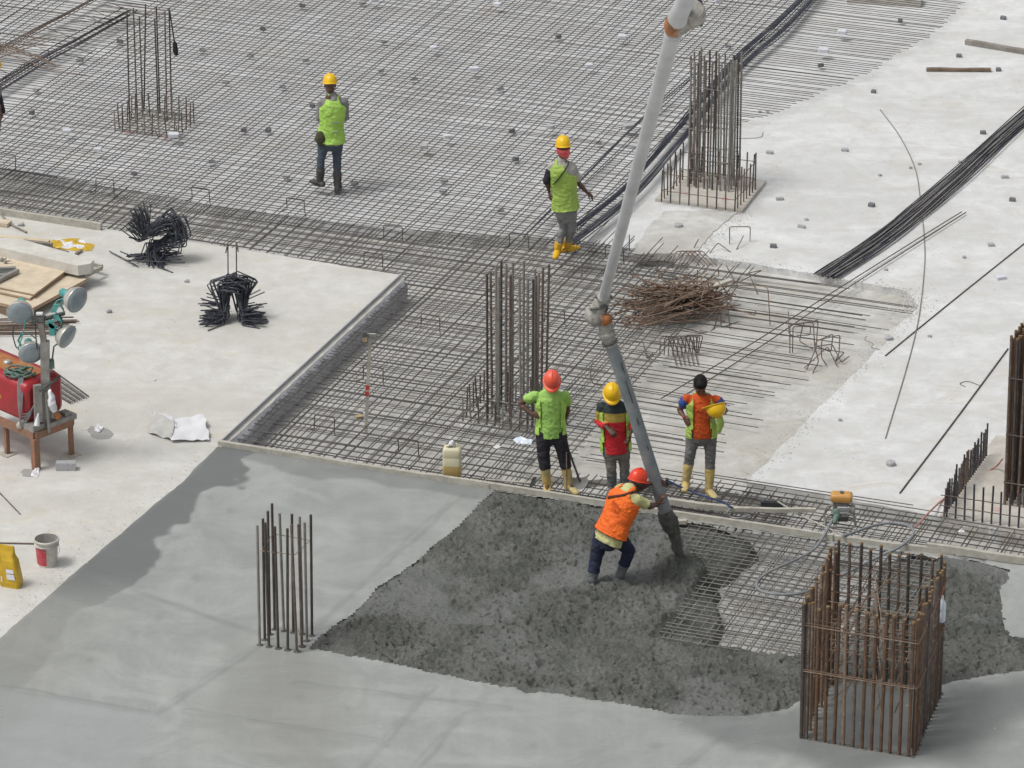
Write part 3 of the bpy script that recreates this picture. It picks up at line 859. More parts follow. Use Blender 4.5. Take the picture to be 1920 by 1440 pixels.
# ---- bundles and single bars
def up(pt, z):
    return Vector((pt.x, pt.y, pt.z + z))
def strand(name, label, cat, pxs, z, n, spread, mat_key, r=0.008, group=None, layers=2, ns=None, endj=0.25, trim=None):
    base = curve_pts([G(x, y, z) for x, y in pxs], 5)
    for k in range(n):
        off = random.uniform(-spread, spread)
        conv = random.uniform(-1, 1)
        lay = random.randint(0, layers - 1)
        pts = []
        N = len(base)
        ph = random.random() * 9
        for i, b in enumerate(base):
            tg = (base[min(i + 1, N - 1)] - base[max(i - 1, 0)]).normalized()
            nr = Vector((-tg.y, tg.x, 0))
            w_ = off * (1.0 + 0.25 * math.sin(i / N * 3 + ph)) + 0.02 * math.sin(i * 0.31 + ph)
            pts.append(b + nr * w_ + Vector((0, 0, r + lay * r * 1.9 + 0.004 * math.sin(i + ph))))
        s0 = random.uniform(0, endj); 
        d = (pts[1] - pts[0]).normalized(); pts[0] = pts[0] - d * s0
        d = (pts[-1] - pts[-2]).normalized(); pts[-1] = pts[-1] + d * s0
        m = MB(); m.loft(pts, r, 5)
        o = m.build(name, mat_key if isinstance(mat_key, str) else random.choice(mat_key))
        tag(o, label, cat, group)
strand('rebar', 'long blue black bar in the thick bundle sweeping over white slab', 'rebar', [(1556, 518), (1640, 462), (1715, 402), (1800, 330), (1870, 268), (1960, 190)], Z_WHITE, 46, 0.16, ('bluebar', 'bluebar', 'bluebar', 'bluebar', 'greytimber', 'splashbar'), 0.0085, 'bars of the thick dark bundle on the bare slab', 3, endj=.12)
strand('rebar', 'dark bar in the bundle running up behind the tall column cage', 'rebar', [(1062, 440), (1180, 345), (1290, 218), (1385, 108), (1450, 52), (1530, -25)], Z_MAT + 0.018, 14, 0.06, 'bluebar', 0.008, 'bars of the bundle crossing the big mat', 2, endj=.5)
strand('rebar', 'dark bar in the lower strand beside the column cage stub', 'rebar', [(1085, 452), (1190, 365), (1290, 250), (1390, 128), (1470, 60), (1545, -25)], Z_MAT + 0.018, 8, 0.05, 'bluebar', 0.008, 'bars of the lower strand on the mat edge', 2, endj=.5)
strand('rebar', 'dark bar of the slim strand right of the walking worker', 'rebar', [(985, 440), (1100, 325), (1190, 235), (1300, 140)], Z_MAT + 0.018, 3, 0.02, 'bluebar', 0.008, 'bars of the slim strand on the mat', 1)
strand('rebar', 'dark blue bar in the bundle at the top left corner', 'rebar', [(-40, 185), (60, 122), (140, 78), (232, 28)], Z_MAT + 0.018, 10, 0.15, ('bluebar', 'darkbar'), 0.008, 'bars of the top left bundle', 2, endj=.3)
strand('rebar', 'brown bar in the thin line crossing the top left corner', 'rebar', [(-60, 120), (20, 84), (100, 42), (210, -18)], Z_MAT + 0.018, 6, 0.05, 'brownbar', 0.008, 'bars of the top left brown line', 2, endj=.3)
strand('rebar', 'rusty thin bar fanned over the top left dark bundle', 'rebar', [(-30, 112), (30, 92), (80, 76)], Z_MAT + 0.05, 4, 0.12, 'palerust', 0.007, 'rusty fanned bars', 1, endj=.3)
strand('rebar', 'rusty bar end poking over the top left dark bundle', 'rebar', [(-10, 88), (40, 105), (82, 120)], Z_MAT + 0.06, 5, 0.14, ('brownbar', 'palerust'), 0.007, 'rusty bar ends by the bundle', 1, endj=.3)
# loose stubs over the top left strip
for k in range(22):
    x = random.uniform(-20, 230); y = 150 - x * 0.62 + random.uniform(-55, -5)
    a = G(x, y, Z_MAT + .02); L = random.uniform(.5, 1.3); ang = random.gauss(-0.5, 0.22)
    m = MB(); m.loft([a, a + Vector((math.cos(ang), math.sin(ang), 0)) * L + Vector((0, 0, random.uniform(0, .05)))], 0.0065, 5)
    tag(m.build('rebar', random.choice(('bandbar', 'brownbar', 'meshbar'))), 'short loose bar lying askew between the two top left bundles', 'rebar', 'askew bars of the top left strip')
def single(pxs, z, mat_key, label, r=0.009, n=6, name='rebar', cat='rebar', sides=6):
    m = MB(); m.loft(curve_pts([up(G(x, y, z), r) for x, y in pxs], n) if len(pxs) > 2 else [up(G(x, y, z), r) for x, y in pxs], r, sides)
    return tag(m.build(name, mat_key), label, cat)
single([(1650, 206), (1688, 258), (1716, 318), (1726, 380), (1733, 450), (1733, 505), (1722, 600), (1700, 690), (1660, 823)], Z_WHITE, 'cement', 'long thin bowed bar passing under the thick dark bundle', 0.008)
single([(1660, 668), (1790, 562), (1940, 442)], Z_WHITE, 'darkbar', 'straight bar on white slab aimed at the right edge', 0.009)
single([(1687, 926), (1790, 790), (1890, 655)], Z_WHITE, 'darkbar', 'straight bar slanting up toward the dense dark cage', 0.010)
single([(1811, 399), (1700, 470), (1560, 560), (1420, 655), (1275, 748)], Z_WHITE + 0.03, 'darkbar', 'outer one of two long thin bars below the dark bundle', 0.008)
single([(1803, 398), (1690, 468), (1550, 556), (1410, 645), (1240, 748)], Z_WHITE + 0.03, 'darkbar', 'inner one of two long thin bars below the dark bundle', 0.008)
single([(1050, 745), (1096, 700)], Z_LOW + 0.12, 'bandbar', 'short loose bar above the red helmet worker', 0.007)
single([(1376, 258), (1385, 260), (1425, 258), (1431, 248)], Z_WHITE, 'bandbar', 'hooked wire right of the tall column cage', 0.004)
single([(1810, 726), (1800, 720), (1815, 716), (1838, 724)], Z_WHITE, 'bandbar', 'small hooked wire on the slab by the dark cage', 0.005)
single([(1625, 631), (1622, 638), (1637, 645), (1634, 652), (1650, 656)], Z_WHITE, 'bandbar', 'tiny twisted wire on the ragged slab edge', 0.004)
single([(-20, 905), (38, 965)], 0.0, 'brownbar', 'short rusty bar at the left edge below the lighting rig', 0.008)
single([(-30, 1019), (70, 1021)], 0.0, 'brownbar', 'rusty bar lying behind the yellow bag and touching the pail', 0.011)
# bars lying on the left slab, behind the lamps and right of the engine
for k in range(13):
    y = 597 + k * 2.3 + random.uniform(-1, 1)
    single([(-30, y + 4), (random.uniform(120, 150), y + random.uniform(-2, 4))], random.choice((0, .02)), random.choice(('brownbar', 'rust')), 'rusty bar in the flat bundle behind the lamp heads', 0.009)['group'] = 'bars of the flat rusty bundle'
for k in range(9):
    e = (166 - k * 4.2, 744 + k * 1.6)
    single([(92 - k * 1.5, 690 + k * 4.5), e], 0.012 + .01 * (k % 2), 'galv' if k % 2 else 'darkbar', 'grey bar of the fan bundle right of the red engine', 0.0085)['group'] = 'bars of the grey fan bundle'

# ------------------------------------------------------------------ bent bars
def bent_mesh(pts, r, rad=0.03, n=6):
    """bar through the points with rounded corners"""
    pts = [Vector(q) for q in pts]
    out = [pts[0]]
    for i in range(1, len(pts) - 1):
        a = (pts[i - 1] - pts[i]); b = (pts[i + 1] - pts[i])
        q = min(rad, a.length * .4, b.length * .4)
        p0, p1 = pts[i] + a.normalized() * q, pts[i] + b.normalized() * q
        for t in (0, .33, .67, 1):
            out.append(p0 * (1 - t) ** 2 + pts[i] * 2 * t * (1 - t) + p1 * t * t)
    out.append(pts[-1])
    m = MB(); m.loft(out, r, n)
    return m
def proto(m, name, mat_key):
    me = m.mesh(name)
    me.materials.append(M[mat_key])
    return me
def place(me, name, loc, rot, label, cat, group=None, scale=1):
    o = bpy.data.objects.new(name, me)
    COL.objects.link(o)
    o.location = loc; o.rotation_euler = rot; o.scale = (scale,) * 3
    return tag(o, label, cat, group)
# mat chairs: U bars holding the top layer
chair = proto(bent_mesh([(-0.22, -0.08, 0), (-0.14, 0, 0), (-0.14, 0, 0.2), (0.14, 0, 0.2), (0.14, 0, 0), (0.2, -0.1, 0)], 0.007), 'bar_chair', 'darkbar')
rzA = math.atan2(A_DIR.y, A_DIR.x)
for k, (x, y, lb) in enumerate([(14, 312, 'U shaped bar chair at the left edge above the long timber'), (197, 360, 'U shaped bar chair above the timber end'), (377, 376, 'U shaped bar chair standing above the toppled stirrup pile'),
              (555, 396, 'U shaped bar chair below the olive pouch worker'), (737, 448, 'U shaped bar chair above the slab corner'), (973, 463, 'U shaped bar chair left of the yellow boots'),
              (1152, 487, 'U shaped bar chair beside the pump pipe above its lower joint'), (807, 617, 'U shaped bar chair right of the levelling staff top'), (700, 714, 'U shaped bar chair behind the middle of the staff'),
              (608, 808, 'U shaped bar chair near the lower left plank end'), (766, 850, 'U shaped bar chair left of the cream jerrycan'), (1040, 605, 'U shaped bar chair right of the middle column cage'), (700, 500, 'low U shaped bar chair touching the corner of the slab')]):
    place(chair, 'bar_chair', G(x, y, Z_MAT), (random.uniform(-.1, .1), 0, rzA + random.uniform(-.1, .1)), lb, 'bar chair', 'bar chairs on the mats')
# ---- stirrup piles
hat = proto(bent_mesh([(-0.46, -.06, 0.0), (-0.13, 0, 0.02), (-0.16, 0, 0.56), (0.16, 0, 0.56), (0.13, 0, 0.02), (0.46, -.06, 0.0)], 0.0095, 0.04), 'stirrup', 'bluebar')
def orient(fw, upv):
    fw = Vector(fw).normalized(); upv = Vector(upv)
    rt = fw.cross(upv).normalized(); u2 = rt.cross(fw)
    return Matrix((rt, fw, u2)).transposed().to_euler()
def pile(cx, cy, n, tip, lab, grp):
    c0 = G(cx, cy, 0.0)
    base = Matrix.Rotation(tip, 4, Vector((0, 1, 0)))
    for k in range(n):
        t = (k + .5) / n - .5
        m = base @ Matrix.Rotation(random.gauss(0, .20), 4, 'Y') @ Matrix.Rotation(t * 1.25 + random.gauss(0, .10), 4, 'X') @ Matrix.Rotation(random.gauss(0, .24) + (.22 if k % 2 else -.22), 4, 'Z')
        sc = random.uniform(.78, 1.02)
        off = Vector((random.gauss(0, .03), t * .42, 0))
        if tip: off = Vector((random.gauss(0, .03) - .30, t * .34, .0))
        lo = min((m @ Vector(q)).z * sc for q in ((-0.46, -.06, 0), (-.13, 0, .02), (-.16, 0, .56), (.16, 0, .56), (.13, 0, .02), (.46, -.06, 0)))
        place(hat, 'stirrup', c0 + off + Vector((0, 0, .012 - lo * .85)), m.to_euler(), lab, 'stirrup', grp, sc)
pile(438, 600, 58, 0.0, 'dark bent stirrup in the arch shaped pile on the left slab', 'stirrups of the arch shaped pile')
ub = proto(bent_mesh([(-0.07, 0, 0.0), (-0.055, 0, 1.0), (-.085, -.02, .86)], 0.009, 0.03), 'stirrup', 'brownbar')
ub2 = proto(bent_mesh([(0.045, 0, 0.0), (0.06, 0, 1.02), (.085, -.02, .88)], 0.009, 0.03), 'stirrup', 'brownbar')
place(ub, 'stirrup', G(438, 584, 0.0), (0, 0, 0), 'left one of two tall thin bars above the arch shaped pile', 'stirrup')
place(ub2, 'stirrup', G(438, 584, 0.0), (0, 0, 0), 'right one of two tall thin bars above the arch shaped pile', 'stirrup')
pile(318, 490, 56, 1.15, 'dark bent stirrup in the toppled pile by the mat edge', 'stirrups of the toppled pile')
for k in range(16):
    m = MB(); y = 480 + random.uniform(-4, 10); x = 240 + random.uniform(-6, 20)
    m.loft([G(x, y, random.uniform(.02, .10)), G(x + random.uniform(60, 95), y - random.uniform(-6, 14), random.uniform(.03, .16))], .0085, 6)
    tag(m.build('stirrup', 'bluebar'), 'straight bar leg low in the left of the toppled pile', 'stirrup', 'bar legs of the toppled pile')
single([(205, 472), (258, 500)], 0.02, 'bluebar', 'straight dark bar end left of the toppled stirrup pile', 0.009)

# ---- rusty heap
hc = G(1272, 578, Z_LOW + 0.1)
for k in range(190):
    u = random.random()
    if k % 4 == 0:   ang = random.uniform(0, math.pi); L = random.uniform(.3, .75)
    elif k % 4 == 1: ang = random.gauss(0.75, .25); L = random.uniform(.5, 1.0)
    else:            ang = random.gauss(0.05, .38); L = random.uniform(.6, 1.35)
    d = Vector((math.cos(ang), math.sin(ang) * 1.1, random.gauss(0, .22)))
    cx_, cy_ = random.gauss(0, .20), random.gauss(0, .22)
    dome = .34 * math.exp(-(cx_ * cx_ + cy_ * cy_) / .11)
    c = hc + Vector((cx_, cy_, 0.03 + dome * random.random()))
    s = Vector((-d.y, d.x, random.gauss(0, .5))) * random.gauss(0, .09)
    a = c - d * L * .5; b = c + d * L * .5
    a.z = max(a.z, Z_LOW + 0.11); b.z = max(b.z, Z_LOW + 0.11)
    if random.random() < .5:
        e = b + Vector((random.gauss(0, .12), random.gauss(0, .14), random.uniform(-.15, .2)))
        e.z = max(e.z, Z_LOW + .11)
        m = bent_mesh([a, c + s, b, e], 0.0085, .03, 5)
    else:
        m = MB(); m.loft(curve_pts([a, c + s, b], 4), 0.0085, 5)
    tag(m.build('bent_bar', random.choice(('palerust', 'palerust', 'rust', 'brownbar'))), 'rusty bent offcut in the tangled heap on the lower slab', 'bent bar', 'rusty offcuts in the heap')
m = MB(); m.box(G(1352, 532, Z_LOW + 0.36), Vector((.13, .05, .03)), Vector((-.02, .035, 0)), Vector((0, 0, .02)))
tag(m.build('timber_offcut', 'timber'), 'pale timber scrap stuck in the right end of the rusty heap', 'timber')
# long thin bars fanning left out of the heap
for k in range(16):
    y = 568 + k * 3.2
    m = MB(); m.loft(curve_pts([G(1148 + random.uniform(-12, 40), y + random.uniform(-18, 18), Z_MAT + .03), G(1210, y - 6, Z_MAT + .1), G(1300, y - 25 + random.uniform(-15, 15), Z_MAT + .16)], 4), 0.008, 5)
    tag(m.build('bent_bar', random.choice(('palerust', 'brownbar', 'rust'))), 'long rusty bar reaching out of the heap toward the pump pipe', 'bent bar', 'long bars leaving the heap')

def stir(pxyz, mat_key, label, r=0.0075, rad=.035):
    """bent bar from (px, py, height above the slab, forward offset)"""
    pts = []
    for q in pxyz:
        base, h = (q[0], q[1]), q[2]
        g0 = G(q[0], q[3], Z_LOW)                      # the ground point under this corner
        pts.append(V(q[0], q[1], g0.y))
    m = bent_mesh(pts, r, rad)
    return tag(m.build('stirrup', mat_key), label, 'stirrup')
# each corner: px, py, (unused), py of the ground point below
S_ = 'palerust'
stir([(1368, 468, 0, 470), (1368, 425, 0, 470), (1407, 425, 0, 466), (1406, 460, 0, 464)], S_, 'upright U stirrup on the white slab corner above the heap')
stir([(1318, 490, 0, 492), (1346, 455, 0, 480), (1392, 489, 0, 490), (1374, 482, 0, 486), (1394, 442, 0, 470)], 'palerust', 'folded stirrup leaning beside the upright U stirrup')
for k in range(5):
    dx = k * 8
    stir([(1252 + dx, 504, 0, 506), (1268 + dx, 472, 0, 494), (1284 + dx, 470, 0, 490), (1312 + dx, 498, 0, 500)], 'palerust', 'rusty U stirrup in the row leaning behind the heap')['group'] = 'stirrups leaning behind the heap'
stir([(1296, 474, 0, 478), (1310, 448, 0, 478)], 'brownbar', 'short bar end sticking up behind the heap')
stir([(1362, 498, 0, 512), (1380, 532, 0, 535), (1430, 506, 0, 530), (1404, 512, 0, 530), (1420, 550, 0, 552)], 'brownbar', 'zigzag bent bar right of the heap')
stir([(1370, 535, 0, 540), (1430, 535, 0, 600), (1440, 542, 0, 606), (1444, 610, 0, 612)], 'palerust', 'big bent bar arching right from the heap')
stir([(1361, 545, 0, 618), (1369, 617, 0, 619)], 'brownbar', 'thin bar standing right of the heap')
stir([(1352, 583, 0, 614), (1352, 614, 0, 615), (1385, 603, 0, 606)], 'brownbar', 'L shaped bar at the foot of the heap')
stir([(1478, 584, 0, 640), (1479, 625, 0, 662), (1486, 630, 0, 662)], 'brownbar', 'thin upright bar end by the open stirrup pair')
stir([(1481, 662, 0, 664), (1481, 608, 0, 664), (1525, 604, 0, 660), (1528, 660, 0, 662)], 'brownbar', 'upright open stirrup crossed by the two long thin bars')
stir([(1486, 661, 0, 664), (1487, 612, 0, 664), (1520, 612, 0, 660), (1519, 628, 0, 660), (1494, 629, 0, 660)], 'brownbar', 'narrow stirrup set inside the open stirrup')
stir([(1530, 655, 0, 658), (1534, 600, 0, 650), (1506, 606, 0, 650), (1499, 640, 0, 650), (1525, 655, 0, 660)], 'brownbar', 'tilted square stirrup beside the open one')
stir([(1512, 694, 0, 696), (1527, 660, 0, 690), (1530, 640, 0, 680), (1562, 626, 0, 670), (1558, 660, 0, 672), (1528, 648, 0, 680)], 'brownbar', 'twisted stirrup with a leg toward the viewer')
stir([(1524, 699, 0, 700), (1535, 678, 0, 692), (1528, 650, 0, 690), (1560, 645, 0, 680), (1578, 680, 0, 684), (1592, 668, 0, 676)], 'brownbar', 'crooked stirrup nearest the ragged slab edge')
stir([(1550, 685, 0, 688), (1540, 670, 0, 684), (1541, 636, 0, 680), (1575, 628, 0, 676), (1573, 664, 0, 676), (1565, 680, 0, 684), (1582, 662, 0, 672)], 'brownbar', 'looped stirrup at the right of the stirrup group')
stir([(1508, 690, 0, 692), (1552, 650, 0, 684), (1570, 687, 0, 690)], 'brownbar', 'splayed two legged bar at the right of the stirrup group')
for k in range(6):
    dx = k * 8.2
    stir([(1237 + dx, 665 + k, 0, 672), (1238 + dx, 633 + k * .5, 0, 670), (1252 + dx, 629, 0, 664), (1262 + dx, 658, 0, 666), (1268 + dx, 684, 0, 688)], 'brownbar', 'small dark stirrup in the row below the heap')['group'] = 'stirrups in the row below the heap'
for k in range(4):
    stir([(1284 + k * 7, 664, 0, 668), (1287 + k * 7, 628, 0, 666), (1300 + k * 6, 630, 0, 664), (1304 + k * 2, 662, 0, 666)], 'brownbar', 'small upright stirrup at the right of the row below the heap')['group'] = 'upright stirrups right of that row'
stir([(1180, 641, 0, 655), (1206, 642, 0, 655), (1213, 672, 0, 674), (1224, 662, 0, 664)], 'brownbar', 'bent bar right of the lower pipe joint')
stir([(1111, 675, 0, 700), (1107, 705, 0, 722), (1112, 720, 0, 722), (1130, 722, 0, 724)], 'brownbar', 'hooked bar between the helmets of two standing workers')
stir([(1180, 440, 0, 485), (1180, 470, 0, 487)], 'brownbar', 'lone upright bar end right of the pump pipe')
stir([(1091, 495, 0, 520), (1091, 521, 0, 522)], 'brownbar', 'thin upright pin left of the pump pipe')
stir([(1062, 925, 0, 948), (1062, 948, 0, 949)], 'palerust', 'thin pin standing in fresh concrete under the green shirt worker')
stir([(1062, 848, 0, 948), (1063, 930, 0, 948)], 'palerust', 'thin marker pin in front of the green shirt worker')

# ------------------------------------------------------------------ column cages
unit_bar = {}
def ubar_mesh(mk, r, tip):
    key = (mk, r, tip)
    if key not in unit_bar:
        m = MB()
        m.loft([(0, 0, 0), (0, 0, .25), (0, 0, .5), (0, 0, .75), (0, 0, 1)], r, 7, sm=True)
        if tip:
            m.loft([(0, 0, .992), (0, 0, 1.004)], r * 1.04, 7, mi=1, sm=False)
        me = m.mesh('vertical_bar')
        me.materials.append(M[mk]); me.materials.append(M['tip'])
        unit_bar[key] = me
    return unit_bar[key]
def vbar(parent, name, p, h, mk, r, tip=False, lean=0.012):
    o = bpy.data.objects.new(name, ubar_mesh(mk, r, tip))
    COL.objects.link(o); o.parent = parent
    o.location = p - world_loc(parent)
    o.scale = (1, 1, h)
    o.rotation_euler = (random.gauss(0, lean), random.gauss(0, lean), random.uniform(0, 6))
    return o
def ring(parent, corners, z, r, mk, name='tie', hook=True):
    pts = [Vector((c.x, c.y, z + random.gauss(0, .006))) for c in corners]
    pts.append(pts[0] + (pts[1] - pts[0]) * 0.12 + Vector((0, 0, 2 * r)))
    m = bent_mesh(pts, r, .03, 5)
    if hook:
        d = (pts[2] - pts[0]).normalized()
        m.loft([pts[0] + Vector((0, 0, r)), pts[0] + d * 0.1 + Vector((0, 0, .01))], r, 5)
    return m.build(name, mk, parent)
def rect(px, py, z, la, lb, skew=0.0, a_dir=None, b_dir=None):
    p = G(px, py, z)
    a = (a_dir or A_DIR); b = (b_dir or B_DIR)
    return [p, p + a * la, p + a * la + b * lb, p + b * lb]
def perim(c, na, nb):
    out = []
    for (i, j, n) in ((0, 1, na), (1, 2, nb), (2, 3, na), (3, 0, nb)):
        for k in range(n):
            out.append(c[i].lerp(c[j], k / n))
    return out

# top left cage: eight tall bars inside a low starter ring
c = rect(216, 246, Z_WHITE, 0.98, 0.72)
root = thing('column_cage', 'unfinished column with few tall thin bars and black pouch hanging', 'rebar cage', c[0])
for q in perim(c, 8, 5):
    vbar(root, 'starter_bar', q, 0.30 + random.uniform(0, .14), random.choice(('brownbar', 'cement', 'brownbar')), 0.010, lean=.04)
ring(root, c, Z_WHITE + .12, .006, 'cement')
tall = [(243, 225, 23), (257, 214, 15), (268, 216, 30), (270, 210, 8), (297, 226, 35), (300, 214, 12), (313, 228, 22), (322, 218, 15)]
for (bx, by, ty), tx in zip(tall, (238, 250, 261, 273, 290, 293, 309, 317)):
    p0 = G(bx, by, Z_WHITE); p1 = V(tx, ty, p0.y + random.uniform(-.05, .05))
    m = MB(); m.loft([p0, p0.lerp(p1, .5), p1], 0.0115, 6)
    m.build('vertical_bar', random.choice(('darkbar', 'brownbar', 'darkbar')), root)
for k in range(16):
    a = G(random.uniform(238, 335), random.uniform(205, 250), Z_WHITE + random.uniform(.02, .25))
    b = a + Vector((random.gauss(0, .14), random.gauss(0, .1), random.gauss(0, .12)))
    m = MB(); m.loft([a, b], 0.009, 5); m.build('tie', 'cement', root)
# hanging pouch
p0 = G(322, 218, Z_WHITE)
root = thing('hanging_pouch', 'black pouch hanging by a strap from the tallest thin bars', 'pouch', V(329, 100, p0.y - .03))
m = MB(); m.loft([V(318, 20, p0.y - .03), V(322, 45, p0.y - .05), V(327, 80, p0.y - .05)], [(0.018, .01), (.022, .01), (.016, .01)], 6); m.build('strap', 'black', root)
m = MB(); m.loft([V(327, 78, p0.y - .05), V(328, 82, p0.y - .05), V(329, 96, p0.y - .05), V(331, 103, p0.y - .05)], [(0.02, .02), (.036, .03), (.042, .035), (.03, .025)], 10, side=(1, 0, 0)); m.build('pouch_body', 'black', root)

# tall cage top right on its tan base
c = rect(1240, 378, Z_WHITE + .05, 1.12, 0.95)
root = thing('column_cage', 'tall grey column cage rising from a tan base patch', 'rebar cage', c[0])
for q in perim(c, 8, 7):
    vbar(root, 'starter_bar', q, 0.50 + random.uniform(-.05, .1), random.choice(('brownbar', 'darkbar')), 0.011, lean=.02)
ring(root, c, Z_WHITE + .22, .006, 'brownbar')
ring(root, c, Z_WHITE + .48, .006, 'brownbar')
c = rect(1290, 350, Z_WHITE + .05, 0.62, 0.52)
for q in perim(c, 5, 4):
    vbar(root, 'vertical_bar', q, 1.95 + random.uniform(-.04, .06), random.choice(('cement', 'cement', 'darkbar', 'brownbar')), 0.0145, lean=.008)
for q in perim([c[0].lerp(c[2], .12), c[1].lerp(c[3], .12), c[2].lerp(c[0], .12), c[3].lerp(c[1], .12)], 2, 2):
    vbar(root, 'vertical_bar', q, 1.9 + random.uniform(-.04, .06), 'cement', 0.0145, lean=.008)
for z in (.28, .5, .95, 1.60):
    ring(root, c, Z_WHITE + z, .006, 'cement')
for z in (.32, .55):
    m = MB(); m.loft([Vector((c[0].x, c[0].y, Z_WHITE + z)), Vector((c[2].x, c[2].y, Z_WHITE + z + .02))], .006, 5); m.build('cross_tie', 'cement', root)

# middle cage in the beam pit
c = rect(868, 790, Z_PIT + .2, 1.0, 0.75)
root = thing('column_cage', 'middle column cage with brown and grey bars behind green shirt worker', 'rebar cage', c[0])
for q in perim(c, 9, 6):
    vbar(root, 'starter_bar', q, 0.34 + random.uniform(-.05, .12), random.choice(('brownbar', 'cement', 'bandbar')), 0.011, lean=.03)
ring(root, c, Z_MAT + .03, .006, 'cement')
c = rect(914, 790, Z_PIT + .2, 0.62, 0.50)
for q in perim(c, 4, 3):
    vbar(root, 'vertical_bar', q, 2.05 + random.uniform(-.05, .06), random.choice(('cement', 'brownbar', 'cement', 'darkbar')), 0.0165, lean=.008)
for q in perim([c[0].lerp(c[2], .15), c[1].lerp(c[3], .15), c[2].lerp(c[0], .15), c[3].lerp(c[1], .15)], 1, 1):
    vbar(root, 'vertical_bar', q, 2.0 + random.uniform(-.05, .06), 'cement', 0.018, lean=.008)
for z in (.05, .2, 1.42):
    ring(root, c, Z_MAT + z, .006, 'cement' if z < 1 else 'palerust')
for k in range(8):
    a = c[0].lerp(c[2], random.random()); a.z = Z_MAT + random.uniform(0, .25)
    m = MB(); m.loft([a, a + Vector((random.gauss(0, .12), random.gauss(0, .1), random.gauss(0, .08)))], .007, 5); m.build('tie', 'cement', root)

# small cage in the smooth wet concrete
c = rect(487, 1212, 0.0, 0.47, 0.44)
root = thing('column_cage', 'small cage of bare bars standing in the smooth wet concrete', 'rebar cage', c[0])
for q in perim(c, 4, 3):
    vbar(root, 'vertical_bar', q - Vector((0, 0, .05)), 1.62 + random.uniform(-.04, .07), random.choice(('brownbar', 'cement', 'darkbar', 'darkbar')), 0.0165, lean=.008)
ring(root, c, 1.24, .005, 'palerust', hook=False)
for q in perim(c, 4, 3):
    m = MB(); m.ell(q + Vector((0, 0, .006)), .05, .045, .028, n=9, m=6); m.build('mortar_collar', 'fresh', root)

# big rusty cage, bottom right
bd = Vector((0.27, 0.963, 0)).normalized()
c = rect(1503, 1386, 0.0, 1.29, 1.60, b_dir=bd)
root = thing('column_cage', 'big square rusty cage with orange tips and water bottle', 'rebar cage', c[0])
def row(a, b, n, mk, h=1.74, r=.0185, j=.05):
    for k in range(n):
        q = a.lerp(b, (k + .5) / n if n > 1 else .5) - Vector((0, 0, .04))
        vbar(root, 'vertical_bar', q, h + random.uniform(-j, j), random.choice(mk), r, True, .006)
row(c[0], c[1], 12, ('palerust', 'rust', 'rust', 'brownbar', 'rust'), h=1.72, r=.021)
row(c[1], c[2], 17, ('darkbar', 'rust', 'brownbar'))
row(c[3], c[2], 11, ('darkbar', 'darkbar', 'brownbar'), h=1.74)
row(c[0], c[3], 13, ('rust', 'rust', 'palerust'))
row(c[0] - A_DIR * .02, c[0] + A_DIR * .05, 2, ('darkbar',), h=1.78, r=.024)
inn = [c[0].lerp(c[2], .04), c[1].lerp(c[3], .04), c[2].lerp(c[0], .04), c[3].lerp(c[1], .04)]
row(inn[1], inn[2], 5, ('darkbar', 'rust')); row(inn[0], inn[3], 5, ('rust', 'palerust'), h=1.68)
out = [q + (q - (c[0] + c[2]) / 2).normalized() * .03 for q in c]
for z in (.50, .86, 1.20, 1.42):
    if z in (.86, 1.42): ring(root, out, z, .0075, 'palerust'); ring(root, out, z + .028, .007, 'rust')
    for f in (.18, .34, .5, .66, .82):
        for (i, j, k_, l_) in ((0, 1, 3, 2), (0, 3, 1, 2)):
            if random.random() < .3: continue
            a = c[i].lerp(c[j], f); b = c[k_].lerp(c[l_], f)
            m = MB(); m.loft([Vector((a.x, a.y, z + .02)), Vector((b.x, b.y, z + random.uniform(0, .05)))], .0065, 5); m.build('cross_tie', random.choice(('rust', 'palerust')), root)
    for (f, g_) in ((.25, .6), (.7, .35)):
        a = c[0].lerp(c[1], f); b = c[3].lerp(c[2], g_)
        m = MB(); m.loft([Vector((a.x, a.y, z + .04)), Vector((b.x, b.y, z + .06))], .0065, 5); m.build('cross_tie', 'palerust', root)
for q in perim(c, 12, 16):
    m = MB(); m.ell(q + Vector((random.gauss(0, .006), random.gauss(0, .006), .004)), .036, .034, .024, n=8, m=6); m.build('mortar_collar', 'fresh', root)
# its water bottle
bp = c[2] + Vector((.05, -.28, 0)); 
bz = V(1765, 1141, bp.y)
root2 = thing('water_bottle', 'clear water bottle hanging upright on the right side of rusty cage', 'bottle', Vector((bz.x, bp.y - .05, bz.z - .14)))
def bottle(root2, base, s=1.0, axis=None):
    ax = axis or Vector((0, 0, 1))
    m = MB(); hs = [0, .02, .12, .13, .14, .22, .26, .285]; rs = [.03, .046, .046, .042, .046, .044, .022, .016]
    m.loft([base + ax * h * s for h in hs], [r * s for r in rs], 14, side=(1, 0, 0) if abs(ax.x) < .9 else (0, 1, 0)); m.build('bottle_body', 'bottle', root2)
    m = MB(); m.loft([base + ax * .285 * s, base + ax * .31 * s], .017 * s, 12, side=(1, 0, 0) if abs(ax.x) < .9 else (0, 1, 0)); m.build('cap', 'plastic', root2)
bottle(root2, root2.location.copy(), 1.05)
m = MB(); m.loft([root2.location + Vector((0, 0, .31)), root2.location + Vector((0.02, .06, .42))], .004, 5); m.build('string', 'redmark', root2)

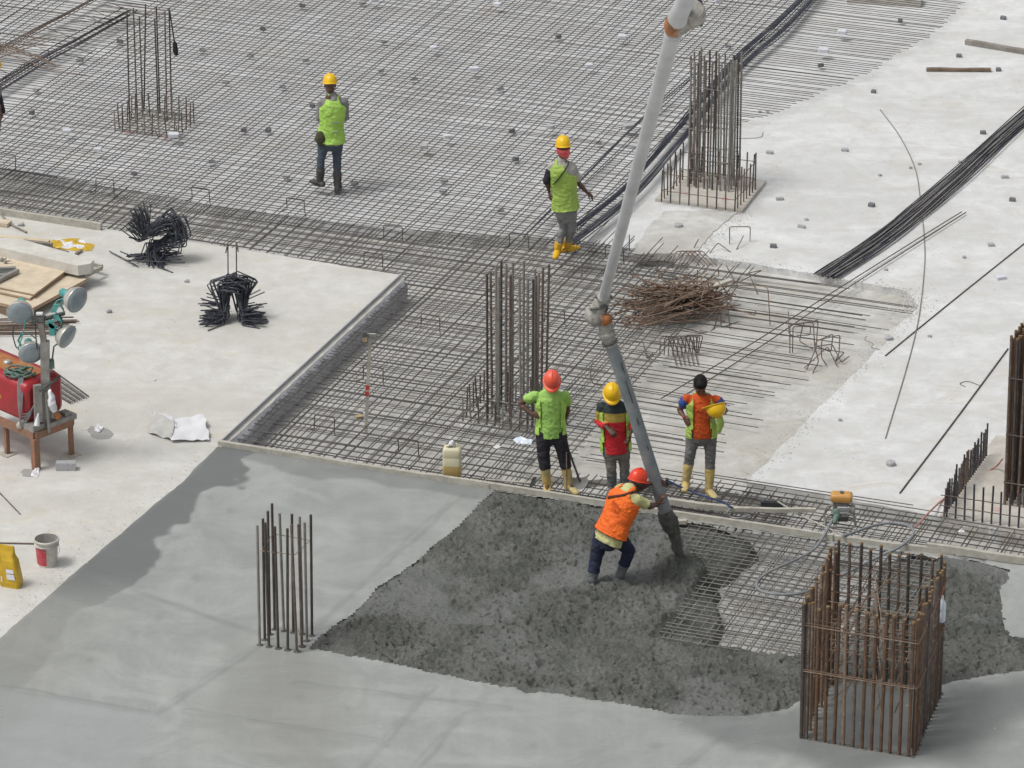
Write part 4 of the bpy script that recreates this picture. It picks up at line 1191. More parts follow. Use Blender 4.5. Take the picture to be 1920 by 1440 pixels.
# dense dark cage at the right edge with its starter fence
c = rect(1770, 968, Z_WHITE + .05, 1.6, 1.95)
root = thing('column_cage', 'dense dark cage cut by the right edge of the view', 'rebar cage', c[0])
for k in range(14):
    q = c[0].lerp(c[1], k / 14 * 1.0 + .02); vbar(root, 'starter_bar', q, .47 + random.uniform(-.04, .04), 'bluebar', .013, lean=.01)
for k in range(26):
    q = c[0].lerp(c[3], k / 25); vbar(root, 'starter_bar', q, .42 + random.uniform(-.04, .06), random.choice(('bluebar', 'brownbar')), .012, lean=.02)
for z in (.2, .34):
    m = MB(); m.loft([Vector((c[0].x - .05, c[0].y, Z_WHITE + z)), Vector((c[1].x, c[1].y, Z_WHITE + z))], .007, 5); m.build('tie', 'brownbar', root)
    m = MB(); m.loft([Vector((c[0].x, c[0].y, Z_WHITE + z)), Vector((c[3].x, c[3].y, Z_WHITE + z))], .007, 5); m.build('tie', 'brownbar', root)
c = rect(1884, 944, Z_WHITE + .05, 1.0, 0.8)
for q in perim(c, 12, 9) + perim([c[0].lerp(c[2], .08), c[1].lerp(c[3], .08), c[2].lerp(c[0], .08), c[3].lerp(c[1], .08)], 9, 7):
    vbar(root, 'vertical_bar', q, 2.22 + random.uniform(-.04, .04), random.choice(('rust', 'brownbar', 'darkbar')), .019, True, .004)
for z in (.35, 1.0, 1.75):
    ring(root, [q + (q - (c[0] + c[2]) / 2).normalized() * .03 for q in c], Z_WHITE + z, .007, 'brownbar')
# upright pair on the slab behind the arch pile already placed; red chalk rings
for (x, y, rr, zz) in ((1360, 373, .05, Z_WHITE + .054), (1287, 362, .04, Z_WHITE + .054), (1868, 955, .05, Z_WHITE + .054), (240, 246, .07, Z_WHITE + .054), (312, 257, .06, Z_WHITE + .054)):
    m = MB(); cc = G(x, y, zz)
    n = 16
    vs = [cc + Vector((math.cos(i / n * 6.283) * rr * f, math.sin(i / n * 6.283) * rr * f, 0)) for i in range(n) for f in (1.0, .6)]
    m.add(vs, [(2 * i, (2 * i + 2) % (2 * n), (2 * i + 3) % (2 * n), 2 * i + 1) for i in range(n)])
    o = structure('chalk_mark', m, 'chalkred')

# ------------------------------------------------------------------ spacer blocks
LAND = [("the pouch cage", 290, 200), ("the olive pouch worker", 622, 340), ("the pink scarf worker", 1058, 470),
        ("the tan based cage", 1335, 340), ("the thick dark bundle", 1740, 385), ("the rusty heap", 1270, 560),
        ("the grey timber top right", 1870, 90), ("the upper pump joint", 1230, 50), ("the top left dark bundle", 150, 90),
        ("the dense dark cage", 1880, 800), ("the vibrator engine", 1575, 960), ("the middle of the top edge", 900, 5),
        ("the long bowed bar top", 1650, 210), ("the top right free bars", 1560, 100)]
BL = [(225, 80, 'd'), (150, 115, 'g'), (380, 96, 'g'), (470, 106, 'g'), (493, 57, 'd'), (567, 13, 'd'), (573, 114, 'g'), (423, 156, 'g'), (530, 165, 'g'), (68, 170, 'g'),
      (60, 214, 'd'), (126, 248, 'w'), (326, 256, 'W'), (183, 283, 'w'), (457, 247, 'd'), (503, 247, 'd'), (397, 305, 'g'), (252, 328, 'd'), (537, 333, 'g'), (586, 201, 'd'),
      (680, 7, 'g'), (933, 10, 'w'), (720, 80, 'g'), (813, 92, 'r'), (889, 132, 'W'), (715, 135, 'g'), (777, 150, 'g'), (938, 168, 'g'), (1047, 71, 'd'), (1167, 71, 'w'),
      (1105, 125, 'w'), (960, 248, 'd'), (1033, 240, 'q'), (839, 258, 'w'), (795, 277, 'G'), (967, 301, 'd'), (1177, 239, 'G'), (1123, 270, 'g'), (665, 346, 'g'), (833, 341, 'g'),
      (831, 360, 'g'), (939, 396, 'g'), (1348, 3, 'w'), (1688, 41, 'd'), (1579, 63, 'W'), (1544, 97, 'W'), (1539, 125, 'd'), (1365, 88, 'g'), (1881, 36, 'd'), (1798, 107, 'd'),
      (1872, 133, 'd'), (1638, 174, 'd'), (1843, 251, 'd'), (1443, 288, 'g'), (1584, 283, 'g'), (1707, 316, 's'), (1724, 309, 's'), (1800, 305, 's'), (1884, 334, 'g'), (1462, 375, 'g'),
      (1634, 387, 'd'), (1898, 377, 'd'), (1503, 427, 'g'), (1512, 413, 's'), (1450, 464, 'd'), (1858, 461, 'g'), (1425, 211, 's'), (1439, 211, 's'), (1272, 426, 'q'), (1808, 484, 's'),
      (1876, 523, 'w'), (1661, 507, 's'), (1667, 637, 'g'), (1743, 632, 's'), (1575, 789, 's'), (1670, 872, 'q'), (700, 3, 'w'), (1650, 330, 's')]
WORD = {'d': 'dark', 'g': 'grey', 'w': 'pale', 'W': 'large white', 'r': 'white round', 'q': 'grey round', 's': 'tiny grey', 'G': 'large grey'}
SIZE = {'d': (.085, .06, .045), 'g': (.10, .06, .035), 'w': (.13, .09, .04), 'W': (.15, .12, .05), 's': (.05, .04, .025), 'G': (.13, .12, .05)}
used = {}
ORD = ['closest', 'second closest', 'third closest', 'fourth closest', 'fifth closest', 'sixth closest', 'seventh closest', 'eighth closest', 'ninth closest', 'tenth closest', 'eleventh closest', 'twelfth closest', 'thirteenth closest', 'fourteenth closest']
for (x, y, ty) in BL:
    q = G(x, y, 0)
    ds = sorted(((G(a, b, 0) - q).length, nm, a, b) for nm, a, b in LAND)
    d0, nm, a, b = ds[0]
    same = sorted((G(x2, y2, 0) - G(a, b, 0)).length for (x2, y2, t2) in BL if t2 == ty)
    rk = same.index(d0) if d0 in same else min(range(len(same)), key=lambda i: abs(same[i] - d0))
    lab = f"{WORD[ty]} spacer block, {ORD[rk]} such one to {nm}"
    on_mat = x < 1400 or (x < 1750 and y < 130)
    zz = (Z_MAT - .06 if ty in 'dgs' else Z_MAT + .012) if (on_mat and y < 420) else Z_WHITE
    m = MB()
    rz = random.uniform(-.5, .5) if ty != 'W' else random.uniform(-.2, .2)
    c = G(x, y, zz)
    if ty in 'rq':
        m.loft([c, c + Vector((0, 0, .008)), c + Vector((0, 0, .045)), c + Vector((0, 0, .052))], [.052, .060, .060, .052], 18, side=(1, 0, 0), sm=False)
    else:
        sx, sy, sz = SIZE[ty]
        sx *= random.uniform(.85, 1.15); sy *= random.uniform(.9, 1.25)
        e = Vector((math.cos(rz), math.sin(rz), 0)); f = Vector((-math.sin(rz), math.cos(rz), 0))
        # chamfered mortar biscuit with one chipped corner
        ks = [(-1, -.8), (-.85, -1), (.85, -1), (1, -.8), (1, .6 + random.uniform(-.3, .3)), (.7, 1), (-.85, 1), (-1, .8)]
        lo = [c + e * (a_ * sx / 2) + f * (b_ * sy / 2) for a_, b_ in ks]
        hi = [p_ + Vector((0, 0, sz)) for p_ in lo]
        top = [c + (p_ - c) * .93 + Vector((0, 0, sz + .006)) for p_ in lo]
        m.add(lo + hi + top, [tuple(range(7, -1, -1)), tuple(range(16, 24))] + [(i, (i + 1) % 8, 8 + (i + 1) % 8, 8 + i) for i in range(8)] + [(8 + i, 8 + (i + 1) % 8, 16 + (i + 1) % 8, 16 + i) for i in range(8)])
        if ty in 'Ww' or random.random() < .3:
            pass
    o = m.build('spacer_block', {'d': 'blockd', 'g': 'block', 's': 'block', 'q': 'block', 'G': 'block'}.get(ty, 'blockw'))
    tag(o, lab, 'spacer block', 'mortar spacer blocks scattered over mat and slab')

# ------------------------------------------------------------------ planks and timber
def plank(p0, p1, w_, h_, mk, name, label, cat='timber', warp=.004):
    p0, p1 = Vector(p0), Vector(p1)
    n = 10
    m = MB()
    pts = [p0.lerp(p1, k / n) + Vector((0, 0, warp * math.sin(k * .9))) for k in range(n + 1)]
    d = (p1 - p0).normalized(); s_ = d.cross(Vector((0, 0, 1))).normalized()
    vs = []
    for q in pts:
        for (a, b) in ((-1, 0), (1, 0), (1, 1), (-1, 1)):
            vs.append(q + s_ * (a * w_ / 2) + Vector((0, 0, h_ * b - h_ / 2)))
    fs = [(4 * i + k, 4 * i + (k + 1) % 4, 4 * i + 4 + (k + 1) % 4, 4 * i + 4 + k) for i in range(n) for k in range(4)]
    fs += [(3, 2, 1, 0), (4 * n, 4 * n + 1, 4 * n + 2, 4 * n + 3)]
    m.add(vs, fs)
    return tag(m.build(name, mk), label, cat)
plank(G(410, 832, .01), G(918, 914, .01), .055, .09, 'timber', 'edge_board', 'long board from the slab corner past the cream jerrycan')
plank(G(800, 893, .03), G(1562, 1008, .03), .045, .08, 'timber', 'edge_board', 'long board behind the crouching hose worker ending at the cage')
plank(G(1555, 1008, .01), G(1790, 1037, .01), .05, .08, 'timber', 'edge_board', 'board running behind the big rusty cage')
plank(G(1738, 1024, .05), G(2000, 1062, .05), .06, .09, 'timber', 'edge_board', 'pale board at the right edge behind lumpy concrete')
plank(G(1225, 936, .0), G(1392, 957, .0), .06, .07, 'timber', 'timber_batten', 'short batten just right of the pump hose')
plank(G(1376, 955, .02), G(1530, 957, .05), .05, .05, 'timber', 'timber_batten', 'pale batten under the black squeegee head')
plank(G(1262, 976, .0), G(1288, 979, .0), .06, .05, 'timber', 'timber_offcut', 'small white timber offcut beside the hose end')
plank(G(1811, 78, Z_WHITE + .04), G(1960, 103, Z_WHITE + .04), .09, .07, 'greytimber', 'timber_batten', 'grey timber lying at the right edge near the top')
plank(G(1737, 130, Z_WHITE + .03), G(1858, 131, Z_WHITE + .03), .07, .045, 'browntimber', 'timber_batten', 'brown batten lying level below the grey timber')
plank(G(1590, -6, Z_WHITE + .06), G(1728, 2, Z_WHITE + .06), .3, .12, 'tan', 'kerb', 'tan mortar kerb at the top edge of the photo', 'kerb')
plank(G(-80, 384, .05), G(190, 425, .05), .06, .10, 'timber', 'edge_board', 'long timber along the slab edge at the upper left')
# thin formwork strip along the top of the slab edge
plank(G(752, 514, .002), G(412, 829, .002), .02, .02, 'block', 'edge_strip', 'thin grey strip along the diagonal slab edge', warp=.0)

def plate(name, px, z, th, mats, label, cat='board', parent=None):
    m = MB(); pl = [G(x, y, z) for x, y in px]
    m.prism([(q.x, q.y) for q in pl], z, z - th)
    o = m.build(name, mats, parent)
    return tag(o, label, cat) if not parent else o
plate('plywood_sheet', [(-90, 545), (55, 581), (162, 523), (60, 488), (-90, 462)], .16, .05, ['ply', 'plyedge'], 'lowest plywood sheet in the timber stack with a pale edge')
plate('plywood_sheet', [(-90, 533), (0, 547), (56, 559), (64, 553), (120, 512), (90, 497), (-90, 466)], .20, .03, ['ply', 'plyedge'], 'middle plywood sheet under the stained one')
# stained sheet with a curling corner
m = MB(); th = .02; nx, ny = 12, 8
c00, c10, c11, c01 = G(-90, 522, .22), G(64, 553, .22), G(124, 508, .22), G(-70, 462, .22)
gv = []
for j in range(ny + 1):
    for i in range(nx + 1):
        u, v = i / nx, j / ny
        q = c00.lerp(c10, u).lerp(c01.lerp(c11, u), v)
        q.z = .225 + .035 * (max(0, .5 - v)) * (1 - u) + .02 * max(0, u - .75)
        gv.append(q)
top = gv; bot = [q - Vector((0, 0, th)) for q in gv]
K = (nx + 1) * (ny + 1)
fs = [(j * (nx + 1) + i, j * (nx + 1) + i + 1, (j + 1) * (nx + 1) + i + 1, (j + 1) * (nx + 1) + i) for j in range(ny) for i in range(nx)]
m.add(top + bot, fs, 0)
m.add(top + bot, [tuple(K + a for a in reversed(f)) for f in fs], 1)
edge = [(j * (nx + 1)) for j in range(ny, -1, -1)] + list(range(1, nx + 1)) + [j * (nx + 1) + nx for j in range(1, ny + 1)] + [ny * (nx + 1) + i for i in range(nx - 1, 0, -1)]
m.add(top + bot, [(edge[i], edge[(i + 1) % len(edge)], K + edge[(i + 1) % len(edge)], K + edge[i])[::-1] for i in range(len(edge))], 1)
tag(m.build('plywood_sheet', ['ply', 'plyedge']), 'stained curling plywood sheet on top of the timber stack', 'board')
plate('timber_beam', [(-90, 440), (40, 448), (176, 487), (170, 494), (146, 498), (0, 464), (-90, 452)], .36, .15, ['plaster', 'plaster'], 'broad chalky grey beam across the timber stack')
for k, (p0, p1, w_, h_, z) in enumerate([((158, 516), (190, 502), .05, .05, .14), ((143, 505), (160, 516), .04, .05, .14), ((168, 492), (192, 499), .04, .05, .14), ((150, 500), (172, 488), .05, .06, .16)]):
    pass
root = thing('open_frame', 'small open timber frame at the right end of the stack', 'frame', G(168, 512, .0))
for (p0, p1) in (((159, 517), (191, 502)), ((143, 506), (160, 517)), ((166, 493), (192, 500)), ((147, 503), (170, 489))):
    a, b = G(p0[0], p0[1], .14), G(p1[0], p1[1], .14)
    m = MB(); d = (b - a) * .5; s_ = d.cross(Vector((0, 0, 1))).normalized() * .018
    m.box((a + b) / 2, d, s_, Vector((0, 0, .028))); m.build('frame_member', 'timber', root)
plank(G(-60, 556, .05), G(48, 596, .05), .09, .10, 'browntimber', 'bearer', 'dark bearer under the front of the timber stack')
plank(G(-60, 478, .05), G(150, 522, .05), .09, .10, 'browntimber', 'bearer', 'dark bearer under the back of the timber stack')
plank(G(-70, 438, .05), G(92, 455, .05), .10, .06, 'ply', 'timber_batten', 'tan batten behind the beam pointing at the torn bag')
plank(G(-70, 445, .04), G(98, 462, .04), .05, .09, 'greytimber', 'timber_batten', 'grey batten lying against the tan batten')
plank(G(20, 452, .03), G(128, 476, .03), .04, .06, 'browntimber', 'timber_batten', 'brown batten nearest the chalky beam')
plank(G(142, 477, .02), G(153, 470, .02), .03, .04, 'greytimber', 'timber_offcut', 'little timber offcut below the torn yellow bag')
single([(-5, 395), (18, 420), (50, 437)], .01, 'greytimber', 'thin bent stick behind the battens at the left edge', .014, name='stick', cat='stick')
plank(G(-30, 413, .03), G(18, 420, .03), .16, .05, 'ply', 'timber_offcut', 'tan timber offcut at the left edge behind the stick')
# steel channel frame on the ply
root = thing('steel_channel', 'grey steel channel frame lying on the stained plywood', 'steel frame', G(5, 520, .24))
for (p0, p1, h_) in (((-30, 540), (33, 507), .05), ((-30, 505), (30, 503), .04), ((-30, 520), (20, 514), .03)):
    a, b = G(p0[0], p0[1], .27), G(p1[0], p1[1], .27)
    m = MB(); d = (b - a) * .5; s_ = d.cross(Vector((0, 0, 1))).normalized() * .03
    m.box((a + b) / 2, d, s_, Vector((0, 0, h_ / 2))); m.build('steel_member', 'galv', root)
m = MB(); m.prism([(q.x, q.y) for q in [G(-30, 538, .25), G(24, 512, .25), G(20, 505, .25), G(-30, 508, .25)]], .262, .25); m.build('steel_web', 'enginegrey', root)
for k, (x, y, rr) in enumerate(((3, 487, .035), (10, 491, .03))):
    m = MB(); q = G(x, y, .25); m.ell(q, rr, rr * .7, rr, n=8, m=6); m.loft([q, q + Vector((.07, 0, .02))], .012, 6)
    tag(m.build('clamp', 'galv'), ('left' if k == 0 else 'right') + ' one of two steel clamps on the plywood edge', 'clamp')
def crumple(name, px, z, amp, mats, label, cat, n=16, seed=0, lift=0.0, pts_z=None):
    """a crumpled sheet over the polygon"""
    pl = [G(x, y, z) for x, y in px]
    cx = sum((q.x for q in pl)) / len(pl); cy = sum((q.y for q in pl)) / len(pl)
    m = MB(); vs = [Vector((cx, cy, z + amp + lift))]; k = len(pl); rings = 7; sub = 5
    rim = [pl[i].lerp(pl[(i + 1) % k], s / sub) for i in range(k) for s in range(sub)]
    K = len(rim)
    for r_ in range(1, rings + 1):
        for i, q in enumerate(rim):
            f = r_ / rings
            x, y = cx + (q.x - cx) * f, cy + (q.y - cy) * f
            h = amp * (0.5 + 0.9 * mnoise.fractal(Vector((x * 7 + seed, y * 7, 0)), .7, 2, 4)) + lift * (1 - f)
            h = max(h, .004) * (1 - .7 * f ** 6)
            jx = .02 * mnoise.noise(Vector((x * 9, y * 9, seed + 3.0))); 
            vs.append(Vector((x + jx, y - jx, z + h)))
    fs = [(0, 1 + i, 1 + (i + 1) % K) for i in range(K)]
    for r_ in range(rings - 1):
        b0 = 1 + r_ * K; b1 = b0 + K
        fs += [(b0 + i, b1 + i, b1 + (i + 1) % K, b0 + (i + 1) % K) for i in range(K)]
    mi = 0
    m.add(vs, fs, 0, False)
    if len(mats) > 1:
        for i in range(len(m.mi)):
            c_ = sum((Vector(m.v[j]) for j in m.f[i]), Vector()) / len(m.f[i])
            m.mi[i] = 1 if mnoise.noise(Vector((c_.x * 6 + seed, c_.y * 6, 2.0))) > .12 else 0
    # closed underside just above the slab
    o = m.build(name, mats)
    return tag(o, label, cat)
crumple('torn_bag', [(92, 455), (100, 449), (150, 447), (156, 451), (178, 459), (172, 470), (145, 471), (120, 468), (98, 466)], .0, .03, ['bagyellow', 'plastic'], 'torn yellow and white bag lying behind the timber stack', 'torn bag', seed=4)
# white sheet with a folded grey flap
def sheet(name, px, zs, mk, label, parent=None):
    m = MB(); n = 9
    c = [G(x, y, 0) for x, y in px]
    vs = []
    for j in range(n + 1):
        for i in range(n + 1):
            u, v = i / n, j / n
            q = c[0].lerp(c[1], u).lerp(c[3].lerp(c[2], u), v)
            hz = (zs[0] * (1 - u) + zs[1] * u) * (1 - v) + (zs[3] * (1 - u) + zs[2] * u) * v
            q.z = max(.006, hz + .035 * mnoise.fractal(Vector((q.x * 5, q.y * 5, 3)), .8, 2, 4) + .012)
            edge_r = .03 * mnoise.noise(Vector((q.x * 8, q.y * 8, 7)))
            vs.append(q + Vector((edge_r, edge_r, 0)))
    m.add(vs, [(j * (n + 1) + i, j * (n + 1) + i + 1, (j + 1) * (n + 1) + i + 1, (j + 1) * (n + 1) + i) for j in range(n) for i in range(n)], 0, True)
    return m.build(name, mk, parent)
root = thing('plastic_sheet', 'crumpled white plastic sheet left of the slab corner', 'plastic sheet', G(340, 812, 0))
sheet('sheet_fold', [(322, 831), (394, 829), (384, 791), (318, 798)], (.02, .03, .10, .07), 'plastic', None, root)
sheet('sheet_fold', [(275, 812), (322, 829), (326, 804), (287, 788)], (.0, .03, .10, .13), 'sheetgrey', None, root)
sheet('sheet_fold', [(300, 806), (330, 812), (322, 796), (290, 790)], (.05, .07, .10, .13), 'plastic', None, root)
for (px_, lb) in (([(163, 806), (170, 798), (185, 800), (200, 803), (213, 814), (205, 822), (185, 823), (170, 817)], 'slurry'), ([(38, 885), (45, 879), (62, 880), (66, 888), (55, 894), (42, 892)], 'slurry')):
    m = MB(); m.prism(ragged(px_, .005, .05, .03, 3), .005, -.01, 0, 0); structure('slurry_patch', m, ['puddle'])
crumple('litter_bag', [(176, 802), (186, 797), (196, 803), (188, 811), (178, 809)], .005, .05, ['plastic'], 'small white plastic scrap on the slurry patch', 'litter', seed=9)
crumple('litter_bag', [(57, 893), (66, 878), (73, 877), (76, 883), (70, 896)], .0, .05, ['plastic'], 'white plastic scrap at the foot of the front rig leg', 'litter', seed=12)
m = MB(); q = G(124, 880, 0); m.bbox(q + Vector((0, 0, .05)), .25, .11, .10, rz=.02); m.bbox(q + Vector((0, 0, .102)), .23, .09, .006, rz=.02)
tag(m.build('concrete_block', 'block'), 'dark grey concrete block on the slab right of the rig', 'block')
for (x, y, r_, lb) in ((40, 421, .05, 'grey rubble lump behind the battens'), (205, 584, .045, 'grey lump on the slab right of the lamps'), (350, 527, .04, 'small dark lump between the two stirrup piles'), (290, 712, .02, 'tiny white chip in the middle of the left slab')):
    m = MB(); q = G(x, y, r_ * .4)
    m.ell(q, r_, r_ * .7, r_ * .6, n=8, m=5)
    m.v = [tuple(Vector(v) + Vector((mnoise.noise(Vector(v) * 40), mnoise.noise(Vector(v) * 37), mnoise.noise(Vector(v) * 31))) * r_ * .5) for v in m.v]
    tag(m.build('lump', 'block' if 'white' not in lb else 'plastic'), lb, 'lump')

# ------------------------------------------------------------------ pail and yellow bag
q = G(89, 1058, 0)
root = thing('pail', 'dirty white pail with red label on the left slab', 'pail', q)
m = MB()
prof = [(0.0, .118), (.26, .135), (.262, .15), (.275, .15), (.28, .138), (.31, .14), (.312, .152), (.33, .155), (.345, .152), (.345, .140), (.10, .118), (.06, .0)]
n = 26; vs = []
for h, r_ in prof: vs += [q + Vector((math.cos(i / n * 6.2832) * r_, math.sin(i / n * 6.2832) * r_, h)) for i in range(n)]
fs = [(j * n + i, j * n + (i + 1) % n, (j + 1) * n + (i + 1) % n, (j + 1) * n + i) for j in range(len(prof) - 1) for i in range(n)]
m.add(vs, fs, 0, True)
for i in range(len(m.f)):
    if i >= 9 * n: m.mi[i] = 1
m.build('pail_body', ['pail', 'pailin'], root)
m = MB(); vs = []
A0, A1 = R(188), R(272)
for j, (h, r_) in enumerate([(.03, .1225), (.25, .1370)]):
    vs += [q + Vector((math.cos(A0 + (A1 - A0) * i / 10) * r_, math.sin(A0 + (A1 - A0) * i / 10) * r_, h)) for i in range(11)]
m.add(vs, [(i, i + 1, 12 + i, 11 + i) for i in range(10)], 0, True); m.build('label', 'pailred', root)
m = MB(); m.loft(curve_pts([q + Vector((.150, -.03, .27)), q + Vector((.155, -.10, .20)), q + Vector((.06, -.16, .19)), q + Vector((-.03, -.155, .25))], 5), .003, 5); m.build('handle', 'galv', root)

q = G(25, 1098, 0)
root = thing('yellow_bag', 'yellow printed bag standing at the left edge near the pail', 'bag', q)
ux = Vector((.94, -.34, 0)); uy = Vector((.34, .94, 0))
lv = [(0, 0, .115, .075), (.06, -.005, .13, .085), (.2, -.02, .125, .08), (.34, -.04, .115, .065), (.40, -.055, .10, .05), (.46, -.06, .11, .025), (.52, -.06, .115, .012)]
def sec(h, off, a, b):
    base = q + ux * (off - .02) + Vector((0, 0, h))
    ks = [(-1, -.75), (-.82, -1), (.82, -1), (1, -.75), (1, .75), (.82, 1), (-.82, 1), (-1, .75)]
    return [base + ux * (k0 * a) + uy * (k1 * b) for k0, k1 in ks]
m = MB(); vs = sum([sec(*l_) for l_ in lv], [])
vs = [v + Vector((mnoise.noise(v * 9), mnoise.noise(v * 8 + Vector((3, 3, 3))), 0)) * .014 for v in vs]
fs = [(j * 8 + i, j * 8 + (i + 1) % 8, (j + 1) * 8 + (i + 1) % 8, (j + 1) * 8 + i) for j in range(len(lv) - 1) for i in range(8)]
m.add(vs, fs + [tuple(range(7, -1, -1)), tuple(range((len(lv) - 1) * 8, len(lv) * 8))]); m.build('bag_body', 'bagyellow', root)
def panel(name, h0, h1, k0, k1, mk, parent, eps=.008):
    def at(h, k):
        for i in range(len(lv) - 1):
            if lv[i][0] <= h <= lv[i + 1][0]:
                t = (h - lv[i][0]) / (lv[i + 1][0] - lv[i][0]); a = [lv[i][j] * (1 - t) + lv[i + 1][j] * t for j in range(4)]
                break
        return q + ux * (a[1] - .02 + k * a[2]) - uy * (a[3] + eps) + Vector((0, 0, h))
    m = MB(); vs = [at(h0 + (h1 - h0) * j / 3, k0 + (k1 - k0) * i / 4) for j in range(4) for i in range(5)]
    m.add(vs, [(j * 5 + i, j * 5 + i + 1, j * 5 + 6 + i, j * 5 + 5 + i) for j in range(3) for i in range(4)]); m.build(name, mk, parent)
panel('print_panel', .12, .19, 0.0, .8, 'bagwhite', root, .014)
panel('print_panel', .20, .25, 0.0, .8, 'bagwhite', root, .014)
panel('print_panel', .08, .15, -.62, -.5, 'bagwhite', root, .014)
panel('print_panel', .34, .42, -.9, -.6, 'bagwhite', root, .018)

# ------------------------------------------------------------------ jerrycan, staff, tools
q = G(848, 897, Z_MAT)
root = thing('jerrycan', 'cream jerrycan part filled with amber fuel behind the long board', 'jerrycan', q)
def rbox(base, a, b, levels, mats_, name, parent, n=4, rz=-.1):
    e1 = Vector((math.cos(rz), math.sin(rz), 0)); e2 = Vector((-math.sin(rz), math.cos(rz), 0))
    ks = []
    for (sx, sy, a0) in ((1, 1, 0), (-1, 1, 90), (-1, -1, 180), (1, -1, 270)):
        for k in range(4):
            t = R(a0 + k * 30); ks.append((sx * .72 + .28 * math.cos(t), sy * .66 + .34 * math.sin(t)))
    m = MB(); vs = []
    for (h, s_) in levels: vs += [base + e1 * (k0 * a * s_) + e2 * (k1 * b * s_) + Vector((0, 0, h)) for k0, k1 in ks]
    K = len(ks)
    m.add(vs, [(j * K + i, j * K + (i + 1) % K, (j + 1) * K + (i + 1) % K, (j + 1) * K + i) for j in range(len(levels) - 1) for i in range(K)], 0, True)
    m.add(vs[:K], [tuple(range(K - 1, -1, -1))]); m.add(vs[-K:], [tuple(range(K))])
    return m.build(name, mats_, parent)
rbox(q, .115, .085, [(.0, .92), (.015, 1), (.20, 1)], 'jerryfuel', 'lower_body', root)
rbox(q, .115, .085, [(.20, 1), (.30, .99), (.31, .96), (.32, 1), (.40, 1), (.43, .9), (.44, .7)], 'jerry', 'upper_body', root)
m = MB(); m.loft([q + Vector((-.055, -.03, .43)), q + Vector((-.055, -.03, .47))], .026, 12); m.build('spout', 'jerry', root)
m = MB(); m.loft(curve_pts([q + Vector((-.02, 0, .43)), q + Vector((-.01, 0, .475)), q + Vector((.06, 0, .475)), q + Vector((.08, 0, .43))], 4), .012, 8); m.build('handle', 'jerry', root)
m = MB(); m.ell(q + Vector((.0, -.02, .48)), .05, .03, .035, n=9, m=6)
m.v = [tuple(Vector(v) + Vector((mnoise.noise(Vector(v) * 40), mnoise.noise(Vector(v) * 37), mnoise.noise(Vector(v) * 31))) * .04) for v in m.v]
m.build('plastic_wrap', 'plastic', root)

q = G(686, 812, Z_PIT + .15)
root = thing('levelling_staff', 'upright wooden staff with yellow receiver at its top', 'staff', q)
a, b = q, V(694, 632, q.y)
m = MB(); d = (b - a) * .5; m.box((a + b) / 2, d, Vector((.022, 0, 0)), Vector((0, .010, 0))); m.build('lath', 'timber', root)
c_ = V(684, 631, q.y - .04); m = MB(); m.box(c_, Vector((.03, 0, 0)), Vector((0, .025, 0)), Vector((0, 0, .065))); m.box(c_ + Vector((0, -.026, -.035)), Vector((.03, 0, 0)), Vector((0, .002, 0)), Vector((0, 0, .03)), 1)
m.build('receiver', ['enginegrey', 'yellowtop'], root)
m = MB(); c_ = V(697, 628, q.y); m.box(c_, Vector((.06, 0, 0)), Vector((0, .02, 0)), Vector((0, 0, .018))); m.loft([c_ + Vector((-.06, 0, 0)), c_ + Vector((.09, .02, -.02))], .012, 6); m.build('clamp', 'mortar', root)
for (x, y) in ((689, 726), (688, 738)):
    m = MB(); m.box(V(x, y, q.y), Vector((.025, 0, 0)), Vector((0, .013, 0)), Vector((0, 0, .03))); m.build('tape', 'redmark', root)
m = MB(); c_ = G(675, 782, Z_MAT + .02); m.box(c_, Vector((.05, .02, 0)), Vector((-.012, .03, 0)), Vector((0, 0, .02))); m.box(c_ + Vector((.06, 0, .03)), Vector((.02, 0, 0)), Vector((0, .015, 0)), Vector((0, 0, .04)), 1)
tag(m.build('receiver_box', ['yellowtop', 'plastic']), 'small yellow and white device lying at the staff foot', 'device')

# shovel beside the green shirt worker
gq = G(1092, 914, Z_MAT)
root = thing('shovel', 'shovel with caked blade leaning behind the green shirt worker', 'shovel', gq)
m = MB(); m.loft([gq + Vector((-.03, .02, .07)), V(1066, 843, gq.y + .05), V(1060, 815, gq.y + .12)], .014, 7); m.build('shaft', 'enginegrey', root)
m = MB(); vs = []
for j in range(6):
    for i in range(6):
        u, v = i / 5 - .5, j / 5
        wd = .24 * (1 - max(0, v - .55) * 1.1)
        vs.append(gq + Vector((-.06 + u * wd + .03 * v, .06 - .26 * v * .5, .10 * (1 - v) + .05 * u * u * 4 * .6 + .004)))
m.add(vs, [(j * 6 + i, j * 6 + i + 1, j * 6 + 7 + i, j * 6 + 6 + i) for j in range(5) for i in range(5)], 0, True); m.build('blade', 'shovel', root)
# hoe lying on the strip
root = thing('hoe', 'hoe with dark pointed blade lying left of the yellow boots', 'hoe', G(970, 908, Z_MAT))
m = MB(); m.loft([G(915, 899, Z_MAT + .03), G(996, 906, Z_MAT + .06)], .012, 7); m.build('shaft', 'timber', root)
m = MB(); c_ = G(999, 912, Z_MAT + .02); m.add([c_ + Vector((-.05, -.04, .0)), c_ + Vector((.03, -.02, .02)), c_ + Vector((.05, .02, .12)), c_ + Vector((.0, .0, .12))], [(0, 1, 2, 3)]); m.add([Vector(v) + Vector((0, .008, 0)) for v in m.v], [(3, 2, 1, 0)]); m.build('blade', 'enginegrey', root)
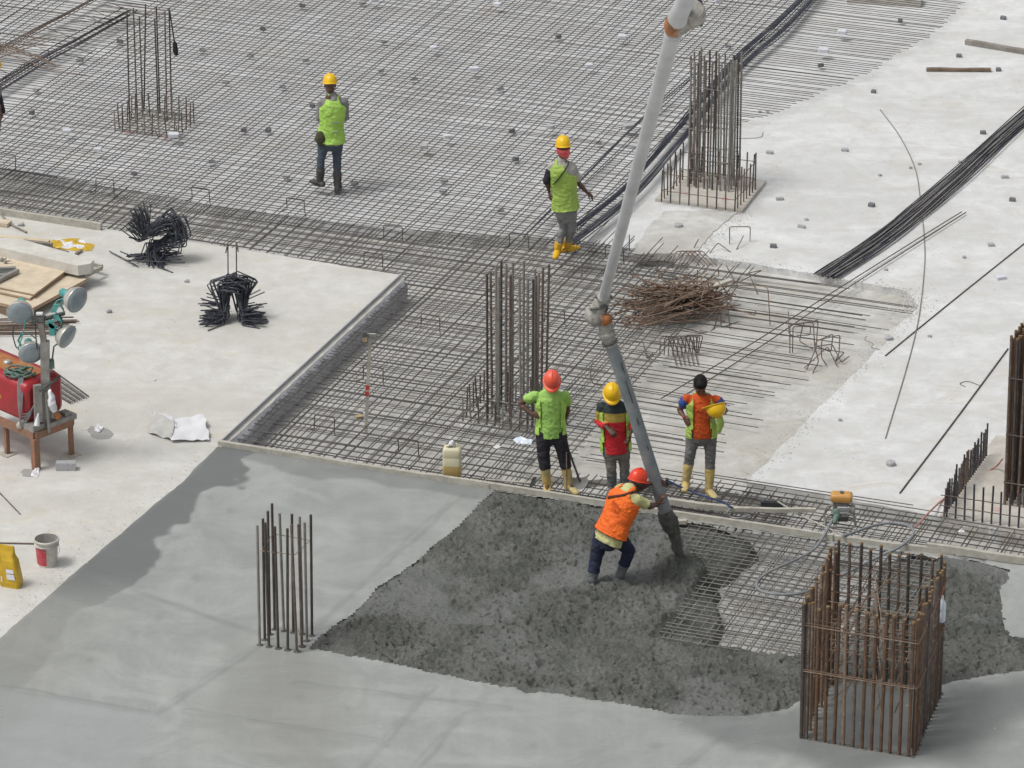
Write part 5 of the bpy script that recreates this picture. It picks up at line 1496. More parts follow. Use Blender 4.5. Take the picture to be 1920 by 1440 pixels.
# squeegee
root = thing('squeegee', 'black rubber squeegee with a thin pole beside the engine', 'squeegee', G(1450, 945, Z_MAT))
c_ = G(1447, 947, Z_MAT + .05); m = MB(); m.box(c_, Vector((.135, -.02, 0)), Vector((.0, .03, 0)), Vector((0, 0, .045))); m.build('rubber_head', 'cable', root)
m = MB(); m.box(c_ + Vector((.01, .01, .052)), Vector((.11, -.015, 0)), Vector((.0, .012, 0)), Vector((0, 0, .006))); m.build('clamp_bar', 'enginegrey', root)
m = MB(); m.loft([c_ + Vector((.07, 0, .05)), G(1500, 966, Z_MAT + .06), G(1585, 1005, Z_MAT + .03)], .011, 7); m.build('pole', 'timber', root)

# poker vibrator engine
q = G(1577, 985, Z_MAT)
root = thing('vibrator_engine', 'small petrol engine with ochre tank driving a long grey hose', 'engine', q)
m = MB(); c_ = q + Vector((0, .05, .355))
rbox(q + Vector((.0, .06, 0)), .135, .085, [(.31, .9), (.325, 1), (.38, 1), (.40, .93), (.41, .7)], 'engineyellow', 'fuel_tank', root, rz=-.1)
m.loft([q + Vector((0, .06, .405)), q + Vector((0, .06, .43))], .026, 12); m.build('filler_cap', 'enginegrey', root)
rbox(q + Vector((.0, .06, 0)), .10, .09, [(.06, .9), (.12, 1), (.24, 1), (.31, .8)], 'enginegrey', 'engine_block', root, rz=-.1)
m = MB()
for k in range(7): m.box(q + Vector((.02 + 0 * k, -.03, .15 + k * .018)), Vector((.075, 0, 0)), Vector((0, .03, 0)), Vector((0, 0, .005)))
m.build('cooling_fins', 'block', root)
rbox(q + Vector((.13, .02, .08)), .04, .06, [(.06, .8), (.08, 1), (.15, 1), (.17, .8)], 'galv', 'muffler', root, rz=-.1)
m = MB(); m.ell(q + Vector((-.06, -.03, .17)), .075, .05, .075, n=14, m=8); m.loft([q + Vector((-.06, -.05, .16)), q + Vector((-.10, -.14, .09))], [.045, .028], 10); m.build('drive_coupling', 'green', root)
m = MB()
for s_ in (-1, 1):
    y_ = .06 + s_ * .12
    m.loft(curve_pts([q + Vector((-.20, y_, .01)), q + Vector((-.17, y_, .16)), q + Vector((-.06, y_, .19)), q + Vector((.12, y_, .17)), q + Vector((.17, y_, .01)), q + Vector((-.02, y_, .0)), q + Vector((-.20, y_, .01))], 5), .011, 7)
m.loft([q + Vector((-.2, -.06, .02)), q + Vector((-.2, .18, .02))], .011, 7); m.loft([q + Vector((.17, -.06, .02)), q + Vector((.17, .18, .02))], .011, 7)
m.build('carry_frame', 'galv', root)
def cable(name, pxz, r_, mk, label, cat='hose', n=7, sides=8):
    m = MB(); m.loft(curve_pts([up(G(x, y, z), r_) for x, y, z in pxz], n), r_, sides)
    return tag(m.build(name, mk), label, cat)
cable('vibrator_hose', [(1560, 978, .06), (1547, 1003, .06), (1528, 1030, .03), (1500, 1048, 0), (1440, 1076, 0), (1419, 1096, -.02), (1428, 1111, -.03), (1465, 1117, -.03), (1512, 1112, -.03), (1560, 1090, -.02), (1600, 1070, -.02), (1650, 1045, .0), (1690, 1026, .06), (1713, 1003, .03), (1702, 988, -.02), (1670, 983, -.03), (1635, 989, -.02), (1580, 1008, .06)], .018, 'greyhose', 'thick grey vibrator hose looping over board into the rusty cage')
cable('blue_hose', [(1252, 903, .10), (1275, 914, .03), (1315, 930, -.04), (1350, 941, 0), (1372, 953, .06)], .012, 'bluecable', 'dark blue hose lying across the bars right of the pipe')
cable('grey_hose', [(1374, 952, .05), (1364, 962, .0), (1370, 971, -.06), (1388, 973, -.06), (1410, 967, -.06)], .012, 'greyhose', 'short curled grey hose at the end of the blue one')
m = MB(); c_ = G(1243, 908, .05)
m.box(c_, Vector((.05, -.01, .02)), Vector((.0, .03, 0)), Vector((0, 0, .03))); m.box(c_ + Vector((.05, 0, .03)), Vector((.02, 0, .0)), Vector((.0, .03, 0)), Vector((0, 0, .045))); m.loft([c_ + Vector((.03, -.02, .03)), c_ + Vector((.12, 0, .0))], .008, 6)
tag(m.build('hose_gun', 'cable'), 'black gun shaped nozzle behind the hose at the blue hose end', 'nozzle')
cable('red_hose', [(1880, 862, Z_WHITE + .3), (1862, 880, Z_WHITE + .05), (1800, 915, Z_WHITE), (1768, 938, Z_WHITE), (1742, 962, Z_MAT), (1722, 984, Z_MAT), (1706, 996, Z_MAT - .1)], .012, 'redcable', 'faded red hose leading from the dark cage fence')
crumple('litter_bottle', [(962, 826), (975, 820), (1000, 826), (994, 834), (970, 833)], Z_MAT, .05, ['bottle'], 'crushed clear bottle behind the green shirt worker', 'litter', seed=21)
crumple('litter_paper', [(924, 838), (933, 834), (940, 838), (931, 842)], Z_MAT, .015, ['plastic'], 'white paper scrap left of the crushed bottle', 'litter', seed=25)
crumple('litter_paper', [(1796, 997), (1803, 991), (1809, 997), (1802, 1001)], Z_MAT, .04, ['plastic'], 'white paper scrap on bars near the right edge', 'litter', seed=27)

# ------------------------------------------------------------------ concrete pump hose
PY = G(1278, 1062, 0).y
def W(px, py, dy=0.0): return V(px, py, PY + dy)
root = thing('pump_pipe', 'long white pump pipe with rubber end hose pouring fresh concrete', 'pump pipe', W(1268, 1000))
m = MB(); a, b = W(1131, 560), W(1265, 52, -9.0)
m.loft([a, a.lerp(b, .02), a.lerp(b, .5), b.lerp(a, .02), b], [.056, .059, .068, .077, .077], 28); m.build('upper_pipe', 'pipe', root)
dpp = (b - a).normalized()
def collar(p, d, r_, w_, mk, name='collar', parent=None, n=26):
    m = MB(); m.loft([p - d * w_ / 2, p - d * w_ * .4, p + d * w_ * .4, p + d * w_ / 2], [r_ * .93, r_, r_, r_ * .93], n); return m.build(name, mk, parent or root)
collar(a.lerp(b, .012), dpp, .085, .06, 'mortar'); collar(a + dpp * .14, dpp, .068, .05, 'pipe')
for s_ in (-1, 1): 
    m = MB(); m.ell(a + dpp * .12 + Vector((s_ * .078, -.02, 0)), .03, .03, .025, n=8, m=6); m.build('clamp_bolt', 'enginegrey', root)
collar(b - dpp * .02, dpp, .094, .07, 'mortar'); collar(b - dpp * .20, dpp, .086, .05, 'pipe')
# swivel elbow at the top
c_ = b + dpp * .16
m = MB(); m.loft(curve_pts([b + dpp * .0, b + dpp * .10 + Vector((.04, 0, 0)), b + dpp * .20 + Vector((.12, .03, .0)), b + dpp * .34 + Vector((.17, .04, .0)), b + dpp * .60 + Vector((.13, -.0, .0))], 4), [(.09, .09)] * 17, 22)
m.v = [tuple(Vector(v) + Vector((mnoise.noise(Vector(v) * 12), mnoise.noise(Vector(v) * 13 + Vector((9, 9, 9))), mnoise.noise(Vector(v) * 12 + Vector((5, 5, 5))))) * .03) for v in m.v]
up_el = m.build('upper_elbow', 'mortar', root)
m = MB(); m.loft(curve_pts([b + dpp * .01 + Vector((-.02, -.05, 0)), b + dpp * .15 + Vector((-.04, -.07, 0)), b + dpp * .34 + Vector((-.03, -.07, 0))], 4), .076, 20); m.build('orange_coupling', 'orange', up_el)
m = MB(); m.loft([b + dpp * .33 + Vector((.0, -.05, 0)), b + dpp * .38 + Vector((.0, -.05, 0)), b + dpp * .60 + Vector((.02, -.05, .02)), b + dpp * 1.6 + Vector((.1, -.1, .1))], [.096, .096, .086, .086], 22); m.build('pipe_above', 'pipe', root)
m = MB(); m.loft(curve_pts([c_ + Vector((.22, -.02, -.02)), c_ + Vector((.25, -.02, .08)), c_ + Vector((.20, -.05, .26)), c_ + Vector((.12, -.08, .42))], 4), .028, 8); m.loft([c_ + Vector((-.12, -.05, .30)), c_ + Vector((.12, -.05, .33))], .03, 8); m.build('safety_hook', 'bluebar', up_el)
# lower elbow
e0 = W(1119, 592)
m = MB(); m.ell(e0 + Vector((-.02, 0, 0)), .125, .12, .13, n=18, m=12); m.loft(curve_pts([a + dpp * .02, W(1122, 585), W(1128, 598, 0), W(1140, 618)], 4), [.09] * 12 + [.088], 18)
m.v = [tuple(Vector(v) + Vector((mnoise.noise(Vector(v) * 14), mnoise.noise(Vector(v) * 13 + Vector((9, 9, 9))), mnoise.noise(Vector(v) * 12 + Vector((5, 5, 5))))) * .018) for v in m.v]
el = m.build('lower_elbow', 'mortar', root)
m = MB(); m.loft([W(1127, 602, -.09), W(1143, 596, -.07)], [.06, .055], 14); m.loft([W(1133, 607, -.02), W(1141, 592, -.02)], .07, 14); m.build('orange_coupling', 'orange', el)
m = MB(); m.loft(curve_pts([W(1135, 585, -.03), W(1139, 577, -.08), W(1133, 572, -.10), W(1124, 575, -.10)], 4), .016, 7); m.loft([W(1106, 580, -.1), W(1134, 577, -.1)], .018, 7); m.build('clamp_lever', 'enginegrey', el)
l0, l1 = W(1135, 615), W(1258, 990)
dl = (l1 - l0).normalized()
pts = [W(1135, 615), W(1141, 634), W(1146, 648), W(1172, 722), W(1200, 810), W(1224, 885), W(1243, 945), W(1252, 972)]
m = MB(); m.loft(curve_pts(pts[:3], 5), .082, 24); m.build('steel_end', 'mortar', root)
m = MB(); m.loft(curve_pts([pts[2] - dl * .02] + pts[3:], 6), .078, 26); hs = m.build('rubber_hose', 'hose', root)
collar(W(1138, 627), dl, .102, .06, 'mortar'); collar(W(1143, 641), dl, .097, .035, 'enginegrey')
# dark scuffs on the hose
for (xx, yy, L_) in ((1168, 690, .14), (1180, 735, .30), (1196, 790, .10), (1215, 840, .06)):
    m = MB(); p_ = W(xx, yy, -.082); m.loft([p_ - dl * L_ * .5, p_, p_ + dl * L_ * .5], [(.004, .004), (.014, .006), (.004, .004)], 8); m.build('scuff', 'cable', hs)
m = MB(); m.loft([W(1247, 958), W(1252, 972), W(1258, 988), W(1264, 999)], [.085, .108, .10, .062], 22)
m.v = [tuple(Vector(v) + Vector((mnoise.noise(Vector(v) * 22), mnoise.noise(Vector(v) * 21 + Vector((9, 9, 9))), mnoise.noise(Vector(v) * 18 + Vector((5, 5, 5))))) * .022) for v in m.v]
for k in range(9):
    p_ = W(1262 + random.uniform(-4, 9), 968 + random.uniform(-8, 20), random.uniform(-.08, .05)); m.loft([p_, p_ + Vector((random.uniform(-.01, .03), 0, -.10 - random.random() * .12))], [.007, .003], 5)
m.build('caked_hose_end', 'hosewet', root)
m = MB(); pts = [W(1262, 992), W(1266, 1010), W(1271, 1032), W(1276, 1052), W(1279, 1066)]
m.loft(curve_pts(pts, 4), [.075, .075, .072, .068, .066, .064, .062, .061, .060, .060, .062, .066, .072, .085, .10, .13, .17], 14)
m.v = [tuple(Vector(v) + Vector((mnoise.noise(Vector(v) * 20), mnoise.noise(Vector(v) * 22 + Vector((9, 9, 9))), 0)) * .022) for v in m.v]
o = m.build('concrete_stream', 'hosewet'); tag(o, 'dark stream of wet concrete falling from the hose end', 'concrete', kind='stuff')

# ------------------------------------------------------------------ lighting rig
q = G(68, 880, 0)
e1 = Vector((.70, .714, 0)); e2 = Vector((-.714, .70, 0)); ez = Vector((0, 0, 1))
root = thing('lighting_rig', 'rusty lighting rig with red engine tank and four lamp heads', 'lighting rig', q)
def rg(a, b, z): return q + e1 * a + e2 * b + ez * z
for (a, b, r_) in ((0, 0, .045), (.60, .02, .028), (.05, .62, .028), (.60, 1.5, .04)):
    m = MB(); m.box(rg(a, b, .21), e1 * r_, e2 * r_ * .8, ez * .21); lg = m.build('leg', 'rustpaint', root)
    if (a, b) != (0, 0):
        m = MB(); m.box(rg(a, b, .006), e1 * .09, e2 * .09, ez * .006); m.build('foot_plate', 'timber', lg)
for (a0, b0, a1, b1) in ((0, 0, .62, 0), (0, 0, 0, 1.6), (.62, 0, .62, 1.6)):
    p0, p1 = rg(a0, b0, .46), rg(a1, b1, .46); d = (p1 - p0) * .5; s_ = d.cross(ez).normalized() * .03
    m = MB(); m.box((p0 + p1) / 2, d, s_, ez * .045); m.build('base_beam', 'rustpaint', root)
m = MB(); m.box(rg(.10, .10, .54), e1 * .12, e2 * .10, ez * .045); m.box(rg(.45, .06, .53), e1 * .22, e2 * .09, ez * .035); m.box(rg(.55, .05, .58), e1 * .05, e2 * .06, ez * .03); m.build('ballast_tray', 'galv', root)
m = MB(); m.ell(rg(-.02, .26, .53), .05, .05, .05, n=12, m=8); m.build('wheel', 'timber', root)
# tank: rounded box lying along e2
m = MB(); ks = []
for (sx, sz, a0) in ((1, 1, 0), (-1, 1, 90), (-1, -1, 180), (1, -1, 270)):
    for k in range(6):
        t = R(a0 + k * 18); ks.append((sx * .68 + .32 * math.cos(t), sz * .62 + .38 * math.sin(t)))
def tank(b0, b1, hw, zc, hz, mk, name, par):
    m = MB(); vs = []
    lvs = [(b0, .80), (b0 + .03, .95), (b0 + .07, 1), (b1 - .07, 1), (b1, .9)]
    for (b_, s_) in lvs: vs += [rg(.31 + k0 * hw * s_, b_, zc + k1 * hz * s_) for k0, k1 in ks]
    K = len(ks)
    m.add(vs, [(j * K + i, j * K + (i + 1) % K, (j + 1) * K + (i + 1) % K, (j + 1) * K + i) for j in range(len(lvs) - 1) for i in range(K)], 0, True)
    m.add(vs[:K], [tuple(range(K - 1, -1, -1))]); m.add(vs[-K:], [tuple(range(K))])
    return m.build(name, mk, par)
tk = tank(.14, 1.6, .31, .83, .27, 'red', 'tank', root)
m = MB(); m.prism([(p_.x, p_.y) for p_ in (rg(.14, .30, 0), rg(.48, .30, 0), rg(.48, 1.5, 0), rg(.14, 1.5, 0))], 1.108, 1.095); m.build('rusty_top', ['rustyellow', 'rustyellow'], tk)
m = MB(); cc = rg(.30, .85, 1.11); m.loft([cc, cc + ez * .02, cc + ez * .035], [.055, .055, .035], 16); m.build('filler_cap', 'lampmetal', tk)
# number on the tank side
def text(body, size, loc, xax, nrm, mk, name, parent, ext=.002):
    cu = bpy.data.curves.new(name, 'FONT'); cu.body = body; cu.size = size; cu.extrude = ext; cu.align_x = 'CENTER'; cu.align_y = 'CENTER'
    tmp = bpy.data.objects.new(name + '_t', cu); COL.objects.link(tmp)
    bpy.context.view_layer.update()
    dg = bpy.context.evaluated_depsgraph_get()
    me = bpy.data.meshes.new_from_object(tmp.evaluated_get(dg)); bpy.data.objects.remove(tmp)
    me.name = name; me.materials.clear(); me.materials.append(M[mk])
    xax = Vector(xax).normalized(); nrm = Vector(nrm).normalized(); yax = nrm.cross(xax)
    me.transform(Matrix((xax, yax, nrm)).transposed().to_4x4())
    o = bpy.data.objects.new(name, me); COL.objects.link(o); o.parent = parent; o.location = Vector(loc) - world_loc(parent)
    return o
text('34', .085, rg(-.004, .66, .80) , -e2, -e1, 'bagyellow', 'painted_number', tk)
# cable heap on the tank
m = MB()
for k in range(9):
    c_ = rg(.12 + random.uniform(-.03, .08), .42 + random.uniform(-.13, .1), 1.12 + random.uniform(0, .08))
    rr = random.uniform(.07, .14)
    m.loft([c_ + Vector((math.cos(i / 9 * 6.3) * rr, math.sin(i / 9 * 6.3) * rr * .7, random.uniform(-.03, .03))) for i in range(10)], .013, 6)
m.build('cable_coil', 'green', root)
for k in range(5):
    m = MB(); m.loft(curve_pts([rg(.08, .36 - k * .02, 1.14), rg(-.03, .26 - k * .02, 1.0 - k * .03), rg(-.05, .22, .75 - k * .05), rg(.02, .14, .72 - k * .02), rg(.12, .10, .85)], 5), .007, 6); m.build('cable', 'greyhose', root)
# mast
MY = rg(.26, .04, 0).y
def mw(px, py, dy=0.0): return V(px, py, MY + dy)
m = MB(); a_, b_ = mw(87, 795), mw(84, 640); d = (b_ - a_) * .5; m.box((a_ + b_) / 2, d, Vector((.055, .0, 0)), Vector((0, .05, 0))); m.build('lower_mast', 'galv', root)
m = MB(); a_, b_ = mw(84, 650), mw(76, 604); d = (b_ - a_) * .5; m.box((a_ + b_) / 2, d, Vector((.036, .0, 0)), Vector((0, .035, 0))); m.build('upper_mast', 'greytimber', root)
m = MB(); a_, b_ = mw(72, 790, -.12), mw(70, 722, -.12); d = (b_ - a_) * .5; m.box((a_ + b_) / 2, d, Vector((.045, .02, 0)), Vector((-.01, .03, 0))); m.build('post', 'galv', root)
m = MB(); m.loft([mw(92, 810, -.10), mw(86, 735, -.10)], .022, 8); m.build('post', 'galv', root)
m = MB(); m.loft([mw(74, 733, -.15), mw(112, 706, .05)], .02, 8); m.build('clamp_bar', 'enginegrey', root)
m = MB(); a_, b_ = mw(58, 605, -.05), mw(122, 587, .1); d = (b_ - a_) * .5; m.box((a_ + b_) / 2, d, Vector((0, .025, 0)), Vector((0, 0, .022))); m.build('cross_bar', 'enginegrey', root)
m = MB(); c_ = mw(73, 597); m.box(c_, Vector((.075, -.02, 0)), Vector((.01, .04, 0)), Vector((0, 0, .035))); m.box(mw(74, 588), Vector((.04, 0, 0)), Vector((0, .03, 0)), Vector((0, 0, .012)), 1); m.build('mast_head', ['enginegrey', 'plastic'], root)
m = MB(); c_ = mw(95, 682, .02); m.box(c_, Vector((.042, .01, 0)), Vector((-.01, .05, 0)), Vector((0, 0, .05))); m.loft([mw(98, 674), mw(101, 650), mw(107, 645)], .011, 6); m.build('winch', 'green', root)
m = MB(); c_ = mw(95, 702, .05); m.box(c_, Vector((.05, .02, .0)), Vector((-.01, .03, 0)), Vector((0, 0, .03))); m.build('red_bracket', 'red', root)
m = MB(); m.loft(curve_pts([mw(95, 730, -.12), mw(96, 738, -.13), mw(96, 750, -.15), mw(98, 760, -.14), mw(99, 764, -.12)], 4), [(.015 + .07 * min(1, i / 9), .01 + .035 * min(1, i / 9)) for i in range(17)], 14)
m.v = [tuple(Vector(v) + Vector((mnoise.noise(Vector(v) * 16), mnoise.noise(Vector(v) * 15), mnoise.noise(Vector(v) * 14))) * .03) for v in m.v]
m.build('plastic_wrap', 'plastic', root)
m = MB(); m.loft([mw(72, 775, -.16), mw(70, 788, -.16), mw(69, 798, -.18)], [(.025, .01), (.05, .03), (.06, .04)], 9); m.build('plastic_wrap', 'plastic', root)
m = MB(); c_ = mw(101, 775, .0); rbox(mw(101, 782), .05, .05, [(0, .9), (.03, 1), (.08, 1), (.1, .6)], 'galv', 'battery_box', root)
m = MB(); m.ell(mw(108, 780, -.05), .05, .04, .05, n=8, m=6); m.build('pulley', 'rustyellow', root)
def lamp(px, py, nrm, sc, upv, lab):
    c = mw(px, py, -.03); n_ = Vector(nrm).normalized(); s1 = n_.cross(Vector((0, 0, 1))).normalized()
    base = root
    m = MB(); K = 26
    prof = [(0, .168), (-.01, .172), (-.02, .168), (-.06, .158), (-.12, .125), (-.16, .075), (-.175, .05)]
    m.loft([c + n_ * (h * sc) for h, r_ in prof], [r_ * sc for h, r_ in prof], K, side=s1); lh = m.build('lamp_head', 'lampmetal', base)
    if lab: lh['label'] = lab
    m = MB(); m.loft([c + n_ * .001, c + n_ * .006, c + n_ * .022 * sc, c + n_ * .028 * sc], [.158 * sc, .158 * sc, .10 * sc, .03 * sc], K, side=s1); m.build('glass', 'lampglass', lh)
    m = MB(); m.loft([c - n_ * .16 * sc, c - n_ * .19 * sc, c - n_ * .28 * sc, c - n_ * .31 * sc], [.055 * sc, .058 * sc, .052 * sc, .03 * sc], 16, side=s1); m.build('housing', 'teal', lh)
    m = MB(); u_ = Vector(upv).normalized()
    for s_ in (-1, 1):
        p_ = c - n_ * .14 * sc + s1 * s_ * .10 * sc
        m.loft([p_, p_ + u_ * .10 + s1 * s_ * .02, p_ + u_ * .20 - s1 * s_ * .06], [(.022, .008)] * 3, 6)
    m.build('yoke', 'teal', lh)
lamp(38, 588, (0.03, -.985, -.22), 1.0, (.1, .3, -1), 'upper left lamp head')
lamp(145, 563, (.72, -.66, -.12), 1.0, (-.3, .2, -1), 'upper right lamp head')
lamp(58, 663, (.22, -.95, -.26), .93, (-.3, .3, 1), 'lower left lamp head')
lamp(127, 632, (.80, -.55, -.28), .93, (-.5, .2, 1), 'lower right lamp head')
for pts_ in ([(48, 600), (42, 630), (34, 655), (44, 650)], [(110, 592), (102, 580), (106, 565), (118, 560)], [(112, 590), (118, 605), (110, 618), (104, 618)], [(66, 605), (68, 640), (70, 655)], [(26, 612), (24, 628), (30, 650), (34, 652)],
             [(80, 600), (95, 595), (108, 602), (112, 612)]):
    m = MB(); m.loft(curve_pts([mw(x, y, -.05) for x, y in pts_], 5), .008, 6); m.build('lamp_cable', random.choice(('cable', 'teal', 'green')), root)
m = MB()
for (x0, y0, x1, y1) in ((96, 600, 98, 628), (104, 590, 110, 600), (90, 605, 102, 615), (106, 570, 100, 585)):
    a_, b_ = mw(x0, y0, -.06), mw(x1, y1, -.06); d = (b_ - a_) * .5; m.box((a_ + b_) / 2, d, Vector((.035, 0, 0)), Vector((0, .02, 0)))
m.build('bracket', 'teal', root)

# ------------------------------------------------------------------ people
for k_, c1, c2, rg_, s_ in (
    ('skin', (0.12, 0.060, 0.042, 1), (0.085, 0.042, 0.031, 1), .55, 20), ('skin2', (0.17, 0.085, 0.06, 1), (0.13, 0.065, 0.045, 1), .55, 20),
    ('hair', (0.012, 0.011, 0.012, 1), (0.02, 0.018, 0.018, 1), .6, 60),
    ('vest_green', (0.43, 0.70, 0.13, 1), (0.36, 0.60, 0.10, 1), .7, 6), ('vest_dull', (0.40, 0.57, 0.10, 1), (0.33, 0.48, 0.10, 1), .7, 6),
    ('shirt_green', (0.36, 0.62, 0.14, 1), (0.30, 0.52, 0.12, 1), .8, 6), ('vest_orange', (0.90, 0.17, 0.012, 1), (0.80, 0.13, 0.012, 1), .7, 6),
    ('tee_orange', (0.62, 0.09, 0.010, 1), (0.52, 0.075, 0.01, 1), .8, 6), ('sleeve_blue', (0.035, 0.075, 0.30, 1), (0.03, 0.06, 0.22, 1), .8, 8),
    ('shirt_grey', (0.27, 0.265, 0.255, 1), (0.20, 0.20, 0.195, 1), .85, 8), ('shirt_white', (0.46, 0.44, 0.41, 1), (0.38, 0.36, 0.34, 1), .85, 8),
    ('shirt_khaki', (0.56, 0.56, 0.27, 1), (0.48, 0.48, 0.22, 1), .85, 8), ('black_cloth', (0.014, 0.014, 0.02, 1), (0.03, 0.028, 0.035, 1), .9, 8),
    ('jeans', (0.055, 0.075, 0.105, 1), (0.085, 0.105, 0.135, 1), .9, 8), ('navy', (0.008, 0.013, 0.05, 1), (0.03, 0.035, 0.06, 1), .9, 6),
    ('greypants', (0.19, 0.19, 0.185, 1), (0.13, 0.13, 0.127, 1), .9, 8), ('palepants', (0.27, 0.275, 0.275, 1), (0.19, 0.195, 0.195, 1), .9, 8), ('taupepants', (0.22, 0.20, 0.18, 1), (0.15, 0.135, 0.12, 1), .9, 8),
    ('boot_yellow', (0.66, 0.47, 0.12, 1), (0.50, 0.42, 0.22, 1), .6, 6), ('boot_bright', (0.78, 0.46, 0.02, 1), (0.68, 0.38, 0.02, 1), .5, 6),
    ('boot_black', (0.022, 0.022, 0.026, 1), (0.10, 0.095, 0.085, 1), .6, 6), ('boot_mud', (0.35, 0.33, 0.28, 1), (0.24, 0.225, 0.19, 1), .8, 6), ('boot_grey', (0.15, 0.16, 0.165, 1), (0.10, 0.11, 0.12, 1), .7, 6),
    ('helmet_yellow', (0.85, 0.52, 0.01, 1), (0.78, 0.46, 0.01, 1), .35, 8), ('helmet_red', (0.78, 0.06, 0.02, 1), (0.70, 0.05, 0.02, 1), .35, 8), ('helmet_worn', (0.80, 0.075, 0.03, 1), (0.76, 0.14, 0.09, 1), .4, 4),
    ('scarf', (0.80, 0.04, 0.16, 1), (0.70, 0.20, 0.10, 1), .8, 30), ('olive', (0.085, 0.085, 0.04, 1), (0.055, 0.055, 0.028, 1), .9, 14), ('trim', (0.06, 0.07, 0.03, 1), None, .8, 14),
    ('brownstrap', (0.075, 0.02, 0.012, 1), None, .7, 14), ('reflect', (0.30, 0.32, 0.34, 1), None, .4, 14), ('stripe_green', (0.02, 0.035, 0.035, 1), (0.03, 0.05, 0.045, 1), .85, 14), ('printred', (0.55, 0.09, 0.02, 1), None, .8, 14)):
    t_ = simple('cloth_' + k_, c1, c2, s_, rg_)
    M[k_] = t_
    nt_ = t_.node_tree
    nz = nt_.nodes.new('ShaderNodeTexNoise'); nz.inputs['Scale'].default_value = 11 if 'helmet' not in k_ else 2
    nz.inputs['Detail'].default_value = 3
    tc_ = nt_.nodes.new('ShaderNodeTexCoord'); nt_.links.new(tc_.outputs['Object'], nz.inputs['Vector'])
    bp_ = nt_.nodes.new('ShaderNodeBump'); bp_.inputs['Distance'].default_value = .05; bp_.inputs['Strength'].default_value = .75 if ('helmet' not in k_ and 'skin' not in k_) else .05
    nt_.links.new(nz.outputs['Fac'], bp_.inputs['Height']); nt_.links.new(bp_.outputs[0], nt_.nodes['Principled BSDF'].inputs['Normal'])
def stripes(zs):
    """rugby shirt: dark green over mustard over red, by height"""
    t = NT('striped_shirt_cloth')
    c = t.n('ShaderNodeNewGeometry').outputs['Position']
    sp = t.n('ShaderNodeSeparateXYZ'); t.l(c, sp.inputs[0])
    z = sp.outputs['Z']
    x = t.mix(t.math('GREATER_THAN', z, zs[0]), (0.56, 0.02, 0.03, 1), (0.42, 0.30, 0.06, 1))
    x = t.mix(t.math('GREATER_THAN', z, zs[1]), x, (0.022, 0.035, 0.035, 1))
    t.col(x); t.rough(.85)
    t.bump(t.noise(t.coord(True), 9, 3), .5, .05)
    return t.m

def fused(mb, voxel, name, mats, parent, smooth=2, cut=None, solid=0.0, label=None, matfn=None):
    """grow the collected tubes into one continuous surface"""
    me = mb.mesh(name + '_raw')
    o = bpy.data.objects.new(name + '_raw', me); COL.objects.link(o)
    md = o.modifiers.new('r', 'REMESH'); md.mode = 'VOXEL'; md.voxel_size = voxel; md.adaptivity = 0
    if smooth:
        s_ = o.modifiers.new('s', 'SMOOTH'); s_.factor = .5; s_.iterations = smooth
    bpy.context.view_layer.update()
    dg = bpy.context.evaluated_depsgraph_get()
    new = bpy.data.meshes.new_from_object(o.evaluated_get(dg))
    bpy.data.objects.remove(o); bpy.data.meshes.remove(me)
    if cut:
        bm = bmesh.new(); bm.from_mesh(new)
        dead = [f for f in bm.faces if cut(f.calc_center_median())]
        bmesh.ops.delete(bm, geom=dead, context='FACES')
        bm.to_mesh(new); bm.free()
    if not name.startswith(('body', 'hair')):
        nv = len(new.vertices); co = np.empty(nv * 3); new.vertices.foreach_get('co', co); co = co.reshape(-1, 3)
        nm_ = np.array([tuple(v.normal) for v in new.vertices])
        amp_ = .004 if name == 'boot' else .010
        d_ = np.array([mnoise.fractal(Vector((c_[0] * 9, c_[1] * 9, c_[2] * 15 + c_[0] * 6)), .9, 2.1, 3) for c_ in co])
        d_ = -np.abs(d_) * 1.3 + .35
        co = co + nm_ * (d_ * amp_)[:, None]
        new.vertices.foreach_set('co', co.ravel()); new.update()
    off = world_loc(parent)
    new.transform(Matrix.Translation(-off))
    new.name = name
    new.materials.clear()
    for m_ in (mats if isinstance(mats, (list, tuple)) else [mats]):
        new.materials.append(M[m_] if isinstance(m_, str) else m_)
    new.polygons.foreach_set('use_smooth', np.ones(len(new.polygons), bool))
    if matfn:
        for p_ in new.polygons: p_.material_index = matfn(p_.center + off)
    ob = bpy.data.objects.new(name, new); COL.objects.link(ob); ob.parent = parent
    if solid:
        so = ob.modifiers.new('thick', 'SOLIDIFY'); so.thickness = solid; so.offset = 1
    if label: ob['label'] = label
    return ob

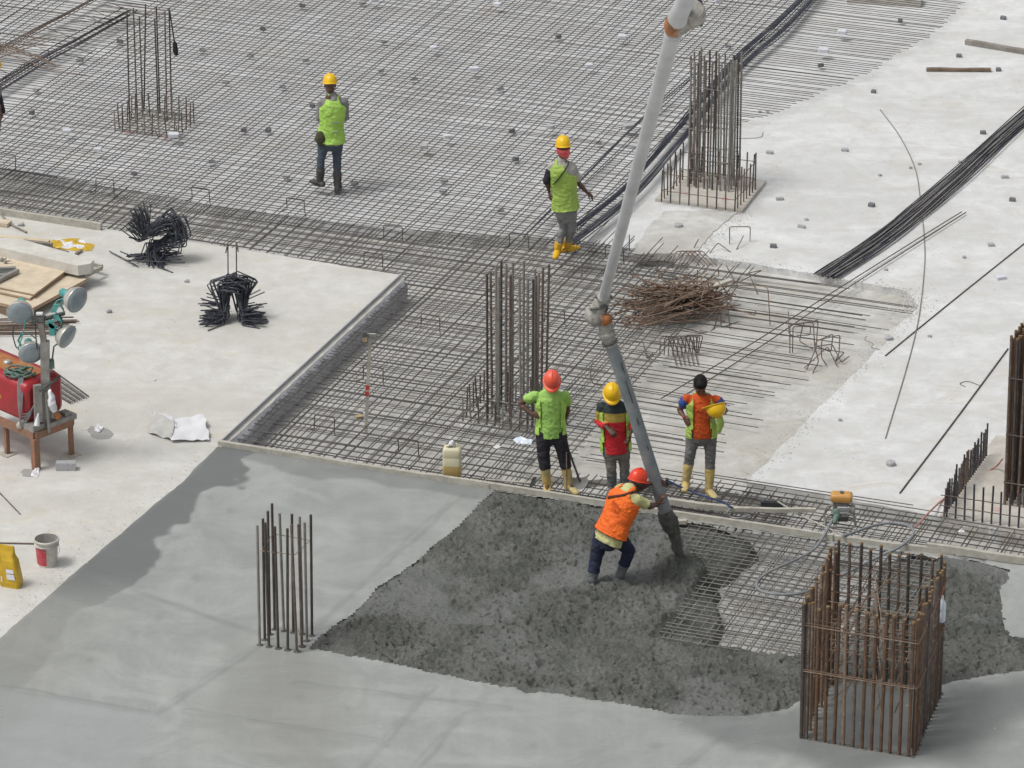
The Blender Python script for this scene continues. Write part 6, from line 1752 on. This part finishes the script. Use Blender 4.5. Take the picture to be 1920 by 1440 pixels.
def hand(m, wr, d, pn, curl=.5, thumb=1, spread=1.0):
    """palm and five fingers. d: direction of the hand, pn: palm normal (fingers curl toward it)"""
    d = Vector(d).normalized(); pn = Vector(pn); pn = (pn - d * pn.dot(d)).normalized(); s_ = d.cross(pn) * thumb
    m.loft([wr - d * .02, wr + d * .02, wr + d * .06, wr + d * .095], [(.026, .019), (.034, .018), (.042, .017), (.040, .014)], 10, side=s_, round_ends=True)
    for i, (o_, L_) in enumerate(((.031, .070), (.0105, .080), (-.0105, .074), (-.031, .058))):
        p0 = wr + d * .088 + s_ * o_
        a = curl * (.8 + .15 * i)
        d1 = (d * math.cos(a) + pn * math.sin(a) + s_ * o_ * 2.2 * spread).normalized()
        p1 = p0 + d1 * L_ * .5
        a2 = a * 2.1
        d2 = (d * math.cos(a2) + pn * math.sin(a2)).normalized()
        p2 = p1 + d2 * L_ * .32
        a3 = a * 2.8
        d3 = (d * math.cos(a3) + pn * math.sin(a3)).normalized()
        p3 = p2 + d3 * L_ * .25
        m.loft([p0 - d * .015, p1, p2, p3], [.0098, .0090, .0084, .0072], 7, round_ends=True)
    t0 = wr + d * .025 + s_ * .030
    td = (s_ * .75 + d * .65 + pn * .25 * (1 + curl)).normalized()
    t1 = t0 + td * .040
    td2 = (s_ * .25 + d * .8 + pn * .55 * curl * 1.5).normalized()
    m.loft([t0, t1, t1 + td2 * .035], [.0135, .011, .0085], 7, round_ends=True)

def helmet(c, fwd, upv, mk, parent=None, label=None, sc=1.0, name='helmet', strap=True):
    f = Vector(fwd).normalized(); u = Vector(upv); u = (u - f * u.dot(f)).normalized(); s_ = f.cross(u).normalized()
    m = MB(); n = 28
    prof = [(0.0, 1.0), (.03, .995), (.065, .95), (.10, .84), (.13, .66), (.15, .42), (.158, .2), (.16, .0)]
    vs = []
    for h, r_ in prof:
        for i in range(n):
            a = 2 * math.pi * i / n
            ridge = 1.0 + (.035 if abs(math.sin(a)) < .2 and h < .15 else 0) * 0
            vs.append(c + (f * (math.cos(a) * r_ * .140) + s_ * (math.sin(a) * r_ * .118) + u * h * ridge) * sc)
    fs = [(j * n + i, (j + 1) * n + i, (j + 1) * n + (i + 1) % n, j * n + (i + 1) % n) for j in range(len(prof) - 1) for i in range(n)]
    m.add(vs, fs, 0, True)
    # crown ridge
    m.loft([c + (f * .125 * math.cos(t) + u * (.148 * math.sin(t) + .016)) * sc for t in [R(25 + 13 * k) for k in range(11)]], [(.014 * sc, .006 * sc)] * 11, 6, side=s_)
    # rim with a longer peak in front
    vs = []
    for i in range(n):
        a = 2 * math.pi * i / n
        pk = .016 + .045 * max(0, math.cos(a)) ** 3
        for (k, dz) in ((0.97, .006), (1.0, .0)):
            pass
        r0 = (f * math.cos(a) * .138 + s_ * math.sin(a) * .116)
        rr = r0.normalized()
        vs += [c + (r0 * .98 + u * .008) * sc, c + (r0 + rr * pk - u * .008 * (1 + max(0, math.cos(a)))) * sc, c + (r0 + rr * pk - u * (.014 + .008 * max(0, math.cos(a)))) * sc, c + (r0 * .96 - u * .006) * sc]
    fs = [(4 * i + k, 4 * ((i + 1) % n) + k, 4 * ((i + 1) % n) + (k + 1) % 4, 4 * i + (k + 1) % 4) for i in range(n) for k in range(4)]
    m.add(vs, fs, 0, True)
    o = m.build(name, mk, parent, label)
    if strap and parent is not None:
        m = MB(); m.loft([c + (s_ * .10 - u * .005) * sc, c + (s_ * .075 - u * .10 + f * .03) * sc, c + (-u * .135 + f * .05) * sc, c + (-s_ * .075 - u * .10 + f * .03) * sc, c + (-s_ * .10 - u * .005) * sc], [(.009, .003)] * 5, 6); m.build('chin_strap', 'black', o)
        # inner band at the back of the head
        m = MB(); m.loft([c + (s_ * math.sin(a) * .088 - f * math.cos(a) * .105 - u * .02) * sc for a in [R(-80 + 16 * k) for k in range(11)]], [(.016, .004)] * 11, 6, side=u); m.build('head_band', 'reflect', o)
    return o

def person(key, feet_px, z_ground, label, J, P):
    base = G(feet_px[0], feet_px[1], z_ground)
    Y0 = base.y
    root = thing('person', label, 'person', base)
    j = {k: V(v[0], v[1], Y0 + (v[2] if len(v) > 2 else 0)) for k, v in J.items()}
    front = Vector(P['front']).normalized()
    sk = P.get('skin', 'skin')
    hipc = (j['hipL'] + j['hipR']) / 2; shc = (j['shL'] + j['shR']) / 2
    upv = (shc - hipc).normalized()
    side = (j['shR'] - j['shL']); side = (side - upv * side.dot(upv)).normalized()
    fr = side.cross(upv); fr = fr if fr.dot(front) > 0 else -fr
    hc = j['head']; hf = Vector(P['face']).normalized(); hu = Vector(P.get('headup', (0, 0, 1))); hu = (hu - hf * hu.dot(hf)).normalized(); hs = hf.cross(hu)
    waist = hipc.lerp(shc, .38)
    neck = j['neck']
    # ---- body
    m = MB()
    ax = (hf, hs, hu)
    m.ell(hc + hu * .025, .098, .076, .105, ax, 18, 14)                       # skull
    m.ell(hc - hu * .045 + hf * .022, .072, .062, .085, ax, 16, 12)           # jaw and cheeks
    m.ell(hc - hu * .115 + hf * .052, .026, .026, .020, ax, 10, 8)            # chin
    m.loft([hc + hf * .090 + hu * .010, hc + hf * .108 - hu * .022, hc + hf * .100 - hu * .036], [.009, .014, .015], 8, round_ends=True)  # nose
    m.ell(hc + hf * .086 + hu * .022, .016, .056, .011, ax, 10, 6)            # brow
    for s_ in (-1, 1):
        m.ell(hc + hs * s_ * .078 - hf * .005 - hu * .012, .022, .011, .034, ax, 8, 8)   # ears
        m.ell(hc + hf * .070 + hs * s_ * .034 - hu * .030, .022, .022, .020, ax, 8, 8)   # cheek bones
    m.ell(hc + hf * .088 - hu * .068, .016, .026, .007, ax, 10, 6); m.ell(hc + hf * .086 - hu * .080, .015, .022, .007, ax, 10, 6)  # lips
    m.loft([hc - hu * .07 - hf * .02, (hc + neck) / 2 - hf * .01, neck, neck.lerp(waist, .12)], [.056, .052, .052, .070], 14, round_ends=True)
    tr = [(hipc - upv * .05, .150, .105), (hipc + upv * .04, .155, .108), (waist, .135, .098), (hipc.lerp(shc, .72), .160, .108), (shc - upv * .05, .150, .090), (shc + upv * .01, .095, .065)]
    m.loft([a for a, b, c in tr], [(b, c) for a, b, c in tr], 20, side=side, round_ends=True)
    for s_ in ('L', 'R'):
        sh, el_, wr = j['sh' + s_], j['el' + s_], j['wr' + s_]
        m.ell(sh - Vector((0, 0, .012)), .046, .046, .046, None, 12, 8)
        m.loft([sh, sh.lerp(el_, .5), el_, el_.lerp(wr, .3), el_.lerp(wr, .7), wr], [(.040, .040), (.042, .042), (.038, .038), (.039, .038), (.030, .028), (.025, .021)], 12, round_ends=True)
        hd = P['hand' + s_]
        hand(m, wr, hd[0], hd[1], hd[2], hd[3])
        hp, kn, an, to = j['hip' + s_], j['kn' + s_], j['an' + s_], j['to' + s_]
        m.loft([hp + upv * .03, hp.lerp(kn, .4), kn, kn.lerp(an, .3), an], [.085, .074, .055, .055, .038], 12, round_ends=True)
        m.loft([an, an + (to - an).normalized() * .06 - Vector((0, 0, .03)), an + (to - an).normalized() * .12 - Vector((0, 0, .04))], [.034, .034, .022], 10, round_ends=True)
    fused(m, .0062, 'body', sk, root, 2)
    # eyes
    m = MB()
    for s_ in (-1, 1): m.ell(hc + hf * .088 + hs * s_ * .031 - hu * .004, .008, .013, .007, ax, 8, 6)
    m.build('eyes', 'hair', root)
    # ---- hair
    if P.get('hair'):
        m = MB(); m.ell(hc + hu * .04 - hf * .012, .108, .088, .102, ax, 18, 12); m.ell(hc + hu * .075 + hf * .035, .075, .075, .06, ax, 14, 10); m.ell(hc - hf * .05 - hu * .02, .05, .068, .06, ax, 12, 8)
        fused(m, .008, 'hair', 'hair', root, 1)
    # ---- shirt
    bulk = P.get('bulk', 0)
    sh_k, sl = P['shirt'], P['sleeves']       # sleeves: (fraction of the arm covered, material) per side
    hem = P.get('hem', .02)
    def torso(g, low, top=.02, flare=0.0):
        g = g + bulk
        tr = [(hipc - upv * low, .155 + g + flare, .112 + g + flare), (hipc + upv * .06, .155 + g + flare * .6, .110 + g), (waist, .142 + g, .104 + g), (hipc.lerp(shc, .72), .166 + g, .112 + g), (shc - upv * .045, .172 + g, .104 + g), (shc + upv * top, .130 + g, .080 + g), (shc + upv * (top + .045), .066 + g * .5, .060 + g * .5), (neck + upv * .02, .056, .056)]
        return [a for a, b, c in tr], [(b, c) for a, b, c in tr]
    def sleeve(m, s_, frac, g):
        sh, el_, wr = j['sh' + s_], j['el' + s_], j['wr' + s_]
        if frac <= 1:
            e = sh.lerp(el_, frac); m.loft([sh, sh.lerp(e, .5), e], [.055 + g, .058 + g, .062 + g], 12)
        else:
            e = el_.lerp(wr, frac - 1); m.loft([sh, sh.lerp(el_, .5), el_, el_.lerp(e, .5), e], [.062 + g, .057 + g, .050 + g, .046 + g, .038 + g], 12, round_ends=False)
        m.ell(sh - Vector((0, 0, .012)), .053 + g, .053 + g, .053 + g, None, 12, 8)
    m = MB(); a_, b_ = torso(.014, hem); m.loft(a_, b_, 22, side=side)
    own = []
    for s_ in ('L', 'R'):
        if sl[s_][1] == sh_k: sleeve(m, s_, sl[s_][0], .004)
        else:
            own.append(s_); sleeve(m, s_, .12, .004)
    fused(m, .010, 'shirt', P.get('shirt_mat', sh_k), root, 3)
    for s_ in own:
        s0_, e0_ = j['sh' + s_], j['el' + s_]; m = MB(); m.loft([s0_.lerp(e0_, .10), s0_.lerp(e0_, .35), s0_.lerp(e0_, sl[s_][0])], [.066, .070, .072], 12); fused(m, .010, 'sleeve', sl[s_][1], root, 2)
    if P.get('collar'):
        m = MB(); 
        m.loft([neck + side * .065 * math.cos(a) + fr * (.060 * math.sin(a) + .01) + upv * (.012 - .035 * max(0, math.sin(a))) for a in [R(100 + 34 * k) for k in range(11)]], [(.020, .007)] * 11, 8, side=upv)
        m.build('collar', P['collar'], root)
    # ---- vest
    if P.get('vest'):
        vk, low, opening = P['vest'][:3]
        m = MB(); a_, b_ = torso(.027, low, .015, P.get('flare', .012)); m.loft(a_, b_, 26, side=side)
        nc = neck
        def cut(c, arm=P.get('armhole', .105)):
            r = c - hipc; h = r.dot(upv); u_ = r.dot(side); d_ = r.dot(fr)
            H = (shc - hipc).length
            if h < -low + .012: return True
            for s_ in ('L', 'R'):
                q_ = c - j['sh' + s_]
                if q_.length < arm * (1.0 if not (P.get('bigarm') == s_) else 1.55) * (.62 if P.get('smallarm') == s_ else 1): return True
            if d_ > -.02 and abs(u_) < .055 and h > H - .02: return True
            if d_ > 0 and opening == 'open' and abs(u_) < P.get('ow', .115) + .02 * (h < .1): return True
            if d_ > 0 and opening == 'v' and abs(u_) < .09 * max(0, (h - H * .55) / (H * .45)): return True
            if d_ < 0 and abs(u_) < .06 and h > H + .03: return True
            if P.get('nosides') and abs(u_) > .155: return False
            return False
        fused(m, .010, 'vest', vk, root, 3, cut=cut, solid=.007)
        if P.get('piping'):
            g_ = .027 + bulk + .008; fl_ = P.get('flare', .012)
            m = MB(); n_ = 26
            pr = [hipc - upv * (low - .016) + side * math.cos(2 * math.pi * k / n_) * (.155 + g_ + fl_) + fr * math.sin(2 * math.pi * k / n_) * (.112 + g_ + fl_) for k in range(n_ + 1)]
            m.loft(pr, .0045, 5); m.build('piping', P['piping'], root)
    # ---- trousers
    tk_, tw, tfrac = P['trousers']
    m = MB()
    m.loft([hipc + upv * .10, hipc + upv * .03, hipc - upv * .05], [(.150, .108), (.168, .122), (.150, .115)], 18, side=side, round_ends=True)
    for s_ in ('L', 'R'):
        hp, kn, an = j['hip' + s_], j['kn' + s_], j['an' + s_]
        e = kn.lerp(an, tfrac)
        m.loft([hp + upv * .02, hp.lerp(kn, .35), hp.lerp(kn, .75), kn, kn.lerp(e, .35), kn.lerp(e, .75), e, e + (e - kn).normalized() * .01], [.102 + tw, .096 + tw, .080 + tw, .075 + tw, .073 + tw, .068 + tw, .072 + tw, .060 + tw], 14)
    fused(m, .010, 'trousers', tk_, root, 3)
    # ---- boots
    bk, bfrac = P['boots']
    for s_ in ('L', 'R'):
        kn, an, to = j['kn' + s_], j['an' + s_], j['to' + s_]
        td = (to - an); td.z = 0
        td = td.normalized()
        st = an.lerp(kn, bfrac)
        heel = an - td * .035 
        fl = P.get('sole' + s_)
        sole_dir = (to - an).normalized() if fl else td
        m = MB()
        m.loft([st, an.lerp(kn, bfrac * .5), an], [.068, .060, .054], 14, round_ends=False)
        down = Vector((0, 0, -1))
        if fl: down = (-(kn - an).normalized()).lerp(Vector((0, 0, -1)), .4).normalized()
        L_ = .205
        an2 = an + down * .045
        m.loft([an2 - td * .05, an2, an2 + sole_dir * L_ * .5 + down * .008, an2 + sole_dir * L_ * .85 + down * .012], [(.046, .050), (.050, .056), (.052, .042), (.044, .030)], 14, side=sole_dir.cross(down), round_ends=True)
        fused(m, .008, 'boot', bk, root, 2)
    # ---- helmet
    if P.get('helmet'):
        helmet(hc + hu * .028 + hf * .006, hf, hu, P['helmet'], root, None, .88)
    H_ = (shc - hipc).length
    def bpt(s_, h_, d_): return hipc + side * s_ + upv * (H_ + h_) + fr * d_
    return root, j, dict(bpt=bpt, side=side, up=upv, fr=fr, hipc=hipc, shc=shc)

def strap(root, pts, mk, w_=.02, name='strap'):
    m = MB(); m.loft(curve_pts(pts, 4), [(w_, .005)] * (4 * (len(pts) - 1) + 1), 6, side=(0, 0, 1)); m.build(name, mk, root)

# A: seen from behind, lime vest, hands in front
person_ = person
r, j, fm = person('A', (618, 350), Z_MAT, 'person in lime vest and yellow helmet seen from behind with olive pouch',
    dict(head=(619, 159, .02), neck=(619, 176, 0), shL=(604, 190, 0), shR=(645, 188, 0), elL=(598, 222, .02), elR=(648, 220, .04), wrL=(606, 226, .24), wrR=(638, 224, .26),
         hipL=(608, 262, 0), hipR=(632, 262, 0), knL=(602, 298, -.05), knR=(632, 301, .05), anL=(600, 338, -.05), anR=(633, 350, .0), toL=(585, 332, .06), toR=(638, 358, .20)),
    dict(front=(0, 1, 0), face=(-.1, 1, -.3), skin='skin', shirt='shirt_grey', sleeves=dict(L=(1.9, 'shirt_grey'), R=(1.9, 'shirt_grey')), hem=.06, vest=('vest_green', .035, 'closed'), flare=.03,
         trousers=('jeans', -.012, .55), boots=('boot_black', .55), helmet='helmet_yellow', collar='shirt_grey', armhole=.10,
         handL=((.3, .9, .1), (1, 0, 0), .7, 1), handR=((-.3, .9, .1), (-1, 0, 0), .7, -1)))
m = MB(); c_ = V(601, 260, j['hipL'].y - .10); m.loft([c_ + Vector((0, 0, .06)), c_, c_ + Vector((.01, 0, -.07))], [(.07, .05), (.095, .07), (.06, .045)], 12, side=(1, 0, 0), round_ends=True); m.build('hip_pouch', 'olive', r)
for (x, y, L_) in ((629, 231, .10), (629, 248, .08)):
    m = MB(); p_ = V(x, y, fm['hipc'].y - .17); m.loft([p_ - Vector((L_ * .5, 0, .005)), p_ + Vector((L_ * .5, .01, .008))], [(.010, .004)] * 2, 6, side=(0, 0, 1)); m.build('reflective_tape', 'reflect', r)

# B: walking away, pink scarf
r, j, fm = person('B', (1055, 478), Z_MAT, 'walking person in yellow helmet and pink neck scarf with bright yellow boots',
    dict(head=(1056, 276, .0), neck=(1055, 297, 0), shL=(1036, 308, 0), shR=(1072, 310, 0), elL=(1025, 340, -.03), elR=(1086, 345, .05), wrL=(1030, 360, .02), wrR=(1101, 361, .12),
         hipL=(1052, 397, 0), hipR=(1070, 397, 0), knL=(1057, 426, .05), knR=(1073, 428, .02), anL=(1045, 467, .05), anR=(1063, 461, .20), toL=(1042, 484, -.08), toR=(1078, 462, .26)),
    dict(front=(-.1, 1, 0), face=(-.15, 1, -.15), skin='skin', shirt='shirt_white', sleeves=dict(L=(.35, 'shirt_white'), R=(.80, 'shirt_white')), hem=-.06, vest=('vest_dull', -.035, 'closed'), flare=.02,
         trousers=('palepants', -.014, .72), boots=('boot_bright', .32), helmet='helmet_yellow', armhole=.10, bigarm='R', smallarm='L',
         handL=((.1, .0, -1), (1, .2, 0), .5, 1), handR=((.75, .3, -.7), (-.6, .2, -.5), .4, -1)))
m = MB(); s0, e0, w0 = j['shL'], j['elL'], j['wrL']; m.loft([s0.lerp(e0, .30), s0.lerp(e0, .6), e0, e0.lerp(w0, .12)], [.066, .062, .058, .052], 12); fused(m, .01, 'arm_warmer', 'black_cloth', r, 2)
hc = j['head']
m = MB(); m.loft([hc + Vector((0, 0, -.01)), hc + Vector((0, 0, -.06)), hc + Vector((.03, -.01, -.11)), hc + Vector((.05, -.02, -.16))], [(.098, .108), (.098, .105), (.07, .08), (.03, .03)], 14, side=(1, 0, 0))
m.v = [tuple(Vector(v) + Vector((mnoise.noise(Vector(v) * 25), mnoise.noise(Vector(v) * 24), mnoise.noise(Vector(v) * 23))) * .014) for v in m.v]
m.build('neck_scarf', 'scarf', r)
Yb = fm['hipc'].y - .165
bq = fm['bpt']
strap(r, [bq(.09, .05, -.02), bq(.085, .03, -.09), bq(.02, -.05, -.145), bq(-.09, -.18, -.150), bq(-.155, -.24, -.10)], 'trim', .022, 'shoulder_strap')
# C: green polo, red helmet, hands on hips
r, j, fm = person('C', (1048, 914), Z_MAT, 'person in lime polo and worn red helmet standing with one hand on hip',
    dict(head=(1035, 714, -.07), neck=(1035, 733, 0), shL=(1005, 740, 0), shR=(1060, 739, 0), elL=(974, 757, .05), elR=(1064, 768, .10), wrL=(999, 777, -.06), wrR=(1058, 792, .16),
         hipL=(1020, 810, 0), hipR=(1046, 810, 0), knL=(1019, 852, -.02), knR=(1056, 850, 0), anL=(1026, 908, 0), anR=(1067, 907, 0), toL=(1025, 920, -.22), toR=(1082, 917, -.16)),
    dict(front=(0, -1, 0), face=(-.02, -1, -.72), skin='skin', shirt='shirt_green', sleeves=dict(L=(.62, 'shirt_green'), R=(.62, 'shirt_green')), hem=.05, vest=('vest_green', .02, 'open'), armhole=.11, ow=.125,
         trousers=('black_cloth', .004, .45), boots=('boot_yellow', .62), helmet='helmet_worn', collar='shirt_green', flare=.012,
         handL=((.9, -.15, -.15), (.1, .8, -.2), .35, 1), handR=((-.3, .6, -.5), (0, 0, -1), .3, -1)))
# D: striped shirt, yellow helmet
D_Y = G(1152, 924, Z_MAT).y
zA, zB = V(1160, 781, D_Y - .12).z, V(1160, 796, D_Y - .12).z
M['striped'] = stripes((V(1160, 795, D_Y - .13).z, V(1160, 779, D_Y - .13).z))
r, j, fm = person('D', (1158, 922), Z_MAT, 'person in dark mustard and red striped shirt standing behind the hose',
    dict(head=(1147, 738, -.06), neck=(1149, 754, 0), shL=(1129, 760, 0), shR=(1173, 762, 0), elL=(1122, 791, .0), elR=(1189, 792, .0), wrL=(1140, 803, -.20), wrR=(1182, 812, -.16),
         hipL=(1142, 838, 0), hipR=(1168, 838, 0), knL=(1146, 876, -.03), knR=(1171, 874, 0), anL=(1148, 912, 0), anR=(1172, 912, 0), toL=(1142, 924, -.18), toR=(1178, 924, -.18)),
    dict(front=(0, -1, 0), face=(.05, -1, -.65), skin='skin', shirt='striped', sleeves=dict(L=(1.72, 'striped'), R=(1.72, 'striped')), hem=.06, vest=('vest_green', .05, 'open'), armhole=.105, ow=.14,
         trousers=('taupepants', -.008, .35), boots=('boot_grey', .7), helmet='helmet_yellow', collar='shirt_white',
         handL=((.55, -.5, -.35), (.2, .3, -1), .6, 1), handR=((-.1, -.3, -1), (-1, .2, 0), .7, -1)))
# E: orange shirt, holding a helmet
r, j, fm = person('E', (1308, 922), Z_MAT, 'bare headed person in orange shirt with blue sleeves holding a helmet',
    dict(head=(1313, 722, -.05), neck=(1316, 740, 0), shL=(1289, 746, 0), shR=(1342, 747, 0), elL=(1274, 769, .06), elR=(1361, 772, .0), wrL=(1283, 782, -.04), wrR=(1347, 775, -.20),
         hipL=(1301, 812, 0), hipR=(1330, 812, 0), knL=(1295, 847, -.03), knR=(1332, 852, 0), anL=(1286, 901, 0), anR=(1330, 915, 0), toL=(1284, 912, -.14), toR=(1342, 930, -.18)),
    dict(front=(-.05, -1, 0), face=(.12, -1, -.60), skin='skin2', shirt='tee_orange', sleeves=dict(L=(.62, 'sleeve_blue'), R=(.62, 'sleeve_blue')), hem=.04, vest=('vest_dull', .05, 'open'), armhole=.095, ow=.105,
         trousers=('greypants', -.005, .42), boots=('boot_yellow', .62), hair=True,
         handL=((.45, -.3, -.8), (.5, .6, 0), .4, 1), handR=((-.6, -.5, .2), (-.3, -.2, -1), .6, -1)))
hc = V(1338, 766, j['wrR'].y - .10)
helmet(hc + Vector((.02, .0, .03)), (-.85, -.25, -.15), (.0, -.55, -.8), 'helmet_yellow', None, None, .9, 'helmet')
o = bpy.context.view_layer.objects[-1] if False else [x for x in bpy.data.objects if x.name.startswith('helmet') and x.parent is None][0]
tag(o, 'yellow helmet held in the bare headed worker hand', 'helmet')
m = MB(); w0 = j['wrL']; m.loft([w0 + Vector((-.03, 0, .01)), w0 + Vector((0, -.03, .008)), w0 + Vector((.03, 0, .0))], .008, 6); m.build('bracelet', 'redmark', r)
m = MB(); c_ = V(1351, 795, fm['hipc'].y - .13); m.loft([V(1347, 770, fm['hipc'].y - .12), c_, V(1348, 811, fm['hipc'].y - .13)], [(.04, .012), (.05, .02), (.025, .012)], 8, side=(1, 0, 0)); m.build('vest_flap', 'vest_dull', r)
# F: guiding the hose
r, j, fm = person('F', (1135, 1098), -.02, 'person in orange vest and red helmet leaning to guide the pump hose',
    dict(head=(1194, 903, .28), neck=(1182, 918, .16), shL=(1160, 916, .18), shR=(1192, 935, -.02), elL=(1200, 915, .40), elR=(1218, 950, .08), wrL=(1228, 902, .46), wrR=(1234, 944, .34),
         hipL=(1128, 1005, .0), hipR=(1157, 1008, -.06), knL=(1117, 1048, .02), knR=(1180, 1032, .06), anL=(1110, 1092, -.04), anR=(1162, 1080, .08), toL=(1107, 1106, .10), toR=(1184, 1086, .14)),
    dict(front=(.7, .7, 0), face=(.75, .62, -.35), headup=(.25, .2, 1), skin='skin', shirt='shirt_khaki', sleeves=dict(L=(.7, 'shirt_khaki'), R=(.78, 'shirt_khaki')), hem=.07, vest=('vest_orange', -.03, 'closed'), armhole=.10, flare=.02,
         bulk=.022, trousers=('navy', .002, .55), boots=('boot_grey', .50), helmet='helmet_red', collar='shirt_khaki', piping='brownstrap',
         handL=((.8, .1, -.2), (.2, -1, 0), .7, 1), handR=((.35, -.1, .9), (.7, .45, -.3), .55, -1)))
Yf = j['hipR'].y
bq = fm['bpt']
strap(r, [bq(-.175, -.15, -.08), bq(-.13, -.12, -.15), bq(-.06, -.08, -.168), bq(.05, -.01, -.155), bq(.10, .05, -.08), bq(.11, .07, .0)], 'brownstrap', .016, 'shoulder_strap')
for (tx, sz, u_, h_) in (('DENI', .062, .03, -.15), ('CON', .05, .04, -.205)):
    text(tx, sz, bq(u_, h_, -.178), fm['side'] - fm['up'] * .25, -fm['fr'], 'printred', 'vest_print', [c_ for c_ in r.children if c_.name.startswith('vest')][0])
# H: at the left edge, only helmet and hand in view
r, j, fm = person('H', (-20, 330), Z_MAT, 'person mostly outside the left edge with a yellow helmet',
    dict(head=(-11, 128, .0), neck=(-14, 146, 0), shL=(-32, 158, 0), shR=(3 - 12, 160, 0), elL=(-40, 190, 0), elR=(-3, 190, 0), wrL=(-34, 215, -.1), wrR=(0, 207, -.12),
         hipL=(-28, 232, 0), hipR=(-10, 232, 0), knL=(-30, 270, 0), knR=(-12, 270, 0), anL=(-30, 312, 0), anR=(-12, 312, 0), toL=(-32, 318, .2), toR=(-10, 318, .2)),
    dict(front=(0, 1, 0), face=(0, 1, -.2), skin='skin', shirt='shirt_grey', sleeves=dict(L=(1.9, 'shirt_grey'), R=(1.75, 'black_cloth')), hem=.05, trousers=('jeans', -.01, .6), boots=('boot_black', .55), helmet='helmet_yellow',
         handL=((0, .3, -1), (1, 0, 0), .5, 1), handR=((.3, 0, -1), (-1, 0, 0), .5, -1)))

M['hair'].node_tree.nodes['Principled BSDF'].inputs['Specular IOR Level'].default_value = .1
